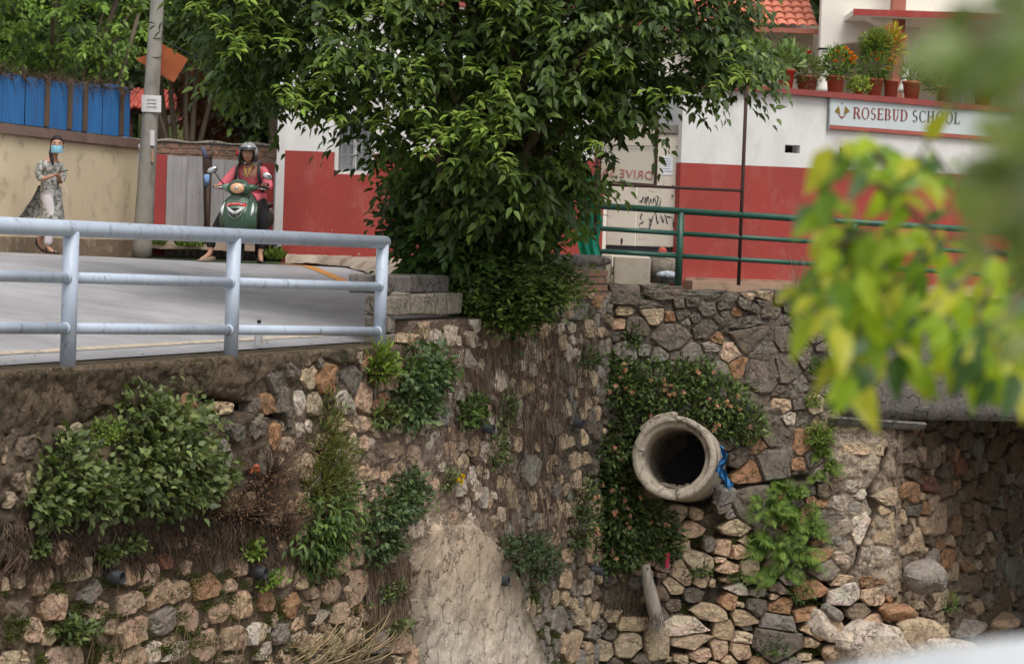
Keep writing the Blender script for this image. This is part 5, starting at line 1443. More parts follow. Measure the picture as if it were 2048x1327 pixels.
for i, (t, r) in enumerate([(.05, 1.0), (.055, 1.07), (.09, 1.10), (.30, 1.09), (.32, 1.0)]):
    for k in range(na):
        a = math.radians(92 + 52 * k / (na - 1)) ; V.append(pc + axis * (t + random.uniform(-.012, .012)) + (side * math.cos(a) + upv * math.sin(a)) * RO * (r + random.uniform(-.012, .012)))
F = [(i * na + k, i * na + k + 1, (i + 1) * na + k + 1, (i + 1) * na + k) for i in range(4) for k in range(na - 1)] + [tuple(i * na for i in range(5)), tuple(i * na + na - 1 for i in range(4, -1, -1))]
ch.add(V, F).build('broken_collar', m_pipe, cpipe)
mb = MB()
for k in range(60):
    t = random.uniform(.12, 1.3); a = math.radians(random.uniform(-118, -62))
    c = pc + axis * t + (side * math.cos(a) + upv * math.sin(a)) * RI * .95
    mb.obox(c, side, axis, upv, random.uniform(.015, .05), random.uniform(.015, .05), random.uniform(.01, .035), .006, .008)
tag(mb.build('silt_and_stones', m_stone if False else mat('silt', (.25, .2, .16), (.17, .14, .11), scale=15, bump=.5), None), 'gravel and stones lying on the floor of the large pipe', 'gravel', kind='stuff')
MB().add([pc + axis * 1.5 + (side * math.cos(2 * math.pi * k / 24) + upv * math.sin(2 * math.pi * k / 24)) * RI for k in range(24)], [tuple(range(24))]).build('far_end', m_black, cpipe)
# saddle stone under the pipe and slab crack stones
c = P(1452, 990, 26.6)
tag(MB().obox(c, W3.eu, -W3.n, az, .10, .14, .11, .03, .04).build('wedge_stone', m_dconc), 'grey angular wedge stone propping the right side of the pipe', 'stone')
# blue cloth hanging on the pipe
bc = []
for i in range(24):
    r = []
    for k in range(8):
        px = 1440 + 6 * math.sin(i * .35) + i * .55 + (k - 3.5) * (.9 + min(i, 18) * .10) + 2.2 * math.sin(i * 1.3 + k); py = 890 + i * 3.7
        p = P(px, py + 3 * math.sin(k * 1.3 + i * .2), 26.10); r.append((p.x, 26.12 + .05 * math.sin(k * 1.9 + i * 1.1), p.z))
    bc.append(r)
tag(link('blue_cloth', grid_mesh('blue_cloth', np.array(bc)), mat('bright_blue_cloth', (.05, .22, .45), (.03, .15, .36), scale=18, rough=.7, bump=.5)), 'crumpled bright blue plastic cloth hanging against the side of the pipe', 'cloth')

# small drain pipes in the left wall
m_pvc = mat('black_pvc', (.045, .05, .055), (.03, .03, .032), scale=20, rough=.55, bump=.1)
labs = ['short dark weep pipe poking from the wall below the dry grass', 'dark weep pipe poking out left of the flowering shrub', 'dark weep pipe half hidden under the flowering shrub', 'dark weep pipe beside the low grey bush at the plaster patch', 'dark weep pipe above the pale stones in the lower left wall', 'small weep pipe hidden between stones at the far left']
for i, (px, py) in enumerate([(962, 853), (1143, 842), (1184, 1137), (992, 1156), (501, 1138), (211, 1146)]):
    u, v = W1F.uv(px, py); a = W1F.pt(u, v, -.15); b = W1F.pt(u, v - .02, .14)
    o = empty('weep_pipe', b, labs[i], 'pipe', 'weep pipes in the left retaining wall')
    d = (b - a).normalized(); n = 16; V = []; s1 = d.cross(Vector((0, 0, 1))).normalized(); s2 = s1.cross(d)
    for (t, r) in [(0, .05), (1, .05), (1, .041), (.3, .041)]:
        for k in range(n):
            q = 2 * math.pi * k / n; V.append(a.lerp(b, t) + (s1 * math.cos(q) + s2 * math.sin(q)) * r)
    F = [(j * n + k, j * n + (k + 1) % n, (j + 1) * n + (k + 1) % n, (j + 1) * n + k) for j in range(3) for k in range(n)] + [tuple(range(3 * n, 4 * n))]
    MB().add(V, F).build('tube', m_pvc, o, True)

# bleached broken log
m_log = mat('bleached_wood', (.48, .42, .36), (.28, .24, .2), scale=30, rough=.95, bump=.9, bscale=40, stretch=.08)
lp = [W3.at(1278, 1120, .28), W3.at(1283, 1150, .27), W3.at(1290, 1180, .25), W3.at(1298, 1210, .24), W3.at(1302, 1232, .23)]
log = empty('broken_log', lp[-1], 'bleached splintered log hanging from the shrub under the pipe', 'log')
MB().tube(lp, [.055, .065, .085, .085, .07], 14).build('trunk', m_log, log, True)
nS = 120; k_ = RNG.integers(0, 2, nS)
A = np.array([tuple(lp[4] + Vector((random.uniform(-.07, .07), random.uniform(-.06, .04), random.uniform(-.02, .1)))) for _ in range(nS)])
C_ = A + np.c_[RNG.uniform(-.04, .04, nS), RNG.uniform(-.03, .03, nS), -RNG.uniform(.04, .16, nS)]
link('splinters', strands('splinters', A, (A + C_) / 2, C_, np.full(nS, .006), np.tile([[.4, .35, .3]], (nS, 1)) * RNG.uniform(.6, 1.3, (nS, 1))), MATS['dry_stem'], log)
# boulders and fallen blocks at the foot of the right wall
def boulder(px, py, w, h, hh, tone, lab, rot=0, nm='boulder', cat='boulder', pl=None):
    pl = pl or W3
    u, v = pl.uv(px, py); ru = w / 2 / 166; rv = h / 2 / 166
    n = 26; m = 16; V = []
    rr = np.random.default_rng(int(px + py)); ph = rr.uniform(0, 6, 6)
    planes = nrm(rr.normal(0, 1, (12, 3))); offs = rr.uniform(.66, .92, 12)
    mb = MB(); mb.ball((0, 0, 0), 1, 1, 1, n, m); q = np.array(mb.v)
    q = nrm(q)
    k = np.ones(len(q))
    for pn, of in zip(planes, offs):
        d = q @ pn; k = np.where(d > 1e-3, np.minimum(k, of / np.maximum(d, 1e-3)), k)
    q = q * k[:, None]
    q = q * (1 + .05 * (fbm(q[:, 0] * 4 + ph[0], q[:, 2] * 4 + q[:, 1] * 3 + ph[1], 4) - .5)[:, None] * 2)
    q[:, 0] *= ru * 1.15; q[:, 2] *= rv * 1.15; q[:, 1] *= hh
    c, s = math.cos(math.radians(-rot)), math.sin(math.radians(-rot))
    X = q[:, 0] * c - q[:, 2] * s; Z = q[:, 0] * s + q[:, 2] * c
    W = pl.np_pts(u + X, v + Z, -q[:, 1] + hh * .35)
    mb.v = [tuple(x) for x in W]
    base = TONE[tone]; mb.c = [tuple(min(1, b * random.uniform(.95, 1.05)) for b in base) for _ in mb.v]
    return tag(mb.build(nm, m_stone, None), lab, cat)
boulder(1745, 1300, 175, 130, .32, 'W', 'large pale boulder at the bottom right of the wall foot')
boulder(1640, 1250, 44, 84, .14, 'W', 'long pale block tilted in the dark gap of the wall', 40 * 1.0 - 85, 'fallen_block', 'stone')
boulder(1660, 1222, 50, 26, .12, 'G', 'grey slab leaning over the gap beside the tilted block', 30, 'fallen_block', 'stone')
boulder(1665, 1305, 46, 34, .14, 'P', 'pinkish block lying under the long tilted block', 12, 'fallen_block', 'stone')
boulder(1790, 1222, 74, 36, .16, 'O', 'orange tan oblong stone wedged above the large boulder', 6, 'fallen_block', 'stone')
boulder(1835, 1180 + 85, 110, 60, .22, 'T', 'tan layered rock right of the large boulder', 8)
boulder(1920, 1255, 130, 46, .25, 'G', 'long grey rock at the foot of the bridge abutment', -4, pl=W4)
boulder(1990, 1240, 90, 40, .25, 'P', 'pinkish rounded rock at the abutment foot farthest right', -6, pl=W4)
boulder(1880, 1300, 150, 70, .3, 'W', 'pale low rock ledge half hidden by the white blur', 0)
boulder(1850, 1150, 90, 70, .2, 'G', 'jutting grey rock with a dark underside near the corner of the abutment', 12)
boulder(2060, 1290, 180, 80, .3, 'T', 'tan rock ledge at the right edge under the bridge', 0, pl=W4)

# road litter
gpt_b = P(520, 700, 18.9)
bo = empty('plastic_bottle', (W1.at(522, 690).x - .05, W1.at(522, 690).y + .25, -.93), 'clear plastic bottle with a dark cap standing on the road edge', 'bottle')
bx_, by_ = bo.location.x, bo.location.y; bz_ = rz(bx_, by_)
bo.location.z = bz_
m_pet = mat('clear_plastic', (.85, .87, .88), rough=.12, bump=0, alpha=.35)
MB().loft([(Vector((bx_, by_, bz_ + z)), (r, 0, 0), (0, r, 0)) for z, r in [(0, .03), (.02, .034), (.09, .034), (.11, .030), (.15, .034), (.17, .026), (.195, .013), (.21, .012)]], 16).build('body', m_pet, bo, True)
MB().tube([(bx_, by_, bz_ + .21), (bx_, by_, bz_ + .235)], .017, 12).build('cap', m_black, bo, True)
rr = random.Random(5)
mb = MB()
for k in range(36):
    s = rr.uniform(-1, 6.5); w = rr.choice([.12, .2, .3, .5, 1.0]) * rr.uniform(.3, 1.2)
    p = W1.pt(s, 0, -w); z = rz(p.x, p.y) + .003; r = rr.uniform(.003, .008)
    mb.ball((p.x, p.y, z), r, r, r * .7, 5, 4)
tag(mb.build('grit', mat('grit', (.12, .1, .08), bump=0)), 'small grit and pebbles scattered along the road edge line', 'grit', kind='stuff')

# white parapet of the near bank, close to the lens
m_near = mat('white_coping', (.66, .68, .70), rough=.6, bump=.05)
Vn = []
nn = 24; mm = 10
for i in range(nn + 1):
    t = i / nn; px = 1540 + 900 * t; py = 1445 - 128 * math.sin(min(1, t * 1.15) * math.pi / 2)
    p = P(px, py + 12, 1.75)
    for k in range(mm + 1):
        a = math.pi * k / mm
        Vn.append((p.x, 1.75 + .22 - .22 * math.cos(a) * -1 if False else 1.75 + .12 - .12 * math.cos(a), p.z - .04 + .04 * math.sin(a)))
    Vn.append((p.x, 1.75 + .24, -1.9)); Vn.append((p.x, 1.75, -1.9))
w_ = mm + 3
Fn = [(i * w_ + k, i * w_ + (k + 1) % w_, (i + 1) * w_ + (k + 1) % w_, (i + 1) * w_ + k) for i in range(nn) for k in range(w_)] + [tuple(range(w_))[::-1], tuple(range(nn * w_, nn * w_ + w_))]
tag(MB().add(Vn, Fn).build('near_parapet', m_near, None, True), 'white rounded parapet close to the viewer blurred at the bottom right corner', 'parapet')

tag(MB().tube([W1F.pt(U1C - .1, -.12, .0), W3.at(1192, 535, .25), W3.at(1204, 560, .12), W3.at(1206, 600, .09), W3.at(1206, 650, .10), W3.at(1203, 700, .08), W3.at(1184, 760, .07), W3.at(1180, 830, .05)], .008, 6).build('hanging_cable', m_black, None, True), 'thin black cable hanging down the corner where the two stone walls meet', 'cable')
# ================================================================== FLOWER POTS
m_terra = mat('terracotta', (.45, .13, .07), (.36, .11, .065), scale=9, rough=.8, bump=.2, dirt=(.3, .2, .15), dscale=8, dlo=.6, dhi=.8, vary=1)
m_leaf = mat('leaf', (1.34, 1.2, 1.0), (.95, .88, .75), scale=30, rough=.46, bump=0, attr=True, trans=.22, spec=.35)
m_leafm = mat('leaf_matt', (1.28, 1.15, 1.0), (.92, .85, .75), scale=30, rough=.6, bump=0, attr=True, trans=.25, spec=.25)
m_petal = mat('petal', (1, 1, 1), (.85, .85, .85), scale=40, rough=.6, bump=0, attr=True, trans=.3)
m_stem = mat('stem', (.16, .12, .07), (.10, .08, .05), scale=20, rough=.9, bump=.3)
m_soil = mat('soil', (.06, .045, .03), bump=.5)
m_trunk = mat('bark', (.17, .13, .09), (.10, .078, .055), scale=10, rough=.95, bump=.8, bscale=30, stretch=.3)

def pal(n, cols, lo=.7, hi=1.25):
    c = np.array(cols)[RNG.integers(0, len(cols), n)]
    return np.clip(c * RNG.uniform(lo, hi, (n, 1)) * RNG.uniform(.93, 1.07, (n, 3)), 0, 1)
def rdir(n): return nrm(RNG.normal(0, 1, (n, 3)))

def pot(px, ybot, ytop, wt, wb, lab, kind, dY=0.0, m=None):
    u = GW.uv(px, ybot)[0]; base = GW.pt(u, topz(u) + .076, -.13 + dY)
    s = FPX / base.y
    H = (ybot - ytop) / s; rt = wt / 2 / s; rb = wb / 2 / s
    o = empty('flower_pot', base, lab, 'flower pot', 'flower pots on the garden wall')
    z = base.z
    MB().loft([(Vector((base.x, base.y, z + a * H)), (r, 0, 0), (0, r, 0)) for a, r in [(0, rb), (.86, rt * .93), (.86, rt * 1.02), (1.0, rt * 1.04), (1.0, rt * .9), (.88, rt * .86)]], 22).build('pot', m or m_terra, o, True)
    MB().tube([(base.x, base.y, z + H * .80), (base.x, base.y, z + H * .89)], rt * .85, 16).build('soil', m_soil, o)
    top = np.array([base.x, base.y, z + H])
    def foliage(n, rx, rz_, L, W, cols, up=.6, cz=None, simple=False, drp=0):
        c = top + [0, 0, rz_ * .7 if cz is None else cz]
        d = rdir(n); r = RNG.uniform(.25, 1, n) ** .5
        Pp = c + d * r[:, None] * [rx, rx * .8, rz_]
        D = nrm(d * .8 + rdir(n) * .6 + [0, 0, up]); N_ = nrm(d + [0, -.4, .9])
        D[:, 2] -= drp
        link('leaves', leaf_mesh('leaves', Pp, D, N_, L * RNG.uniform(.7, 1.3, n), W * RNG.uniform(.7, 1.3, n), pal(n, cols), simple), m_leafm, o)
        ns = 14; A = np.tile(top - [0, 0, H * .1], (ns, 1)) + RNG.normal(0, rx * .15, (ns, 3)) * [1, 1, 0]; C = c + rdir(ns) * [rx, rx * .8, rz_] * .8
        link('stems', strands('stems', A, (A + C) / 2 + [0, 0, .03], C, np.full(ns, .006), pal(ns, [(.12, .16, .05)])), MATS['dry_stem'], o)['kind'] = 'stuff'
    def flower(px2, py2, r, col):
        c = P(px2, py2, base.y - .05); n = 26
        d = rdir(n); d[:, 2] = abs(d[:, 2])
        link('flower', leaf_mesh('flower', np.tile(np.array(c), (n, 1)), d, rdir(n), np.full(n, r), np.full(n, r * .8), pal(n, [col], .85, 1.15), True), m_petal, o)
    return o, foliage, flower, top
OR = (.85, .30, .012)
G1 = [(.10, .20, .035), (.15, .26, .05), (.07, .14, .03)]
G2 = [(.22, .30, .07), (.30, .36, .10), (.13, .22, .05)]
o, f, fl_, t = pot(1455, 158, 118, 42, 30, 'red clay pot nearest the tree with mixed leaves', 0, m=m_terra); f(260, .22, .25, .10, .03, G1)
o, f, fl_, t = pot(1515, 164, 122, 40, 30, 'clay pot partly hidden by the tree leaves with arching foliage', 0); f(260, .2, .22, .10, .03, G1)
o, f, fl_, t = pot(1580, 170, 130, 36, 26, 'bright red clay pot with broad pale leaves beside the brown bushy pot', 0, m=mat('red_pot', (.55, .06, .045), (.45, .055, .04), scale=9, bump=.1)); f(200, .20, .17, .15, .04, [(.25, .36, .16), (.14, .24, .08)], .9)
fl_(1618, 106, .045, (.6, .03, .03)); fl_(1592, 120, .03, (.6, .05, .04))
o, f, fl_, t = pot(1622, 175, 145, 46, 32, 'wide brown pot overflowing with fine feathery green bush', 0, m=mat('brown_pot', (.26, .11, .07), bump=.1)); f(700, .20, .22, .07, .012, [(.14, .20, .05), (.10, .15, .04)], .3, .06)
o, f, fl_, t = pot(1679, 179, 144, 38, 29, 'terracotta pot full of round orange marigolds left of the tall feathery plant', 0); f(420, .22, .22, .09, .022, G1, .5)
for a, b in [(1662, 116), (1672, 124), (1675, 105), (1692, 99), (1701, 108), (1704, 121), (1696, 120), (1689, 124), (1707, 128), (1709, 116), (1683, 112)]: fl_(a, b, .05, OR)
o, f, fl_, t = pot(1757, 184, 148, 35, 26, 'terracotta pot with a tall feathery plant and low orange flowers', 0); f(520, .22, .30, .10, .018, G1, .5, .2); 
n = 900; c = np.array(P(1752, 85, t[1])); d = rdir(n)
link('feathery_leaves', leaf_mesh('feathery_leaves', c + d * RNG.uniform(.1, 1, (n, 1)) * [.2, .15, .16], nrm(d + [0, 0, .4]), rdir(n), np.full(n, .09), np.full(n, .014), pal(n, G2), True), m_leafm, o)
for a, b in [(1746, 110), (1757, 121), (1780, 120), (1777, 138), (1752, 109), (1790, 128), (1763, 109)]: fl_(a, b, .05, OR)
o, f, fl_, t = pot(1792, 187, 150, 30, 24, 'smaller clay pot with a tall red and yellow croton plant', 0, dY=-.02); 
n = 420; c = np.array(P(1786, 90, t[1])); d = rdir(n)
link('croton_leaves', leaf_mesh('croton_leaves', c + d * RNG.uniform(.1, 1, (n, 1)) * [.17, .14, .28], nrm(d + [0, 0, .3]), rdir(n), np.full(n, .10), np.full(n, .03), pal(n, [(.55, .5, .08), (.35, .38, .08), (.5, .12, .06), (.45, .35, .05)])), m_leafm, o)
MB().tube([Vector(t) - Vector((0, 0, .03)), P(1787, 100, t[1])], .01, 6).build('stem', m_stem, o)
o, f, fl_, t = pot(1832, 189, 152, 38, 26, 'clean orange pot with a small sparse yellow flowered plant', 0); f(170, .17, .15, .08, .025, [(.10, .18, .06), (.18, .26, .08)], .5)
fl_(1844, 119, .035, (.75, .6, .03)); fl_(1830, 128, .03, (.5, .55, .1))
o, f, fl_, t = pot(1900, 194, 162, 36, 28, 'clay pot with spiky variegated leaves right of the sparse yellow one', 0); f(260, .24, .14, .2, .02, [(.35, .40, .16), (.16, .24, .08)], .8, .05, True)
o, f, fl_, t = pot(1975, 200, 165, 36, 28, 'clay pot with orange flowers at the right behind blurred leaves', 0); f(420, .24, .24, .09, .025, G1)
for a, b in [(1978, 128), (1984, 124), (1992, 122), (1986, 146), (1996, 130)]: fl_(a, b, .05, OR)
o, f, fl_, t = pot(1728, 183, 170, 20, 16, 'tiny pot of pale green foliage low between the two flower pots', 0); f(320, .17, .10, .06, .03, [(.30, .42, .08), (.2, .3, .07)], .4, .05)

# ================================================================== SHRUBS ON THE WALLS
def wall_shrub(name, label, cat, pl, blobs, n, L, W, cols, thick=.35, droop=.1, up=.3, simple=False, flowers=None, stemc=(.10, .07, .04), group=None, mtl=None, narrow=False, frond=False, nstem=26, root=None):
    """blobs: (px,py,rx,ry) ellipses on the wall face; leaves fill half ellipsoids bulging from it"""
    b = np.array(blobs, float)
    area = b[:, 2] * b[:, 3]; pick = RNG.choice(len(b), n, p=area / area.sum())
    d = rdir(n); d[:, 1] = np.abs(d[:, 1]); r = RNG.uniform(.12, 1, n) ** .42
    r *= .66 + .68 * vnoise(d[:, 0] * 2.5 + pick * 3.1 + 50, d[:, 2] * 2.5 + 50)
    U = np.zeros(len(b)); V_ = np.zeros(len(b)); RU = np.zeros(len(b)); RV = np.zeros(len(b))
    for i, (px, py, rx, ry) in enumerate(blobs):
        U[i], V_[i] = pl.uv(px, py); RU[i] = abs(pl.uv(px + rx, py)[0] - pl.uv(px - rx, py)[0]) / 2; RV[i] = abs(pl.uv(px, py + ry)[1] - pl.uv(px, py - ry)[1]) / 2
    r = np.where(RNG.random(n) < .12, r * RNG.uniform(1.05, 1.5, n), r)
    u = U[pick] + d[:, 0] * r * RU[pick]; v = V_[pick] + d[:, 2] * r * RV[pick]; h = .03 + d[:, 1] * r * np.minimum(thick, RV[pick] * .9 + .05)
    Pp = pl.np_pts(u, v, h)
    eu, nn_ = np.array(pl.eu), np.array(pl.n)
    out = d[:, :1] * eu + d[:, 1:2] * nn_ + d[:, 2:] * [0, 0, 1.]
    D = nrm(out * .7 + rdir(n) * .55 + [0, 0, up - droop]); N_ = nrm(out * .4 + nn_ * .35 + np.array([0, 0, .75]) + rdir(n) * .35)
    base = pl.at(*(root or (blobs[0][0], blobs[0][1] + blobs[0][3] * .5)))
    o = empty(name, base, label, cat, group)
    Ls = L * .85 * RNG.uniform(.6, 1.25, n); 
    tag(link('foliage', leaf_mesh('foliage', Pp, D, N_, Ls, Ls * W / L, pal(n, cols), simple), mtl or m_leaf, o), kind='stuff')
    ns = nstem * len(b); pk = RNG.integers(0, n, ns)
    A = np.array([pl.np_pts(np.array([U[p]]), np.array([V_[p] - RV[p] * .6]), np.array([-.01]))[0] for p in pick[pk]]); C = Pp[pk]
    tag(link('stems', strands('stems', A, (A + C) / 2 + nn_ * .05, C, RNG.uniform(.004, .009, ns), pal(ns, [stemc])), MATS['dry_stem'], o), kind='stuff')
    if flowers:
        cnt, r0, fc = flowers
        idx = np.argsort(-(d[:, 1] + RNG.uniform(0, .8, n)))[:cnt * 6]; idx = RNG.choice(idx, cnt, replace=False)
        for q in idx:
            c = Pp[q] + nn_ * .045; m_ = 20; dd = rdir(m_); dd = nrm(dd + nn_ * .8)
            link('flower', leaf_mesh('flower', np.tile(c, (m_, 1)), dd, rdir(m_), np.full(m_, r0), np.full(m_, r0 * .8), pal(m_, fc, .8, 1.15), True), m_petal, o)
    return o
GA = [(.10, .15, .052), (.13, .185, .068), (.075, .115, .042), (.18, .23, .10), (.06, .09, .035)]       # grey-green nettles
GB = [(.05, .10, .028), (.075, .135, .035), (.10, .17, .04)]                      # darker
GC = [(.13, .22, .04), (.18, .27, .05), (.09, .16, .035)]                         # bright
wall_shrub('wall_shrub', 'largest leafy green bush growing from the left wall below the ledge', 'bush', W1F, [(300, 900, 95, 95), (265, 815, 40, 50), (345, 960, 85, 75), (250, 960, 60, 80), (390, 950, 45, 55), (330, 850, 60, 55)], 2700, .078, .056, GA, .42, droop=.25)
wall_shrub('wall_shrub', 'leafy bush at the left end of the wall beside the largest bush', 'bush', W1F, [(110, 950, 60, 75), (85, 1000, 50, 60), (160, 985, 50, 70), (105, 890, 28, 30)], 1250, .075, .05, GA, .3, droop=.25)
wall_shrub('wall_shrub', 'small fine-leaved green tuft tucked above the two left bushes', 'bush', W1F, [(190, 865, 40, 28)], 900, .03, .016, GC, .15, simple=True)
wall_shrub('tall_weed', 'tall narrow feathery weed rising on the wall right of the dry bush', 'weed', W1F, [(640, 820, 16, 42), (635, 880, 28, 50), (650, 930, 38, 60), (625, 970, 42, 60)], 1900, .085, .012, [(.12, .17, .05), (.16, .19, .06), (.09, .13, .04), (.2, .2, .07)], .22, up=.7, simple=True, root=(640, 990))
wall_shrub('wall_shrub', 'dark broad-leaved bush hanging below the tall feathery weed', 'bush', W1F, [(640, 1020, 55, 60), (620, 1080, 45, 50), (655, 1075, 40, 40), (620, 1120, 20, 45)], 1500, .09, .035, GB, .3, droop=.7)
wall_shrub('wall_shrub', 'blue-green leafy bush growing right under the railing end post', 'bush', W1F, [(825, 740, 50, 50), (815, 800, 42, 60), (860, 750, 28, 40)], 1500, .08, .058, [(.075, .135, .055), (.06, .105, .045), (.1, .16, .07)], .25, droop=.3)
wall_shrub('wall_weed', 'small bright green weed at the foot of the railing end post', 'weed', W1F, [(742, 715, 18, 26), (750, 742, 22, 22)], 300, .11, .035, GC, .16, up=.6)
wall_shrub('wall_weed', 'low ragged weed left of the blue-green bush on orange stones', 'weed', W1F, [(765, 830, 34, 24)], 330, .07, .05, GA, .12)
wall_shrub('wall_shrub', 'grey-green bush in the middle of the wall left of the plaster patch', 'bush', W1F, [(760, 1020, 45, 45), (750, 1085, 42, 40), (800, 1000, 36, 40), (800, 960, 20, 26)], 1800, .07, .042, [(.07, .12, .05), (.095, .15, .065), (.05, .09, .04)], .25, droop=.4)
wall_shrub('wall_weed', 'small leafy clump left of the upper weep pipe', 'weed', W1F, [(930, 825, 26, 34)], 420, .075, .045, GB, .16)
wall_shrub('wall_weed', 'sparse green creeper right of the upper weep pipe', 'weed', W1F, [(1000, 820, 20, 40), (985, 900, 22, 40)], 380, .07, .035, GA, .12)
wall_shrub('wall_weed', 'small weed with yellow flowers on the middle of the wall', 'weed', W1F, [(888, 958, 18, 20)], 130, .06, .03, GA, .1, flowers=(3, .035, [(.8, .55, .02)]))
wall_shrub('wall_shrub', 'low grey-leaved bush beside the bare plaster patch', 'bush', W1F, [(1040, 1105, 45, 36), (1075, 1135, 35, 30), (1000, 1090, 20, 22)], 1200, .07, .035, [(.085, .13, .07), (.06, .10, .05)], .22)
LANT = [(.07, .125, .035), (.10, .165, .05), (.055, .095, .03), (.15, .22, .07), (.04, .07, .025)]
FLC = [(.9, .50, .40), (.92, .66, .38), (.88, .50, .50)]
wall_shrub('flowering_shrub', 'spreading lantana shrub with pink and orange flower heads above the pipe', 'shrub', W3, [(1240, 780, 70, 50), (1330, 770, 90, 50), (1430, 800, 70, 55), (1490, 850, 40, 40), (1390, 745, 50, 30), (1290, 840, 55, 35), (1225, 740, 45, 30), (1420, 850, 60, 30)], 5200, .075, .036, LANT, .45, droop=.2, flowers=(44, .034, FLC), nstem=20)
wall_shrub('flowering_shrub', 'darker lantana shrub with a few flowers hanging left of the pipe', 'shrub', W3, [(1215, 900, 55, 60), (1200, 970, 70, 60), (1235, 1030, 85, 60), (1310, 1040, 45, 35), (1230, 1095, 90, 50), (1320, 1090, 40, 30), (1160, 1050, 35, 60)], 5200, .085, .045, [(.06, .11, .035), (.085, .14, .045), (.04, .075, .025), (.12, .18, .06)], .5, droop=.3, flowers=(26, .034, FLC), nstem=20)
wall_shrub('flowering_shrub', 'left arm of flowering lantana reaching over the corner of the walls', 'shrub', W1F, [(1165, 715, 22, 22), (1150, 1000, 22, 40), (1150, 1060, 24, 50)], 700, .075, .036, LANT, .25, flowers=(6, .034, FLC))
wall_shrub('wall_weed', 'thin green vine climbing the wall above the flowering shrub', 'weed', W3, [(1262, 675, 20, 26), (1232, 720, 26, 18)], 260, .07, .035, LANT, .1)
wall_shrub('wall_shrub', 'round fine-leaved bush at the seam above the ferns', 'bush', W3, [(1635, 868, 28, 26), (1640, 895, 18, 14)], 1500, .032, .02, GC, .22)
wall_shrub('wall_shrub', 'small round dark bush high on the seam near the bridge', 'bush', W3, [(1632, 735, 22, 18)], 800, .032, .02, GB, .18)
wall_shrub('wall_weed', 'little green clump between the two round seam bushes', 'weed', W3, [(1622, 802, 18, 16)], 360, .035, .02, GC, .12)
wall_shrub('wall_weed', 'small weed on the rocks under the bridge corner', 'weed', W3, [(1895, 1205, 16, 22), (1830, 1262, 26, 18)], 420, .05, .018, GB, .15)
wall_shrub('wall_weed', 'ground-hugging plant at the foot of the rubble beneath the ferns', 'weed', W3, [(1545, 1295, 36, 26), (1600, 1180, 30, 24)], 700, .05, .026, GB, .15)

def fern(label, pl, spots, L, n_fr=9, cols=GC):
    b = pl.at(*spots[0][:2]); o = empty('fern', b, label, 'fern', 'ferns on the right retaining wall')
    PP, DD, NN, LL, WW = [], [], [], [], []
    nv = np.array(pl.n)
    for (px, py, sc) in spots:
        c = np.array(pl.at(px, py, .04))
        for k in range(n_fr):
            a = random.uniform(-1.3, 1.3); out = np.array(pl.eu) * math.sin(a) * .8 + nv * .5 * random.uniform(.5, 1.2) + np.array([0, 0, .75 * math.cos(a) + .1])
            out /= np.linalg.norm(out); ln = L * sc * random.uniform(.7, 1.2); m_ = 20
            ts = np.linspace(.08, 1, m_)
            pts = c + out * (ts * ln)[:, None] + np.array([0, 0, -1.]) * (ts ** 2 * ln * random.uniform(.5, .95))[:, None]
            tan = nrm(out[None] + np.array([[0, 0, -1.]]) * (2 * ts * .7)[:, None]); sd = nrm(np.cross(tan, nv[None] + np.array([[0, 0, .6]])))
            nm = nrm(np.cross(sd, tan))
            for s in (-1, 1):
                PP.append(pts); DD.append(nrm(sd * s + tan * .45)); NN.append(nm); w = ln * .30 * np.sin(np.clip(ts * 1.08, 0, 1) * math.pi * .92 + .22); LL.append(np.maximum(w, .01)); WW.append(np.maximum(w * .12, .006))
            PP.append(pts); DD.append(tan); NN.append(nm); LL.append(np.full(m_, ln / m_ * 1.4)); WW.append(np.full(m_, .007))
    PP, DD, NN = map(np.concatenate, (PP, DD, NN)); LL, WW = np.concatenate(LL), np.concatenate(WW)
    tag(link('fronds', leaf_mesh('fronds', PP, DD, NN, LL, WW, pal(len(PP), cols, .85, 1.15), True), m_leafm, o), kind='stuff')
    return o
fern('large cluster of arching green ferns below the wall crack', W3, [(1560, 985, .8), (1585, 1000, .8), (1530, 1020, .9), (1560, 1050, 1.1), (1600, 1060, .9), (1500, 1090, .9), (1540, 1100, 1.2), (1585, 1110, 1.1), (1610, 1130, .8), (1555, 1150, 1.0), (1600, 1030, .9), (1520, 1150, .7), (1620, 1070, .8)], .46, 6, [(.14, .25, .05), (.2, .32, .07), (.09, .17, .04)])
fern('narrow fern hanging at the wall seam below the round bush', W3, [(1640, 915, .8), (1650, 945, .9), (1632, 960, .7), (1665, 930, .6)], .30, 7)

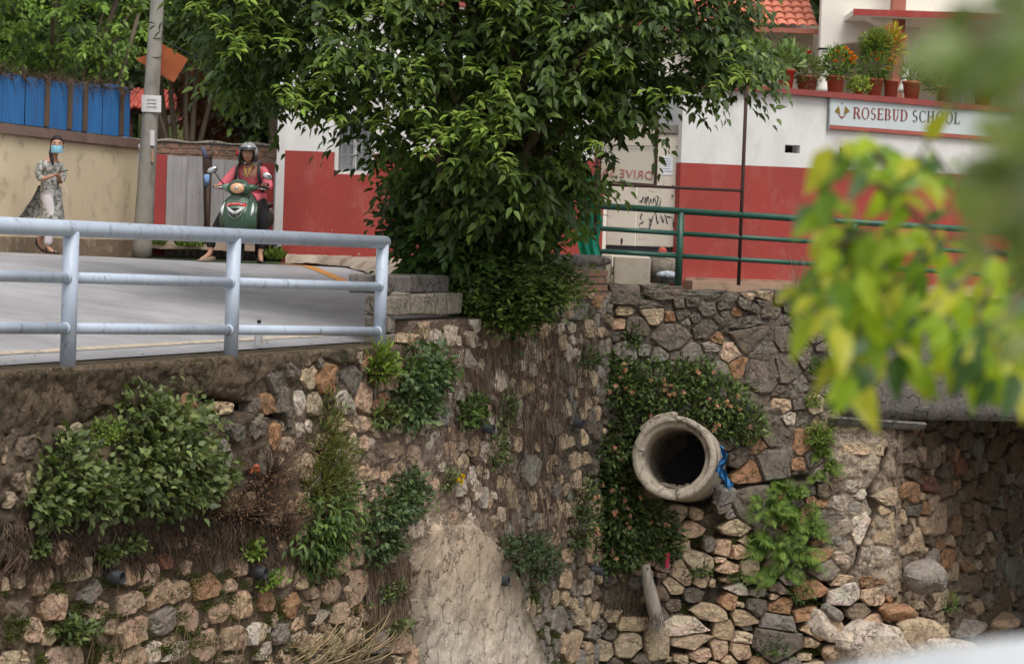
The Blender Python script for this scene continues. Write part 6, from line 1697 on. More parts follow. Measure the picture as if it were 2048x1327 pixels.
# dry plants and hanging roots
DRY = [(.24, .16, .11), (.17, .11, .075), (.32, .24, .17), (.12, .075, .05)]
def dry(label, pl, polyp, n, Lr, w, cols, name='dry_grass', cat='dry grass', down=1.0, spread=.25, h=.05, top=None):
    x0_, x1_ = min(p[0] for p in polyp), max(p[0] for p in polyp); y0_, y1_ = min(p[1] for p in polyp), max(p[1] for p in polyp)
    px = RNG.uniform(x0_, x1_, n * 3); py = RNG.uniform(y0_, y1_, n * 3); k = in_poly(px, py, polyp)
    k &= vnoise(px / 42 + 3, py / 60 + 8) > RNG.uniform(.1, .75, n * 3)
    px, py = px[k][:n], py[k][:n]; n = len(px)
    A = np.array([tuple(pl.at(a, b, .03)) for a, b in zip(px, py)]); L = RNG.uniform(*Lr, n)
    eu, nv = np.array(pl.eu), np.array(pl.n)
    C = A + np.array([0, 0, -1.]) * (L * down)[:, None] + eu * (RNG.normal(0, spread, n) * L)[:, None] + nv * (RNG.uniform(-.02, h, n))[:, None]
    B = (A + C) / 2 + nv * RNG.uniform(.01, h * 1.4, n)[:, None] + eu * (RNG.normal(0, .3, n) * L)[:, None] + np.array([0, 0, 1.]) * (L * .15)[:, None]
    return tag(link(name, strands(name, A, B, C, w * RNG.uniform(.6, 1.4, n), pal(n, cols, .6, 1.3)), MATS['dry_stem']), label, cat, kind='stuff')
dry('dry reddish roots and grass trailing down the wall below the tree', W1F, [(770, 650), (1190, 640), (1190, 760), (1120, 860), (1060, 900), (960, 800), (900, 760), (850, 800), (800, 700)], 1100, (.10, .42), .0042, DRY)
dry('thin dry grass mat hanging over the middle of the left wall', W1F, [(900, 800), (1130, 800), (1130, 1080), (1000, 1090), (880, 980), (850, 860)], 650, (.08, .28), .0038, DRY)
dry('brown dead stalks matted across the lower middle of the left wall', W1F, [(0, 1040), (200, 1050), (520, 1030), (600, 960), (600, 1130), (420, 1110), (200, 1130), (0, 1120)], 2400, (.05, .2), .0038, [(.12, .08, .055), (.09, .06, .042), (.16, .11, .08)], spread=.9)
dry('pale dry stems hanging below the middle grey-green bush', W1F, [(720, 1110), (815, 1110), (800, 1200), (730, 1200)], 700, (.15, .4), .004, [(.26, .19, .13), (.18, .12, .08)])
dry('dry vine strands dropping from the right shrub across the stones', W3, [(1190, 1100), (1330, 1100), (1330, 1200), (1190, 1200)], 500, (.2, .6), .004, [(.2, .16, .11), (.13, .1, .07)])
0 and dry('fine brown root hair on the upper left wall face', W1F, [(0, 850), (60, 900), (60, 1000), (0, 1000)], 120, (.1, .3), .004, DRY)
# brown dead bush
wall_shrub('dead_bush', 'dead brown twiggy bush on the wall between the large bush and the tall weed', 'bush', W1F, [(530, 930, 60, 50), (510, 1000, 65, 55), (560, 1040, 50, 40), (470, 1010, 35, 35)], 2000, .035, .012, [(.20, .125, .085), (.14, .085, .06), (.10, .06, .045), (.26, .17, .11)], .28, simple=True, stemc=(.11, .07, .05), nstem=120, mtl=m_leafm)
wall_shrub('seeding_weed', 'brownish seed heads on the right edge of the largest bush', 'weed', W1F, [(420, 1010, 36, 30), (380, 1000, 20, 22)], 900, .028, .014, [(.2, .16, .09), (.13, .1, .06)], .2, simple=True, nstem=60)
# straw stalks at the lower left
nS = 60; pxs = RNG.uniform(560, 740, nS)
A = np.array([tuple(W1F.at(a, random.uniform(1290, 1340), .04)) for a in pxs]); C = np.array([tuple(W1F.at(a + random.uniform(-20, 90), random.uniform(1200, 1300), .15)) for a in pxs])
tag(link('straw', strands('straw', A, (A + C) / 2 + np.array(W1F.n) * .12, C, np.full(nS, .008), pal(nS, [(.40, .31, .18), (.3, .22, .12)])), MATS['dry_stem']), 'pale straw stalks crossing the stones at the bottom of the left wall', 'straw', kind='stuff')
nS = 26; pxs = RNG.uniform(150, 480, nS)
A = np.array([tuple(W1F.at(a, 1345, .04)) for a in pxs]); C = np.array([tuple(W1F.at(a + random.uniform(-10, 14), random.uniform(1150, 1290), .10)) for a in pxs])
tag(link('tall_straw', strands('tall_straw', A, (A + C) / 2 + np.array(W1F.n) * .05, C, np.full(nS, .004), pal(nS, [(.36, .27, .16)])), MATS['dry_stem']), 'thin upright straw stems at the bottom left of the wall', 'straw', kind='stuff')
# moss and grass on joints
def moss(label, pl, polyp, n, L, cols, thr=.52):
    x0_, x1_ = min(p[0] for p in polyp), max(p[0] for p in polyp); y0_, y1_ = min(p[1] for p in polyp), max(p[1] for p in polyp)
    px = RNG.uniform(x0_, x1_, n * 3); py = RNG.uniform(y0_, y1_, n * 3); k = in_poly(px, py, polyp) & (vnoise(px / 24, py / 15) > thr)
    px, py = px[k][:n], py[k][:n]; n = len(px)
    A = np.array([tuple(pl.at(a, b, .005)) for a, b in zip(px, py)]) + np.array(pl.n) * RNG.uniform(0, .03, (n, 1))
    d = nrm(np.array(pl.n) + rdir(n) * .8 + [0, 0, .1])
    return tag(link('moss', leaf_mesh('moss', A, d, rdir(n), L * RNG.uniform(.5, 1.3, n), L * .4 * RNG.uniform(.5, 1.3, n), pal(n, cols), True), m_leafm), label, 'moss', kind='stuff')
MS = [(.07, .10, .02), (.10, .13, .025), (.05, .075, .02)]
moss('green moss in the joints of the lower left wall', W1F, [(0, 1150), (620, 1130), (820, 1200), (820, 1327), (0, 1327)], 9000, .03, MS, .62)
moss('moss strip beside the plaster patch and lower corner of the walls', W1F, [(1010, 1120), (1070, 1180), (1110, 1260), (1130, 1327), (1060, 1327), (1050, 1250), (1000, 1160)], 5000, .03, MS, .35)
moss('moss and tiny leaves among the dry stones under the pipe', W3, [(1330, 1050), (1640, 1050), (1640, 1327), (1250, 1327), (1250, 1200)], 9000, .032, MS, .56)
moss('thin moss along the top of the left ledge', W1F, [(0, 745), (560, 705), (720, 700), (720, 715), (560, 722), (0, 765)], 3000, .018, [(.10, .10, .03), (.07, .06, .03)], .5)

# small litter
tag(MB().obox(W3.at(1325, 1115, .2), W3.eu, -W3.n, az, .025, .01, .09, .004, .006).build('red_scrap', mat('pink_red', (.5, .04, .08), bump=0)), 'small pinkish red scrap hanging among the shrub below the pipe', 'scrap')
tag(MB().obox(W1F.at(494, 935, .08), W1F.eu, -W1F.n, az, .05, .02, .03, .006, .014).build('orange_litter', mat('orange_litter', (.45, .12, .05), bump=.2)), 'crumpled orange litter caught in the dead brown bush', 'litter')
gw_w = [P(1600 + random.uniform(-14, 60), 560, 27.0) for _ in range(1)]
nS = 90
A = np.array([tuple(W3.pt(W3.uv(1635, 590)[0] + random.uniform(-.3, .35), -.5, -.1)) for _ in range(nS)]); C = A + np.c_[RNG.normal(0, .12, nS), RNG.normal(0, .05, nS), RNG.uniform(.25, .62, nS)]
tag(link('seed_grass', strands('seed_grass', A, (A + C) / 2 + RNG.normal(0, .03, (nS, 3)), C, np.full(nS, .003), pal(nS, [(.45, .36, .28), (.3, .22, .15)])), MATS['dry_stem']), 'pale feathery seed grass on top of the wall in front of the red wall', 'grass', kind='stuff')
# weeds along the far verge
n = 1600; px = np.concatenate([RNG.uniform(300, 330, 300), RNG.uniform(355, 405, 900), RNG.uniform(535, 568, 400)])
A = np.array([(lambda g: (g.x, g.y, rz(g.x, g.y) + .06))(P(a, 480, random.uniform(34.2, 35.6) if a < 420 else random.uniform(29.0, 30.5))) for a in px]); d = nrm(rdir(n) + [0, 0, 1.4])
tag(link('verge_weeds', leaf_mesh('verge_weeds', A, d, rdir(n), RNG.uniform(.06, .2, n), np.full(n, .02), pal(n, GC), True), m_leafm), 'low green weeds along the foot of the metal sheets', 'weeds', kind='stuff')

for i, (bl_, lab) in enumerate([([(62, 1095, 16, 20)], 'small leafy sprout at the far left just under the dry stalks'), ([(245, 1090, 26, 18), (200, 1110, 18, 16)], 'leafy sprout below the largest bush beside pale stones'),
      ([(492, 1100, 18, 20)], 'bright leafy sprout above the orange stone and weep pipe'), ([(525, 1158, 20, 16)], 'bright ferny sprout right of the weep pipe in the lower wall'),
      ([(150, 1262, 34, 18), (120, 1250, 20, 14)], 'low leafy patch among the lowest stones at the left'), ([(765, 1185, 34, 18), (790, 1250, 24, 12)], 'low leafy patch beside the lower left edge of the plaster'),
      ([(1400, 1140, 22, 16), (1470, 1150, 16, 12)], 'tiny leafy sprout among the dry stones left of the ferns')]):
    pl_ = W3 if bl_[0][0] > 1190 else W1F
    wall_shrub('wall_sprout', lab, 'weed', pl_, bl_, 170 * len(bl_), .06, .036, GC if i in (2, 3) else GA, .10)
# ================================================================== TREES
def canopy(poly, d0, thick, n_twig, per, L, W, cols, seed, ytop_world=None, twig=.38, droop=.9, edge=150, bright=.35, clump=.5):
    """leaf clusters on drooping twigs filling a crown; poly is the crown's outline as (px,py) at depth d0"""
    g = np.random.default_rng(seed)
    xs = [p[0] for p in poly]; ys = [p[1] for p in poly]
    px = g.uniform(min(xs), max(xs), n_twig * 4); py = g.uniform(min(ys), max(ys), n_twig * 4)
    k = in_poly(px, py, poly); px, py = px[k], py[k]
    k = vnoise(px / 70 + seed, py / 55 + seed * 2) > g.uniform(-.35, clump, len(px)); px, py = px[k][:n_twig], py[k][:n_twig]; n = len(px)
    e = np.clip(poly_dist(px, py, poly) / edge, .05, 1) ** .5
    # front shell mostly, the rest through the volume
    q = g.uniform(-1, 1, n); q = np.where(g.random(n) < .6, -np.abs(q) ** .5, q)
    bulge = (vnoise(px / 90 + 9, py / 80 + 4) - .5) * 1.1
    Y = d0 + thick * e * q + bulge * e * thick * .5
    C = np.array([tuple(P(a, b, d0)) for a, b in zip(px, py)])
    C[:, 1] = Y; C[:, 0] += (Y - d0) * 0
    out = nrm(np.c_[g.normal(0, .7, n), np.where(q < 0, -1, .6) * np.abs(g.normal(.8, .4, n)), g.normal(.25, .4, n)])
    tw = twig * g.uniform(.6, 1.3, n); tb = g.uniform(1 - bright, 1 + bright, n) ; ci = g.integers(0, len(cols), n)
    ts = np.linspace(.15, 1, per)
    PP = C[:, None] + out[:, None] * (tw[:, None] * ts)[..., None] + np.array([0, 0, -1.]) * (tw[:, None] * ts ** 2 * .55)[..., None]
    PP = PP.reshape(-1, 3); m = len(PP)
    side = np.tile(np.array([1, -1]), m)[:m]
    o = np.repeat(out, per, 0); sd = nrm(np.cross(o, [[0, 0, 1.]])) * side[:, None]
    tt = np.tile(ts, n)[:, None]
    D = nrm(o * (.35 + .5 * tt) + sd * (.95 - .5 * tt) + np.array([0, 0, -1.]) * droop * g.uniform(.35, 1.15, (m, 1)) + g.normal(0, .22, (m, 3)))
    N_ = nrm(np.array([0, -.35, .8]) + o * .35 + g.normal(0, .28, (m, 3)))
    PP += g.normal(0, .03, (m, 3))
    Ls = L * g.uniform(.62, 1.22, m); col = np.array(cols)[np.repeat(ci, per)] * np.repeat(tb, per)[:, None] * g.uniform(.85, 1.15, (m, 1))
    return PP, D, N_, Ls, Ls * W / L * g.uniform(.85, 1.1, m), np.clip(col, 0, 1), C

LEAFV = []
def leaf_objects(parent, PP, D, N_, Ls, Ws, cols, mtl, mats_, name='leaf'):
    """a few hundred single leaves sharing three meshes"""
    if not LEAFV:
        pass
    protos = []
    for i, c in enumerate(cols):
        V, F, CC = leaf_arrays(np.zeros((1, 3)), np.array([[1., 0, 0]]), np.array([[0, 0, 1.]]), np.array([1.]), np.array([1.]), np.array([c]))
        me = np_mesh('leaf', V, F, CC, True); me.materials.append(mtl); protos.append(me)
    inv = wm(parent).inverted()
    for i in range(len(PP)):
        d = Vector(D[i]).normalized(); s = Vector(N_[i]).cross(d).normalized(); nn = d.cross(s)
        M = Matrix(((d.x * Ls[i], s.x * Ws[i], nn.x * Ls[i], PP[i][0]), (d.y * Ls[i], s.y * Ws[i], nn.y * Ls[i], PP[i][1]), (d.z * Ls[i], s.z * Ws[i], nn.z * Ls[i], PP[i][2]), (0, 0, 0, 1)))
        o = bpy.data.objects.new(name, protos[mats_[i]]); COL.objects.link(o); o.parent = parent
        o.matrix_parent_inverse = inv; o.matrix_basis = M
def limbs(parent, base, targets, r0, m=None, name='trunk'):
    mb = MB()
    for t in targets:
        t = Vector(t); b = Vector(base) + Vector((random.uniform(-.12, .12), random.uniform(-.1, .1), 0))
        mid = b.lerp(t, .45) + Vector((random.uniform(-.2, .2), random.uniform(-.2, .2), .25))
        pts = [b, b.lerp(mid, .5) + Vector((random.uniform(-.06, .06), 0, .08)), mid, mid.lerp(t, .5) + Vector((0, 0, .1)), t]
        mb.tube(pts, [r0, r0 * .85, r0 * .6, r0 * .38, r0 * .15], 8)
    o = mb.build(name, m or m_trunk, parent, True)
    return tag(o, kind='stuff') if name == 'stems' else o

# ---- the big tree
crown = [(385, -60), (390, 20), (405, 60), (418, 100), (432, 150), (455, 185), (500, 208), (545, 208), (585, 220), (620, 215), (660, 232), (710, 250), (750, 285),
         (780, 330), (800, 380), (830, 420), (850, 470), (1110, 450), (1140, 380), (1185, 300), (1270, 262), (1300, 235), (1345, 195), (1400, 185), (1455, 200),
         (1490, 172), (1525, 158), (1545, 140), (1525, 110), (1500, 80), (1510, 50), (1500, 10), (1500, -60), (1520, -420), (1300, -640), (700, -640), (300, -360)]
TG = [(.062, .108, .025), (.085, .145, .032), (.045, .082, .02), (.11, .175, .045), (.055, .095, .035)]
base = W1F.pt(W1F.uv(1000, 640)[0], -.80, -.32)
tree = empty('tree', base, 'large dense green tree with drooping pointed leaves growing out of the wall', 'tree')
A_ = canopy(crown, 23.2, 1.8, 6000, 11, .122, .055, TG, 5, twig=.38)
PPc, Dc, Nc, Lc, Wc, Cc_, cen = A_
qx, qy = proj_np(PPc)
vis = (qy > 0) & (PPc[:, 1] < 22.6)
cand = np.where(vis)[0]; g = np.random.default_rng(4); cand = cand[np.argsort(PPc[cand, 1] + g.uniform(0, .5, len(cand)) - Lc[cand] * 3)][:300]
msk = np.ones(len(PPc), bool); msk[cand] = False
tag(link('crown', leaf_mesh('crown', PPc[msk], Dc[msk], Nc[msk], Lc[msk], Wc[msk], Cc_[msk]), m_leaf, tree), kind='stuff')
leaf_objects(tree, PPc[cand], Dc[cand], Nc[cand], Lc[cand], Wc[cand], TG, m_leaf, g.integers(0, 5, len(cand)))
limbs(tree, base, [tuple(c) for c in cen[(lambda X: (X[0] > 820) & (X[0] < 1330) & (X[1] < 240))(proj_np(cen))][:34]], .10)
# young shoots: lighter leaf rosettes at the branch ends
nr = 170; pxr = g.uniform(370, 1560, nr * 5); pyr = g.uniform(-20, 330, nr * 5); k = in_poly(pxr, pyr, crown) & (vnoise(pxr / 100 + 3, pyr / 60) > .52); pxr, pyr = pxr[k][:nr], pyr[k][:nr]; nr = len(pxr)
Rc = np.array([tuple(P(a, b, 21.15 + random.uniform(-.2, .5))) for a, b in zip(pxr, pyr)])
per = 9; PPr = np.repeat(Rc, per, 0) + g.normal(0, .035, (nr * per, 3)); ang = g.uniform(0, 6.28, nr * per)
Dr = nrm(np.c_[np.cos(ang), np.sin(ang) * .8 - .2, g.uniform(-.75, .15, nr * per)]); Nr = nrm(np.c_[g.normal(0, .2, nr * per), np.full(nr * per, -.4), np.ones(nr * per)])
link('young_shoots', leaf_mesh('young_shoots', PPr, Dr, Nr,   .12 * g.uniform(.7, 1.2, nr * per), .048 * g.uniform(.8, 1.1, nr * per), pal(nr * per, [(.16, .26, .05), (.21, .31, .07), (.12, .20, .04)])), m_leaf, tree)

# ---- climbing shrub round the foot of the tree
col_poly = [(800, 350), (795, 420), (778, 470), (800, 520), (835, 555), (900, 575), (925, 630), (960, 655), (1040, 640), (1095, 600), (1085, 540), (1105, 500), (1115, 440), (1130, 380), (1150, 320), (1000, 300)]
sh = empty('climbing_shrub', base + Vector((0, -.1, 0)), 'dark dense climbing shrub wrapping the tree foot above the wall', 'shrub')
PPs, Ds, Ns, Ls_, Ws_, Cs_, cs = canopy(col_poly, 23.6, .75, 1500, 9, .105, .06, [(.045, .095, .025), (.06, .125, .03), (.035, .07, .02)], 9, twig=.26, droop=.5, edge=70)
tag(link('foliage', leaf_mesh('foliage', PPs, Ds, Ns, Ls_, Ws_, Cs_), m_leaf, sh), kind='stuff')
limbs(sh, base, [tuple(c) for c in cs[:16]], .035, name='stems')
sh = empty('low_shrub', W1F.pt(W1F.uv(1040, 620)[0], -.75, -.05), 'small-leaved lighter shrub at the tree foot beside the brick pier', 'shrub')
PPs, Ds, Ns, Ls_, Ws_, Cs_, cs = canopy([(930, 480), (960, 470), (1050, 480), (1120, 520), (1160, 560), (1150, 600), (1080, 630), (1030, 645), (960, 640), (920, 600), (915, 540)], 23.1, .45, 700, 8, .07, .035, [(.09, .15, .04), (.13, .2, .05), (.06, .10, .03)], 10, twig=.22, droop=.1, edge=60)
tag(link('foliage', leaf_mesh('foliage', PPs, Ds, Ns, Ls_, Ws_, Cs_), m_leaf, sh), kind='stuff')
limbs(sh, W1F.pt(W1F.uv(1030, 620)[0], -.8, -.05), [tuple(c) for c in cs[:14]], .02, name='stems')
sh = empty('bright_sprig', P(1200, 420, 25.6), 'brighter leafy branch drooping in front of the green netting', 'branch')
PPs, Ds, Ns, Ls_, Ws_, Cs_, cs = canopy([(1130, 330), (1225, 350), (1225, 400), (1205, 450), (1180, 480), (1150, 480), (1140, 420)], 24.6, .4, 34, 8, .13, .06, [(.12, .22, .04), (.16, .28, .05), (.08, .16, .03)], 12, twig=.3, droop=.9, edge=40)
link('leaves', leaf_mesh('leaves', PPs, Ds, Ns, Ls_, Ws_, Cs_), m_leaf, sh); limbs(sh, P(1120, 440, 24.2), [tuple(c) for c in cs[:8]], .015, name='stem')

# ---- trees behind the left walls
def bg_tree(name, label, poly, d0, th, n, per, L, W, cols, seed, base, group=None, mtl=None, nl=9, r0=.07, **kw):
    o = empty(name, base, label, 'tree', group)
    a = canopy(poly, d0, th, n, per, L, W, cols, seed, **kw)
    tag(link('crown', leaf_mesh('crown', *a[:6], simple=True), mtl or m_leaf, o), kind='stuff')
    limbs(o, base, [tuple(c) for c in a[6][:nl]], r0)
    return o
def gp(px, Y): v = P(px, 480, Y); return Vector((v.x, Y, -.25))
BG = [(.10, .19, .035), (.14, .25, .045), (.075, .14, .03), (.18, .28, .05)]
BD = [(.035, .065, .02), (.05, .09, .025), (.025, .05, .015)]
grp = 'trees behind the left walls'
bg_tree('tree', 'bright green bushy tree overhanging the blue fence at the far left', [(-300, -250), (250, -250), (330, -60), (300, 40), (310, 110), (255, 150), (190, 160), (120, 150), (60, 165), (0, 130), (-120, 150), (-300, 130)], 38, 2.2, 1500, 10, .13, .06, BG, 21, gp(95, 38.3), grp, clump=1.1)
bg_tree('tree', 'light green tree behind the utility pole', [(230, -200), (480, -200), (470, 20), (450, 90), (420, 110), (380, 100), (350, 85), (300, 90), (250, 100), (225, 40)], 39.5, 1.6, 800, 10, .14, .07, BG, 22, gp(360, 39.6), grp, clump=1.0)
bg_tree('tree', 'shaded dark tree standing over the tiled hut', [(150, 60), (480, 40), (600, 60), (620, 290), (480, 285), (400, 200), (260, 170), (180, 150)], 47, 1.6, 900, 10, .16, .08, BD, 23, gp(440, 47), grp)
bg_tree('dead_tree', 'rust brown withered tree with hanging dead leaves behind the brick wall', [(385, 130), (440, 120), (470, 170), (480, 260), (440, 275), (385, 262), (365, 215)], 41.5, .8, 260, 8, .17, .035, [(.15, .05, .04), (.22, .08, .055), (.10, .035, .03), (.26, .12, .08)], 24, gp(425, 41.5), None, nl=22, r0=.05, droop=2.2, mtl=m_leafm)
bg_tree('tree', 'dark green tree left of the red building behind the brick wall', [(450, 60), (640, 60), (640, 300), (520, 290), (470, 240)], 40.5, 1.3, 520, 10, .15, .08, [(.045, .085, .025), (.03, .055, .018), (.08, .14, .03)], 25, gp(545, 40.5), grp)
for i, (px, Y, r, lab) in enumerate([(540, 39.5, .13, 'grey bare trunk left of the red building behind the brick wall'), (130, 37.2, .07, 'slanting brown trunk above the blue fence left of the pole')]):
    b = gp(px, Y)
    t = empty('bare_tree', b, lab, 'tree')
    MB().tube([b, b + Vector((.05 + .3 * i, 0, 1.6)), b + Vector((-.05 + .55 * i, 0, 3.2)), b + Vector((.1 + .9 * i, .1, 5))], [r, r * .9, r * .75, r * .5], 10).build('stem', m_trunk, t, True)
    if i: MB().tube([b + Vector((.3, 0, 1.6)), b + Vector((.8, 0, 2.6)), b + Vector((1.1, 0, 3.8))], [r * .8, r * .7, r * .4], 8).build('limb', m_trunk, t, True)
# far wood closing the view
n = 30000; g = np.random.default_rng(77)
xw = g.uniform(-30, 26, n); zw = g.uniform(-1, 1, n); yw = g.uniform(52, 60, n)
zt_ = 8.5 + 3 * vnoise(xw / 3, xw * 0) ; Pw = np.c_[xw, yw, -1 + (zw * .5 + .5) * zt_]
tag(link('distant_wood', leaf_mesh('distant_wood', Pw, nrm(rdir(n) + [0, -.3, -.3]), nrm(rdir(n) + [0, -.5, .5]), g.uniform(.35, .75, n), g.uniform(.25, .45, n), pal(n, BD + [(.06, .11, .03)]), True), m_leafm), kind='stuff')
mb = MB(); V = []
for i in range(30):
    x = -40 + 80 * i / 29
    for (y, z) in ((50, -1.0), (56, 2.5), (61, 7 + 1.5 * math.sin(i * .8)), (72, 15 + 2 * math.sin(i * .5))): V.append((x, y + math.sin(i) * .6, z))
F = [(i * 4 + k, (i + 1) * 4 + k, (i + 1) * 4 + k + 1, i * 4 + k + 1) for i in range(29) for k in range(3)]
tag(MB().add(V, F).build('hillside', mat('hill_green', (.035, .055, .02), (.02, .03, .012), scale=.8, bump=.6, bscale=3), None, True), kind='structure')

# ================================================================== NEAR BRANCH (out of focus)
m_near_leaf = mat('near_leaf', (1.1, 1.1, 1.1), (.85, .85, .85), scale=60, rough=.4, bump=0, attr=True, trans=.5, spec=.4)
nb_ = empty('near_branch', P(2150, 560, 4.2), 'out of focus lime green leafy branch hanging close to the viewer at the right', 'branch')
NL = [(.30, .44, .025), (.42, .54, .03), (.16, .28, .03), (.50, .50, .04), (.07, .14, .035)]
twigs = [ # polyline px,py, depth start-end, leaf count, scale
 ([(2150, 560), (1980, 500), (1870, 470), (1800, 400), (1770, 330), (1745, 280)], 3.2, 2.9, 12, 1.0),
 ([(1870, 470), (1780, 510), (1700, 530), (1640, 560), (1600, 600)], 3.0, 2.8, 12, 1.0),
 ([(1800, 400), (1740, 360), (1690, 330), (1665, 300)], 2.9, 2.75, 8, .9),
 ([(1780, 510), (1740, 580), (1720, 660), (1700, 730), (1695, 760)], 3.0, 2.9, 20, 1.15),
 ([(1870, 470), (1830, 560), (1800, 640), (1790, 690), (1800, 720)], 3.1, 3.0, 16, 1.0),
 ([(2150, 560), (2030, 590), (1960, 640), (1920, 690), (1905, 735)], 3.1, 2.9, 18, 1.0),
 ([(2150, 580), (2080, 660), (2040, 710), (2015, 755)], 3.0, 2.8, 16, 1.0),
 ([(2150, 520), (2040, 440), (1960, 380), (1900, 350), (1850, 280)], 3.1, 2.9, 12, .9),
 ([(1700, 530), (1680, 470), (1660, 420), (1650, 390)], 2.9, 2.8, 8, 1.1),
 ([(2040, 590), (2000, 650), (1990, 700)], 2.6, 2.5, 8, 1.0),
 ([(1870, 470), (1800, 470), (1740, 460), (1690, 480), (1640, 500)], 3.0, 2.8, 10, 1.0), ([(1800, 400), (1830, 330), (1850, 290)], 2.9, 2.8, 7, 1.0), ([(1700, 530), (1660, 600), (1640, 640)], 2.9, 2.8, 8, 1.1),
 ([(2150, 560), (2060, 520), (1990, 560), (1960, 610), (1950, 700)], 3.1, 2.8, 12, 1.0), ([(1770, 330), (1740, 290), (1700, 290), (1670, 280)], 2.8, 2.7, 6, 1.0), ([(2000, 640), (1960, 720), (1970, 760)], 2.8, 2.8, 8, 1.0),
 ([(1980, 500), (1930, 560), (1880, 600), (1850, 640)], 2.9, 2.8, 10, 1.0)]
PPn, DDn, NNn, LLn = [], [], [], []
tb = MB()
for pts, ya_, yb_, cnt, sc in [(a, b * 1.2, c * 1.2, int(d * 1.7), e * 1.2) for a, b, c, d, e in twigs]:
    q = [P(a, b, ya_ + (yb_ - ya_) * i / (len(pts) - 1)) for i, (a, b) in enumerate(pts)]
    tb.tube(q, [.006 - .004 * i / (len(q) - 1) for i in range(len(q))], 6)
    for k in range(cnt):
        t = (k + random.random() * .6) / cnt * (len(q) - 1); i = min(int(t), len(q) - 2); p = q[i].lerp(q[i + 1], t - i); d = (q[i + 1] - q[i]).normalized()
        s = Vector((d.z, 0, -d.x)) * (1 if k % 2 else -1)
        PPn.append(p + Vector((random.uniform(-.01, .01), random.uniform(-.12, .12), random.uniform(-.01, .01)))); DDn.append(d * .5 + s * .65 + Vector((random.uniform(-.3, .3), random.uniform(-.5, .3), -.55)))
        NNn.append(Vector((random.uniform(-.5, .5), -.8, random.uniform(.2, .9)))); LLn.append(.050 * sc * random.uniform(.6, 1.4))
tag(tb.build('twigs', m_stem, nb_, True), kind='stuff')
PPn, DDn, NNn, LLn = map(np.array, (PPn, DDn, NNn, LLn))
leaf_objects(nb_, PPn, DDn, NNn, LLn, LLn * .46, NL, m_near_leaf, np.random.default_rng(8).integers(0, 5, len(PPn)))
# nearer, strongly blurred sprays at the right edge
nb2 = empty('near_branch', P(2200, 200, 1.5), 'very blurred olive green foliage filling the upper right corner', 'branch')
tb = MB(); PPn, DDn, NNn, LLn = [], [], [], []
for pts, dep, cnt, sc in [([(2300, 60), (2130, 40), (2030, 30), (1960, 40)], 1.35, 15, 1.0), ([(2300, 180), (2160, 130), (2060, 110), (1990, 90)], 1.3, 14, 1.0), ([(2300, 330), (2150, 300), (2090, 330), (2030, 370)], 1.4, 15, 1.0), ([(2300, 480), (2120, 470), (2030, 480)], 1.5, 16, 1.0), ([(2300, 480), (2200, 380), (2120, 260), (2060, 200)], 1.6, 16, 1.1), ([(2300, 260), (2160, 230), (2100, 180)], 1.5, 12, 1.1), ([(2300, 330), (2120, 300), (2010, 340), (1930, 380)], 1.7, 8, 1.0), ([(2300, 120), (2140, 80), (2040, 60), (1960, 50)], 1.45, 7, 1.0), ([(2300, 200), (2150, 170), (2060, 150), (2000, 170)], 1.5, 7, 1.0),
                          ([(2300, 420), (2150, 420), (2060, 440), (1990, 470)], 1.9, 9, .9), ([(2300, 560), (2160, 600), (2080, 640), (2040, 720)], 2.0, 9, .9), ([(2300, 20), (2160, -10), (2080, 0)], 1.4, 6, 1)]:
    q = [P(a, b, dep) for a, b in pts]; tb.tube(q, .0022, 6)
    for k in range(cnt):
        t = (k + .4) / cnt * (len(q) - 1); i = min(int(t), len(q) - 2); p = q[i].lerp(q[i + 1], t - i)
        PPn.append(p + Vector((random.uniform(-.015, .015), random.uniform(-.1, .1), random.uniform(-.02, .02)))); DDn.append(Vector((random.uniform(-1, .4), random.uniform(-.5, .5), random.uniform(-1, .3)))); NNn.append(Vector((random.uniform(-.5, .5), -.8, .5))); LLn.append(.042 * sc * random.uniform(.8, 1.2))
tag(tb.build('twigs', m_stem, nb2, True), kind='stuff')
PPn, DDn, NNn, LLn = map(np.array, (PPn, DDn, NNn, LLn))
leaf_objects(nb2, PPn, DDn, NNn, LLn, LLn * .55, [(.20, .27, .07), (.27, .32, .09), (.14, .19, .06)], m_near_leaf, np.random.default_rng(9).integers(0, 3, len(PPn)))
# ================================================================== PEOPLE
m_skin = mat('skin', (.50, .27, .18), (.45, .24, .16), scale=30, rough=.55, bump=.05)
m_hair = mat('dark_hair', (.018, .013, .011), (.03, .02, .017), scale=60, rough=.5, bump=.3, stretch=.2)
def skin_mesh(name, verts, edges, radii, m, parent, root=0, sub=2, xf=None):
    """one continuous surface grown along a skeleton"""
    me = bpy.data.meshes.new(name)
    vs = [Vector(v) for v in verts]
    if xf is not None: vs = [xf @ v for v in vs]
    me.from_pydata([tuple(v) for v in vs], edges, []); me.update()
    ob = bpy.data.objects.new(name, me); COL.objects.link(ob)
    md = ob.modifiers.new('skin', 'SKIN'); md.use_smooth_shade = True; md.branch_smoothing = .6
    sv = me.skin_vertices[0].data
    for i, r in enumerate(radii):
        r = r if isinstance(r, (tuple, list)) else (r, r)
        sv[i].radius = r; sv[i].use_root = (i == root)
    s = ob.modifiers.new('sub', 'SUBSURF'); s.levels = sub; s.render_levels = sub
    bpy.context.view_layer.update()
    me2 = bpy.data.meshes.new_from_object(ob.evaluated_get(bpy.context.evaluated_depsgraph_get()))
    COL.objects.unlink(ob); bpy.data.objects.remove(ob)
    me2.name = name; me2.materials.clear()
    return link(name, me2, m, parent, True)

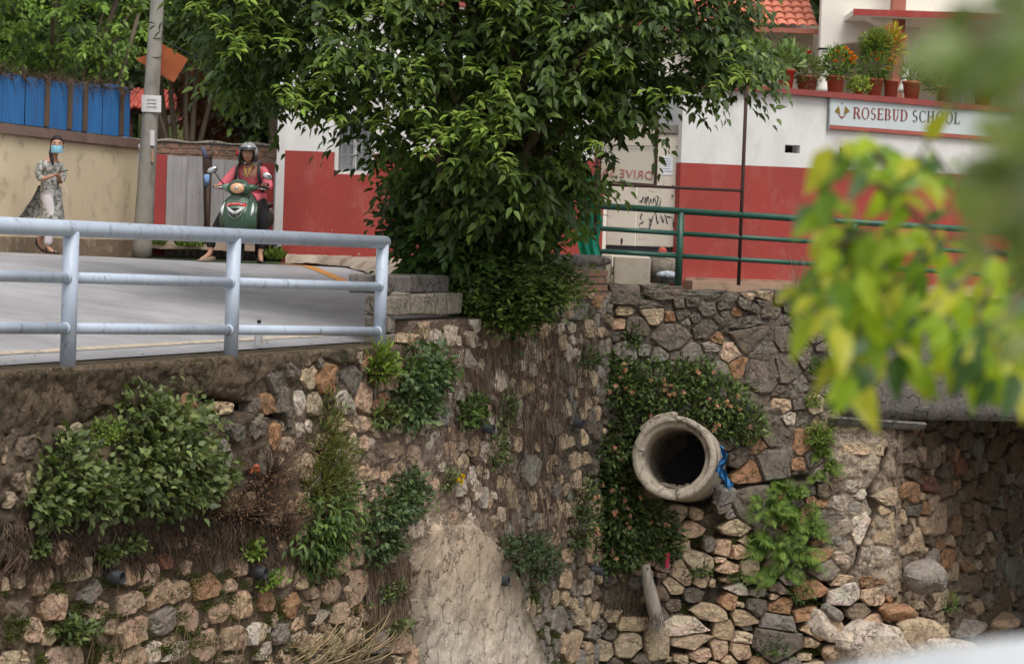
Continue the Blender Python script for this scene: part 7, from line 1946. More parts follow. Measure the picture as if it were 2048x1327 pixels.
def head_parts(parent, c, fwd, hair=True, R=.098, eyes=True):
    """face features placed on the head; c = centre, fwd = unit facing direction"""
    fwd = Vector(fwd).normalized(); sd = fwd.cross(Vector((0, 0, 1))).normalized(); up = sd.cross(fwd).normalized()
    c = Vector(c)
    rot = Matrix((sd, fwd, up)).transposed()
    m_eye = mat('eye_white', (.75, .72, .7), rough=.3, bump=0); m_iris = mat('iris', (.02, .012, .01), rough=.2, bump=0); m_lip = mat('lips', (.38, .11, .09), rough=.5, bump=0)
    def at(x, z, y): return c + sd * x + up * z + fwd * y
    for s in (-1, 1):
        MB().ball(at(s * .033, .012, .080), .014, .008, .008, 10, 6, rot).build('eye', m_eye, parent, True)
        MB().ball(at(s * .033, .012, .0875), .006, .003, .006, 8, 6, rot).build('iris', m_iris, parent, True)
        MB().tube([at(s * .018, .034, .085), at(s * .034, .039, .082), at(s * .050, .033, .070)], .0035, 6).build('eyebrow', m_hair, parent, True)
        MB().ball(at(s * .086, -.005, -.005), .010, .018, .026, 8, 6, rot).build('ear', m_skin, parent, True)
    return at, rot, m_lip

def head_shape(c, fwd):
    """egg-shaped head with jaw, cheeks and a nose, returned as an MB"""
    fwd = Vector(fwd).normalized(); sd = fwd.cross(Vector((0, 0, 1))).normalized(); up = sd.cross(fwd).normalized(); c = Vector(c)
    mb = MB(); mb.ball((0, 0, 0), 1, 1, 1, 28, 20); out = []
    for v in mb.v:
        x, y, z = v
        w = 1.0 if z > 0 else 1 - .30 * (-z) ** 1.4
        X = x * .080 * w; Yy = y * (.098 if y < 0 else .088) * (1 if z > -.3 else 1 - .12 * (-z - .3)); Z = z * .118
        if y > .5:
            nose = math.exp(-((x / .17) ** 2)) * math.exp(-(((z + .12) / .24) ** 2)); Yy += .024 * nose
            brow = math.exp(-((z - .22) / .12) ** 2) * .004; Yy += brow
            sock = math.exp(-(((abs(x) - .40) / .14) ** 2)) * math.exp(-(((z - .10) / .11) ** 2)); Yy -= .008 * sock
        out.append(c + sd * X + fwd * Yy + up * Z)
    mb.v = [tuple(p) for p in out]
    return mb

def hand_graph(V, E, R, wrist_i, wrist, dirv, sidev, curl=.5, size=1.0, thumb=1):
    """palm and five fingers appended to a skeleton"""
    d = Vector(dirv).normalized(); s = Vector(sidev).normalized(); n = d.cross(s).normalized()
    palm = Vector(wrist) + d * .045 * size; pi = len(V); V.append(palm); R.append((.026 * size, .014 * size)); E.append((wrist_i, pi))
    for k, (o, ln) in enumerate([(-.027, .062), (-.009, .074), (.009, .070), (.027, .055)]):
        a = palm + d * .035 * size + s * o * size; b = a + (d * math.cos(curl * .5) + n * math.sin(curl * .5)) * ln * .5 * size; c = b + (d * math.cos(curl * 1.6) + n * math.sin(curl * 1.6)) * ln * .5 * size
        i = len(V); V += [a, b, c]; R += [.009 * size, .0085 * size, .007 * size]; E += [(pi, i), (i, i + 1), (i + 1, i + 2)]
    a = Vector(wrist) + d * .03 * size - s * thumb * .028 * size; b = a + (d * .5 - s * thumb * .6 + n * .35).normalized() * .032 * size; c = b + (d * .8 + n * .5).normalized() * .026 * size
    i = len(V); V += [a, b, c]; R += [.011 * size, .0095 * size, .008 * size]; E += [(pi, i), (i, i + 1), (i + 1, i + 2)]

# ---------------- the walking woman
DPED = 30.2
f0 = P(98, 507, DPED); gz_ = rz(f0.x, f0.y)
O = Vector((f0.x, f0.y, f0.z))
O.z = gz_ if abs(gz_ - f0.z) < .06 else f0.z
ped = empty('person', O, 'woman in patterned grey tunic and pale blue mask walking past the cream wall', 'person')
def q(x, y, z): return O + Vector((x, y, z))
V = [q(-.02, .02, .80), q(-.015, .01, .92), q(-.01, .0, 1.06), q(-.005, 0, 1.20), q(.03, -.01, 1.29), q(.062, -.02, 1.345)]
R = [(.12, .10), (.105, .09), (.12, .095), (.11, .085), (.045, .045), (.045, .05)]
E = [(0, 1), (1, 2), (2, 3), (3, 4), (4, 5)]
def addc(src, pts, rad):
    p = src
    for a, r in zip(pts, rad):
        V.append(Vector(a)); R.append(r); E.append((p, len(V) - 1)); p = len(V) - 1
    return p
# legs: front leg straight down, back leg trailing with the heel raised
addc(0, [q(.0, -.08, .72), q(.06, -.09, .44), q(.0, -.10, .09), q(.05, -.11, .035), q(.125, -.115, .022)], [.085, .055, .033, .03, .02])
addc(0, [q(-.03, .09, .72), q(-.03, .09, .45), q(-.155, .10, .17), q(-.13, .10, .09), q(-.07, .09, .03)], [.085, .055, .033, .032, .02])
# near arm bent, holding the phone; far arm bent too
w = addc(3, [q(-.09, -.11, 1.19), q(-.135, -.16, 1.08), q(-.12, -.19, .965), q(.0, -.20, 1.005), q(.075, -.20, 1.035)], [.05, .046, .036, .03, .022])
hand_graph(V, E, R, w, V[w], (1, -.1, .22), (.0, 1, .1), .5, .95, 1)
w = addc(3, [q(.08, .12, 1.19), q(.13, .13, 1.06), q(.12, .05, .95), q(.12, -.08, .99)], [.05, .042, .034, .022])
hand_graph(V, E, R, w, V[w], (.1, -1, .2), (1, .0, .0), .7, .9, -1)
skin_mesh('body', V, E, R, m_skin, ped)
hc = q(.072, -.03, 1.435); fw = Vector((.22, -1, -.03))
head_shape(hc, fw).build('head', m_skin, ped, True)
at, rot, m_lip = head_parts(ped, hc, fw)
# hair: cap drawn back with a tail over the shoulder
mb = MB(); mb.ball((0, 0, 0), 1, 1, 1, 22, 14)
hv = []
fwn = fw.normalized(); sdn = fwn.cross(Vector((0, 0, 1))).normalized(); upn = sdn.cross(fwn)
for v in mb.v:
    x, y, z = v; fr = max(0, y) * max(0, .62 - z)
    hv.append(tuple(hc + sdn * x * .090 + fwn * (y * .108 * (1 - 1.1 * fr) - .012) + upn * (z * .124 + .012)))
mb.v = hv; mb.build('hair', m_hair, ped, True)
MB().tube([at(.05, -.02, -.07), at(.07, -.11, -.03), at(.065, -.19, .03), at(.04, -.26, .06)], [.035, .032, .026, .01], 10).build('hair_tail', m_hair, ped, True)
m_mask = mat('mask_blue', (.30, .62, .75), (.24, .52, .66), scale=60, rough=.8, bump=.2, stretch=6)
mk = MB(); mv = []
for j in range(7):
    for i in range(11):
        a = (i - 5) / 5 * 1.25; z = .005 - j * .0165; bul = .100 + .014 * math.sin((j + .6) / 7.2 * math.pi)
        mv.append(at(math.sin(a) * .082, z - .006, math.cos(a) * bul - .004))
mk.add(mv, [(j * 11 + i, j * 11 + i + 1, (j + 1) * 11 + i + 1, (j + 1) * 11 + i) for j in range(6) for i in range(10)])
mk.build('face_mask', m_mask, ped, True)
# patterned tunic
m_kurta = mat('patterned_cloth', (.46, .44, .41), (.12, .13, .115), scale=22, rough=.85, bump=.15, contrast=(.44, .58), dirt=(.50, .42, .38), dscale=12, dlo=.58, dhi=.66)
V = [q(-.02, .02, .82), q(-.015, .01, .95), q(-.01, .0, 1.08), q(-.005, 0, 1.205), q(.01, -.005, 1.255)]; R = [(.14, .125), (.130, .12), (.14, .12), (.125, .10), (.07, .065)]; E = [(0, 1), (1, 2), (2, 3), (3, 4)]
addc(3, [q(-.105, -.115, 1.185), q(-.145, -.165, 1.08), q(-.125, -.19, .985), q(-.05, -.198, 1.0)], [.068, .062, .055, .05])
addc(3, [q(.09, .12, 1.185), q(.13, .135, 1.06), q(.125, .06, .965)], [.066, .058, .05])
tun = skin_mesh('tunic', V, E, R, m_kurta, ped)
# skirt panels: front hangs forward, back flap swings behind
def sheet(name, rows, m, parent, th=.006):
    V = []; nr_ = len(rows); nc = len(rows[0])
    for r in rows: V += [Vector(p) for p in r]
    k = len(V); V += [v + Vector((0, th, 0)) for v in V]
    F = [(a * nc + b, a * nc + b + 1, (a + 1) * nc + b + 1, (a + 1) * nc + b) for a in range(nr_ - 1) for b in range(nc - 1)]
    F += [tuple(k + i for i in f[::-1]) for f in F]
    return MB().add(V, F).build(name, m, parent, True)
rows = []
for j in range(9):
    t = j / 8; z = .90 - .56 * t; r = []
    for i in range(17):
        a = -1.75 + 3.5 * i / 16
        rx = .135 + .03 * t + .012 * math.sin(i * 1.9 + t * 3) * t; ry = .14 + .04 * t
        r.append(q(.0 + .035 * t + math.sin(a) * rx, -math.cos(a) * ry + .0, z + .02 * t * math.sin(a * 2)))
    rows.append(r)
sheet('tunic_front', rows, m_kurta, ped)
rows = []
for j in range(9):
    t = j / 8; z = .90 - .50 * t; r = []
    for i in range(13):
        a = 1.5 + 3.3 * i / 12
        rx = .13 + .02 * t; ry = .13 + .04 * t
        r.append(q(-.04 - .27 * t ** 1.2 + math.sin(a) * rx * (1 - .2 * t), -math.cos(a) * ry * .8 + .02, z + .05 * t * t))
    rows.append(r)
sheet('tunic_back', rows, m_kurta, ped)
m_trou = mat('pale_trousers', (.66, .60, .62), (.58, .53, .55), scale=9, rough=.85, bump=.2)
V = [q(-.02, .01, .80), q(.0, -.08, .70), q(.06, -.09, .44), q(.02, -.098, .25), q(.002, -.10, .10), q(-.03, .09, .70), q(-.03, .09, .46), q(-.10, .096, .30), q(-.14, .10, .225)]
skin_mesh('trousers', V, [(0, 1), (1, 2), (2, 3), (3, 4), (0, 5), (5, 6), (6, 7), (7, 8)], [.115, .105, .08, .068, .06, .105, .08, .066, .06], m_trou, ped)
m_sand = mat('black_leather', (.02, .02, .022), rough=.45, bump=.1)
mb = MB(); mb.loft([(q(-.035, -.105, .02), (.0, .02, 0), (0, 0, .008)), (q(.02, -.108, .016), (0, .036, 0), (0, 0, .012)), (q(.08, -.113, .014), (0, .042, 0), (0, 0, .012)), (q(.145, -.115, .012), (0, .030, 0), (0, 0, .010)), (q(.165, -.115, .012), (0, .01, 0), (0, 0, .006))], 12)
mb.tube([q(.10, -.155, .02), q(.095, -.115, .055), q(.09, -.075, .02)], .010, 6); mb.tube([q(-.01, -.135, .025), q(-.02, -.105, .075), q(-.01, -.07, .025)], .007, 6); mb.build('sandal', m_sand, ped, True)
mb = MB(); mb.loft([(q(-.205, .10, .13), (.0, .025, 0), (.006, 0, .006)), (q(-.165, .10, .09), (0, .038, 0), (.01, 0, .008)), (q(-.11, .095, .035), (0, .042, 0), (.01, 0, .008)), (q(-.05, .09, .012), (0, .035, 0), (0, 0, .008)), (q(-.03, .09, .01), (0, .012, 0), (0, 0, .006))], 12)
mb.tube([q(-.10, .06, .03), q(-.075, .095, .07), q(-.10, .135, .03)], .010, 6); mb.tube([q(-.19, .065, .12), q(-.20, .10, .19), q(-.19, .135, .12)], .007, 6); mb.build('sandal', m_sand, ped, True)
ph = MB().obox(q(.185, -.20, 1.085), Vector((.94, -.1, .30)).normalized(), Vector((.1, 1, 0)).normalized(), Vector((-.3, 0, .94)).normalized(), .075, .036, .005, .003)
tag(ph.build('phone', mat('phone_black', (.03, .022, .022), rough=.3, bump=0)), 'dark phone held in the walking woman\'s hand', 'phone')
tag(MB().tube([q(.15, -.21, 1.05), q(.20, -.21, .98), q(.22, -.2, .90), q(.27, -.2, .80)], .004, 5).build('white_cable', mat('pale_cable', (.7, .66, .6), bump=0)), 'thin pale earphone cable dangling from the walking woman\'s phone', 'cable')

# ================================================================== SCOOTER
DS = 28.8
s0 = P(473, 532, DS); ZG = rz(s0.x, s0.y)
SO = Vector((s0.x, s0.y, s0.z)); 
if abs(ZG - s0.z) < .08: SO.z = ZG
YAW = math.radians(-8)
XF = Matrix.Translation(SO) @ Matrix.Rotation(-YAW * -1, 4, 'Z')
sco = empty('scooter', SO, 'dark green scooter with a red number plate standing under its rider', 'scooter')
def T(x, y, z): return XF @ Vector((x, y, z))
m_green = mat('scooter_green', (.045, .10, .062), (.04, .085, .052), rough=.25, bump=0, spec=.6)
m_lgreen = mat('pale_metal_green', (.22, .34, .26), (.18, .28, .21), rough=.3, bump=0, spec=.6)
m_tyre = mat('tyre', (.022, .022, .022), rough=.85, bump=.3)
m_chrome = mat('chrome', (.7, .7, .7), rough=.15, bump=0, metal=1)
m_plast = mat('black_plastic', (.03, .03, .03), rough=.5, bump=.1)
m_lampg = mat('headlamp', (.85, .50, .28), (.7, .38, .2), scale=20, rough=.15, bump=0, spec=.7)
m_clear = mat('clear_lens', (.62, .68, .66), rough=.1, bump=0, spec=.7)
def X4(mb): return mb
def lo(secs, n=20, power=2.0, **k): return MB().loft([(T(*c), XF.to_3x3() @ Vector(a), XF.to_3x3() @ Vector(b)) for c, a, b in secs], n, True, power)
# wheels (local: -y forward, x right, z up), front axle at y=0
def wheel(y, r, nm):
    ring = []; 
    V = []; F = []; n = 30; prof = [(-.035, r - .07), (-.05, r - .04), (-.045, r - .012), (-.02, r), (.02, r), (.045, r - .012), (.05, r - .04), (.035, r - .07)]
    for x, rr in prof:
        for k in range(n):
            a = 2 * math.pi * k / n; V.append(T(x, y + rr * math.cos(a), r + rr * math.sin(a)))
    m = len(prof)
    F = [(i * n + k, i * n + (k + 1) % n, ((i + 1) % m) * n + (k + 1) % n, ((i + 1) % m) * n + k) for i in range(m) for k in range(n)]
    w_ = MB().add(V, F).build(nm, m_tyre, sco, True)
    rm = MB().tube([T(-.035, y, r), T(.035, y, r)], .04, 14)
    for k in range(5):
        a = 2 * math.pi * k / 5; rm.tube([T(0, y + .03 * math.cos(a), r + .03 * math.sin(a)), T(0, y + (r - .07) * math.cos(a), r + (r - .07) * math.sin(a))], [.018, .012], 6)
    rm.build('rim', m_plast, w_, True)
wheel(0, .215, 'front_wheel'); wheel(1.26, .215, 'rear_wheel')
# front mudguard
V = []; n = 14; 
for i in range(n):
    a = math.radians(-25 + 190 * i / (n - 1)); r = .245
    for j in range(9):
        t = -1 + 2 * j / 8; x = t * (.085 + .01 * math.sin(a)); rr = r - .05 * abs(t) ** 2.5
        V.append(T(x, -rr * math.cos(a) * 1.0, .215 + rr * math.sin(a)))
MB().add(V, [(i * 9 + j, i * 9 + j + 1, (i + 1) * 9 + j + 1, (i + 1) * 9 + j) for i in range(n - 1) for j in range(8)]).build('mudguard', m_green, sco, True)
for s in (-1, 1): MB().tube([T(s * .075, .0, .215), T(s * .085, .05, .42), T(s * .06, .09, .6)], .018, 8).build('fork', m_plast, sco, True)
# leg shield (apron): a broad shield, pointed below, curved in plan
V = []; nr_, nc = 18, 21
for i in range(nr_):
    t = i / (nr_ - 1); z = .30 + .60 * t
    hw = (.085 + .155 * min(1, t / .28) ** .8) if t < .28 else (.24 - .0 * t if t < .7 else .24 - .13 * ((t - .7) / .3) ** 1.5)
    yc = .06 - .14 * math.sin(math.pi * min(1, t * 1.05)) + .10 * t
    for j in range(nc):
        s = -1 + 2 * j / (nc - 1)
        rid = .02 * math.exp(-((abs(s) - .55) / .10) ** 2) * (1 if t > .1 else 0)
        V.append(T(s * hw, yc - .13 + .16 * abs(s) ** 2.2 - rid, z))
F = [(i * nc + j, i * nc + j + 1, (i + 1) * nc + j + 1, (i + 1) * nc + j) for i in range(nr_ - 1) for j in range(nc - 1)]
k = len(V); V2 = V + [v + XF.to_3x3() @ Vector((0, .05, 0)) for v in V]; F2 = F + [tuple(k + i for i in f[::-1]) for f in F]
per_ = [j for j in range(nc)] + [i * nc + nc - 1 for i in range(1, nr_)] + [(nr_ - 1) * nc + j for j in range(nc - 2, -1, -1)] + [i * nc for i in range(nr_ - 2, 0, -1)]
F2 += [(per_[i], per_[(i + 1) % len(per_)], per_[(i + 1) % len(per_)] + k, per_[i] + k) for i in range(len(per_))]
apr = MB().add(V2, F2).build('leg_shield', m_green, sco, True)
def on_apron(x, z, d=.008):
    t = (z - .30) / .60
    hw = (.085 + .155 * min(1, t / .28) ** .8) if t < .28 else (.24 if t < .7 else .24 - .13 * ((t - .7) / .3) ** 1.5)
    yc = .06 - .14 * math.sin(math.pi * min(1, t * 1.05)) + .10 * t; s = x / hw
    rid = .02 * math.exp(-((abs(s) - .55) / .10) ** 2)
    return T(x, yc - .13 + .16 * abs(s) ** 2.2 - rid - d, z)
def patch(name, rows_, m, parent, d=.008):
    nc_ = len(rows_[0]); V = [on_apron(x, z, d) for r in rows_ for x, z in r] + [on_apron(x, z, d - .007) for r in rows_ for x, z in r]; k = len(V) // 2
    F = [(a * nc_ + b, a * nc_ + b + 1, (a + 1) * nc_ + b + 1, (a + 1) * nc_ + b) for a in range(len(rows_) - 1) for b in range(nc_ - 1)]
    F += [tuple(k + i for i in f[::-1]) for f in F]
    pr = [j for j in range(nc_)] + [i * nc_ + nc_ - 1 for i in range(1, len(rows_))] + [(len(rows_) - 1) * nc_ + j for j in range(nc_ - 2, -1, -1)] + [i * nc_ for i in range(len(rows_) - 2, 0, -1)]
    F += [(pr[i], pr[(i + 1) % len(pr)], pr[(i + 1) % len(pr)] + k, pr[i] + k) for i in range(len(pr))]
    return MB().add(V, F).build(name, m, parent, True)
xs_ = np.linspace(-1, 1, 13)
patch('nose_panel', [[(s * w_, z) for s in xs_] for z, w_ in [(.56, .02), (.60, .07), (.66, .105), (.74, .125), (.80, .13), (.86, .12)]], mat('mid_green', (.12, .20, .14), (.10, .17, .12), rough=.3, bump=0, spec=.6), apr, .014)
npl = patch('number_plate', [[(s * .128, z - .02 * s * s) for s in xs_] for z in (.735, .775)], mat('plate_red', (.62, .045, .04), bump=0, rough=.5), apr, .026)
mb = MB()
for k in range(8):
    x = -.105 + k * .028; a_ = on_apron(x, .757 - .02 * (x / .128) ** 2, .031); r_ = XF.to_3x3()
    mb.obox(a_, r_ @ Vector((1, 0, 0)), r_ @ Vector((0, 1, 0)), Vector((0, 0, 1)), .004 + .004 * (k % 3 == 0), .003, .010)
mb.build('plate_characters', m_white, npl)
grl = patch('grille', [[(s * w_, z) for s in xs_] for z, w_ in [(.575, .02), (.605, .06), (.65, .088), (.69, .10)]], m_plast, apr, .020)
for s in (-1, 1):
    MB().tube([on_apron(s * .002, .625, .026), on_apron(s * .06, .66, .034), on_apron(s * .118, .715, .030)], [.022, .021, .004], 8).build('chrome_wing', mat('silver', (.75, .76, .76), rough=.3, bump=0), apr, True)
    for k in range(3): MB().tube([on_apron(-.06 + k * .01, .60 + k * .022, .026), on_apron(.06 - k * .01, .60 + k * .022, .026)], .002, 5).build('grille_slat', m_iron, grl) if s > 0 else None
    # indicator lens
    MB().loft([(on_apron(s * .185, .60, .0), (.012, 0, 0), (0, .008, 0)), (on_apron(s * .195, .66, .008), (.024, 0, 0), (0, .012, 0)), (on_apron(s * .193, .72, .008), (.018, 0, 0), (0, .012, 0)), (on_apron(s * .18, .77, .0), (.005, 0, 0), (0, .006, 0))], 10).build('indicator', m_clear, apr, True)
    MB().tube([on_apron(s * .13, .80, .012), on_apron(s * .115, .70, .02), on_apron(s * .07, .60, .02), on_apron(s * .01, .555, .014)], .007, 6).build('trim_line', m_lgreen, apr, True)
mb = MB(); c_ = on_apron(0, .70, .018)
# handlebar cowl with headlamp
r3 = XF.to_3x3()
lo([((0, .04, .86), (.10, 0, 0), (0, .07, 0)), ((0, .0, .91), (.16, 0, 0), (0, .085, 0)), ((0, -.01, .97), (.15, 0, 0), (0, .09, 0)), ((0, .02, 1.03), (.10, 0, 0), (0, .06, 0)), ((0, .05, 1.06), (.05, 0, 0), (0, .03, 0))], 24, 2.3).build('handlebar_cowl', m_green, sco, True)
for s in (-1, 1):
    lo([((s * .10, .01, .95), (0, .06, 0), (0, 0, .055)), ((s * .18, .03, .955), (0, .045, 0), (0, 0, .045)), ((s * .245, .07, .965), (0, .02, 0), (0, 0, .02))], 16).build('cowl_wing', m_lgreen if s < 0 else m_green, sco, True)
    MB().tube([T(s * .22, .07, .965), T(s * .36, .11, .955)], .018, 12).build('grip', m_plast, sco, True)
    MB().tube([T(s * .22, .03, .955), T(s * .34, .045, .94)], .006, 6).build('brake_lever', m_chrome, sco, True)
    mt = T(s * .33, .02, 1.155 if s < 0 else 1.10)
    MB().tube([T(s * .20, .04, .985), T(s * .27, .02, 1.06), mt], .008, 8).build('mirror_stalk', m_plast, sco, True)
    mm = MB(); mm.ball((0, 0, 0), .072, .028, .044, 16, 10, Matrix.Rotation(math.radians(-22 * -s), 3, 'Y')); mm.v = [tuple(mt + Vector((s * .03, 0, .01)) + Vector(v)) for v in mm.v]
    mo = mm.build('mirror', m_plast, sco, True)
    mm = MB(); mm.ball((0, 0, 0), .064, .012, .036, 16, 8, Matrix.Rotation(math.radians(-22 * -s), 3, 'Y')); mm.v = [tuple(mt + Vector((s * .03, -.022, .012)) + Vector(v)) for v in mm.v]
    mm.build('mirror_shell', m_chrome, mo, True)
hl = MB(); hl.ball((0, 0, 0), .092, .045, .068, 22, 14); hl.v = [tuple(T(v[0], v[1] - .075, v[2] + .945)) for v in hl.v]; hlo = hl.build('headlight', m_lampg, sco, True)
hb = MB(); hb.ball((0, 0, 0), .022, .014, .022, 12, 8); hb.v = [tuple(T(v[0], v[1] - .118, v[2] + .945)) for v in hb.v]; hb.build('bulb', m_chrome, hlo, True)
MB().tube([T(.098 * math.cos(a), -.055 - .01 * math.cos(a) ** 2, .945 + .074 * math.sin(a)) for a in np.linspace(0, 6.283, 25)], .008, 8).build('headlight_rim', m_plast, hlo, True)
# floorboard, body, seat, stand, exhaust
lo([((0, .08, .30), (.15, 0, 0), (0, 0, .05)), ((0, .35, .30), (.16, 0, 0), (0, 0, .045)), ((0, .55, .31), (.15, 0, 0), (0, 0, .05))], 16, 3).build('floorboard', m_plast, sco, True)
lo([((0, .50, .45), (.13, 0, 0), (0, 0, .14)), ((0, .75, .52), (.19, 0, 0), (0, 0, .17)), ((0, 1.15, .58), (.18, 0, 0), (0, 0, .14)), ((0, 1.52, .66), (.08, 0, 0), (0, 0, .07))], 20, 2.5).build('rear_body', m_green, sco, True)
lo([((0, .52, .70), (.11, 0, 0), (0, 0, .03)), ((0, .75, .735), (.15, 0, 0), (0, 0, .045)), ((0, 1.10, .745), (.145, 0, 0), (0, 0, .045)), ((0, 1.45, .77), (.09, 0, 0), (0, 0, .03))], 18, 2.6).build('seat', m_plast, sco, True)
MB().tube([T(.16, .9, .26), T(.19, 1.1, .27), T(.20, 1.45, .33)], [.03, .055, .05], 12).build('exhaust', m_iron, sco, True)
MB().tube([T(-.11, .55, .22), T(-.16, .62, .05)], .012, 6).build('side_stand', m_plast, sco)

# ---------------- the rider
rd = empty('person', T(0, .7, .0), 'rider in a pink top and grey open-faced helmet sitting astride the scooter', 'person')
V = []; R = []; E = []
def L_(x, y, z): return T(x, y, z)
V = [L_(.0, .66, .84), L_(.0, .62, .97), L_(0, .56, 1.10), L_(.0, .53, 1.21), L_(.0, .50, 1.285), L_(.0, .485, 1.33)]
R = [(.15, .12), (.135, .11), (.15, .115), (.13, .09), (.05, .05), (.05, .05)]; E = [(0, 1), (1, 2), (2, 3), (3, 4), (4, 5)]
hands = []
for s, hx_, hy_, hz_ in ((-1, -.315, .10, .985), (1, .315, .10, .985)):
    w = addc(3, [L_(s * .17, .52, 1.20), L_(s * .25, .42, 1.06), L_(s * .30, .30, .97), L_(s * .31, .17, .975)], [.05, .044, .036, .026])
    hand_graph(V, E, R, w, V[w], r3 @ Vector((0, -1, .05)), r3 @ Vector((s, 0, 0)), 1.3, 1.0, 1)
# legs astride, feet down on the road
lf = SO + Vector((-.41, .10, .05)); rf = SO + Vector((.275, .16, .05))
addc(0, [L_(-.12, .58, .80), L_(-.25, .28, .60), lf + Vector((.05, .16, .26)), lf + Vector((.045, .12, .06)), lf + Vector((-.02, .02, -.005)), lf + Vector((-.06, -.05, -.02))], [.10, .072, .045, .036, .032, .02])
addc(0, [L_(.12, .58, .80), L_(.24, .30, .58), rf + Vector((-.0, .16, .28)), rf + Vector((-.01, .12, .07)), rf + Vector((.01, .02, .0)), rf + Vector((.03, -.05, -.02))], [.10, .072, .045, .036, .032, .02])
skin_mesh('body', V, E, R, m_skin, rd)
hc = L_(-.005, .43, 1.40); fw = Vector((-.05, -1, -.02))
head_shape(hc, fw).build('head', m_skin, rd, True)
at, rot, m_lip = head_parts(rd, hc, fw)
MB().ball(at(0, -.052, .088), .022, .008, .009, 10, 6, rot).build('mouth', m_lip, rd, True)
m_pink = mat('pink_cloth', (.60, .13, .16), (.50, .10, .125), scale=10, rough=.85, bump=.35, bscale=25)
V = [L_(0, .66, .80), L_(0, .63, .92), L_(0, .57, 1.07), L_(0, .53, 1.205), L_(0, .51, 1.265)]; R = [(.20, .16), (.175, .14), (.185, .145), (.155, .11), (.075, .07)]; E = [(0, 1), (1, 2), (2, 3), (3, 4)]
for s in (-1, 1):
    addc(3, [L_(s * .175, .52, 1.20), L_(s * .26, .42, 1.06), L_(s * .31, .30, .975), L_(s * .315, .21, .975)], [.075, .066, .058, .045])
top = skin_mesh('pink_top', V, E, R, m_pink, rd)
lo([((0, .60, .90), (.20, 0, 0), (0, .17, 0)), ((0, .58, .82), (.215, 0, 0), (0, .20, 0)), ((0, .56, .765), (.22, 0, 0), (0, .21, 0))], 24).build('top_hem', m_pink, rd, True)
m_blk = mat('black_trousers', (.02, .019, .022), rough=.85, bump=.2)
V = [L_(0, .66, .82)]; R = [(.14, .12)]; E = []
addc(0, [L_(-.12, .58, .80), L_(-.25, .28, .60), lf + Vector((.05, .16, .26)), lf + Vector((.045, .13, .12))], [.115, .092, .066, .058])
addc(0, [L_(.12, .58, .80), L_(.24, .30, .58), rf + Vector((-.0, .16, .28)), rf + Vector((-.01, .13, .12))], [.115, .092, .066, .058])
skin_mesh('trousers', V, E, R, m_blk, rd)
def shoe(f, dr, m, heel=0):
    d = Vector(dr).normalized(); sdv = Vector((-d.y, d.x, 0)); mb = MB()
    mb.loft([(f - d * .14 + Vector((0, 0, .0)), sdv * .022, Vector((0, 0, .025))), (f - d * .10 + Vector((0, 0, .0)), sdv * .036, Vector((0, 0, .035))), (f - d * .02 - Vector((0, 0, .012)), sdv * .042, Vector((0, 0, .03))), (f + d * .06 - Vector((0, 0, .02)), sdv * .04, Vector((0, 0, .022))), (f + d * .115 - Vector((0, 0, .028)), sdv * .018, Vector((0, 0, .012)))], 14)
    return mb
shoe(lf + Vector((0, 0, -.008)), (-.85, -.6, 0), mat('beige_shoe', (.36, .27, .19), rough=.5, bump=.1)).build('shoe', mat('tan_shoe', (.27, .21, .15), rough=.4, bump=0), rd, True)
shoe(rf + Vector((.01, .02, -.008)), (.4, -.9, 0), m_sand).build('shoe', m_sand, rd, True)
# open-faced helmet as a thing worn by the rider
m_helm = mat('helmet_grey', (.30, .30, .31), rough=.22, bump=0, spec=.7); m_visor = mat('visor_dark', (.025, .025, .03), rough=.15, bump=0, spec=.7)
hm = empty('helmet', hc + Vector((0, 0, .10)), 'grey open-faced helmet with dark peak on the scooter rider', 'helmet')
fwn = fw.normalized(); sdn = fwn.cross(Vector((0, 0, 1))).normalized(); upn = sdn.cross(fwn)
V = []; nn, mm = 30, 16; F = []
for j in range(mm + 1):
    for i in range(nn):
        a = 2 * math.pi * i / nn                                       # 0 = forward
        cf = math.cos(a)
        lim = -1.05 + (1.35 if cf > .62 else 1.35 * max(0, (cf - .25) / .37)) # opening at the face
        el = math.pi / 2 - (math.pi / 2 - lim) * j / mm
        V.append(hc + Vector((0, 0, .012)) + fwn * (math.cos(el) * cf * .135 - .008) + sdn * (math.cos(el) * math.sin(a) * .124) + upn * (math.sin(el) * .142 + .0))
k = len(V); V += [hc + (v - hc) * .93 for v in V]
for j in range(mm):
    for i in range(nn):
        a, b = j * nn + i, j * nn + (i + 1) % nn; F.append((a, b, b + nn, a + nn)); F.append((k + a, k + a + nn, k + b + nn, k + b))
for i in range(nn):
    a, b = mm * nn + i, mm * nn + (i + 1) % nn; F.append((a, b, b + k, a + k))
MB().add(V, F).build('shell', m_helm, hm, True)
V = []
for j in range(5):
    for i in range(15):
        a = -1.05 + 2.1 * i / 14; V.append(hc + Vector((0, 0, .012)) + fwn * (math.cos(a) * (.137 + .030 * j / 4) * .97 - .006) + sdn * math.sin(a) * .128 + upn * (.072 - .034 * j / 4 * (1 if True else 0)))
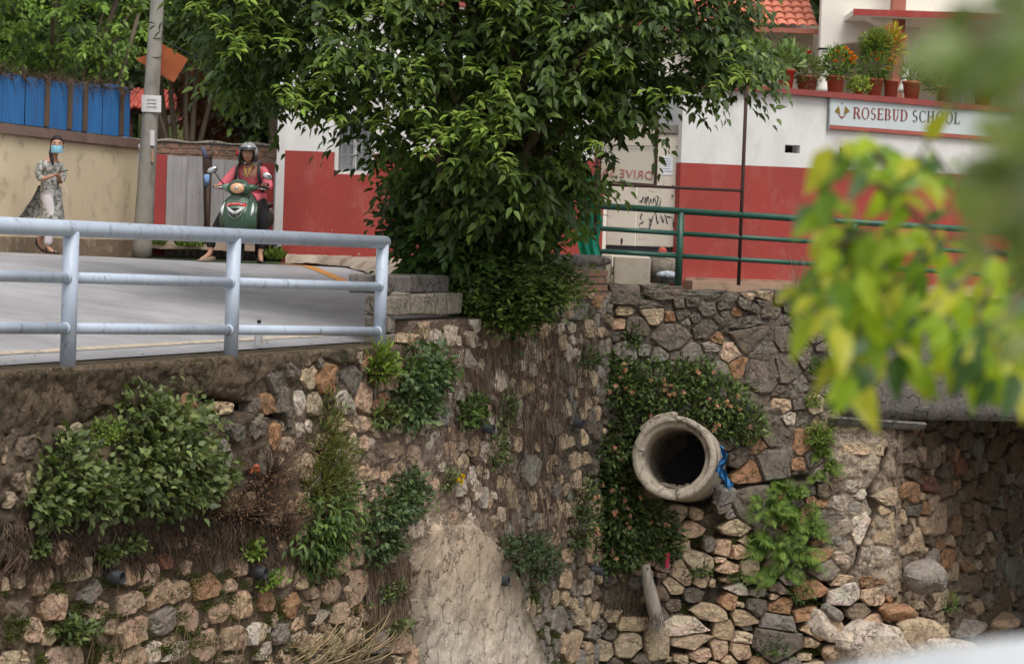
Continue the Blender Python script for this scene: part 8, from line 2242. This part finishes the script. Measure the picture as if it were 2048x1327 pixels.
MB().add(V, [(j * 15 + i, j * 15 + i + 1, (j + 1) * 15 + i + 1, (j + 1) * 15 + i) for j in range(4) for i in range(14)]).build('peak', m_visor, hm, True)
for s in (-1, 1):
    mb = MB(); mb.ball((0, 0, 0), .022, .06, .075, 12, 10); mb.v = [tuple(hc + sdn * (s * .105 + v[0]) + fwn * (v[1] + .02) + upn * (v[2] - .045)) for v in mb.v]; mb.build('cheek_pad', m_visor, hm, True)
    MB().tube([hc + sdn * s * .10 - upn * .08 + fwn * .03, hc + sdn * s * .05 - upn * .135 + fwn * .05, hc - upn * .14 + fwn * .05], .009, 6).build('strap', m_plast, hm, True)
tag(MB().ball(hc + sdn * -.0 + Vector((-.135, .02, .0)), .028, .03, .035, 10, 8).build('red_clip', mat('red_cloth', (.5, .03, .04), bump=.1), None, True), 'small red bobble at the side of the rider helmet', 'bobble')
# rucksack straps, lanyard
bp_ = empty('rucksack', L_(0, .75, 1.05), 'black rucksack worn by the scooter rider', 'rucksack')
for s in (-1, 1):
    MB().tube([L_(s * .12, .60, 1.28), L_(s * .125, .50, 1.285), L_(s * .145, .405, 1.21), L_(s * .150, .405, 1.10), L_(s * .17, .48, .98), L_(s * .17, .6, .93)], .020, 8).build('strap', m_plast, bp_, True)
lo([((0, .74, .92), (.13, 0, 0), (0, .06, 0)), ((0, .73, 1.05), (.15, 0, 0), (0, .09, 0)), ((0, .70, 1.2), (.13, 0, 0), (0, .08, 0)), ((0, .68, 1.27), (.08, 0, 0), (0, .04, 0))], 18, 3).build('pack', m_plast, bp_, True)
tag(MB().tube([L_(-.055, .44, 1.27), L_(-.03, .395, 1.19), L_(.0, .385, 1.10), L_(.03, .395, 1.19), L_(.06, .44, 1.27)], .007, 6).build('lanyard', mat('yellow_ribbon', (.75, .45, .06), bump=0), None, True), 'yellow lanyard hanging at the rider chest', 'lanyard')
MB().tube([L_(s_ * .0 + .335, .13, .985) + Vector((0, 0, .03)) for s_ in (0,)] + [L_(.335, .16, 1.0)], .02, 8).build('wristwatch', m_plast, rd, True)
print('tris', sum(len(o.data.polygons) for o in SC.objects if o.type == 'MESH'), 'objs', len(SC.objects))
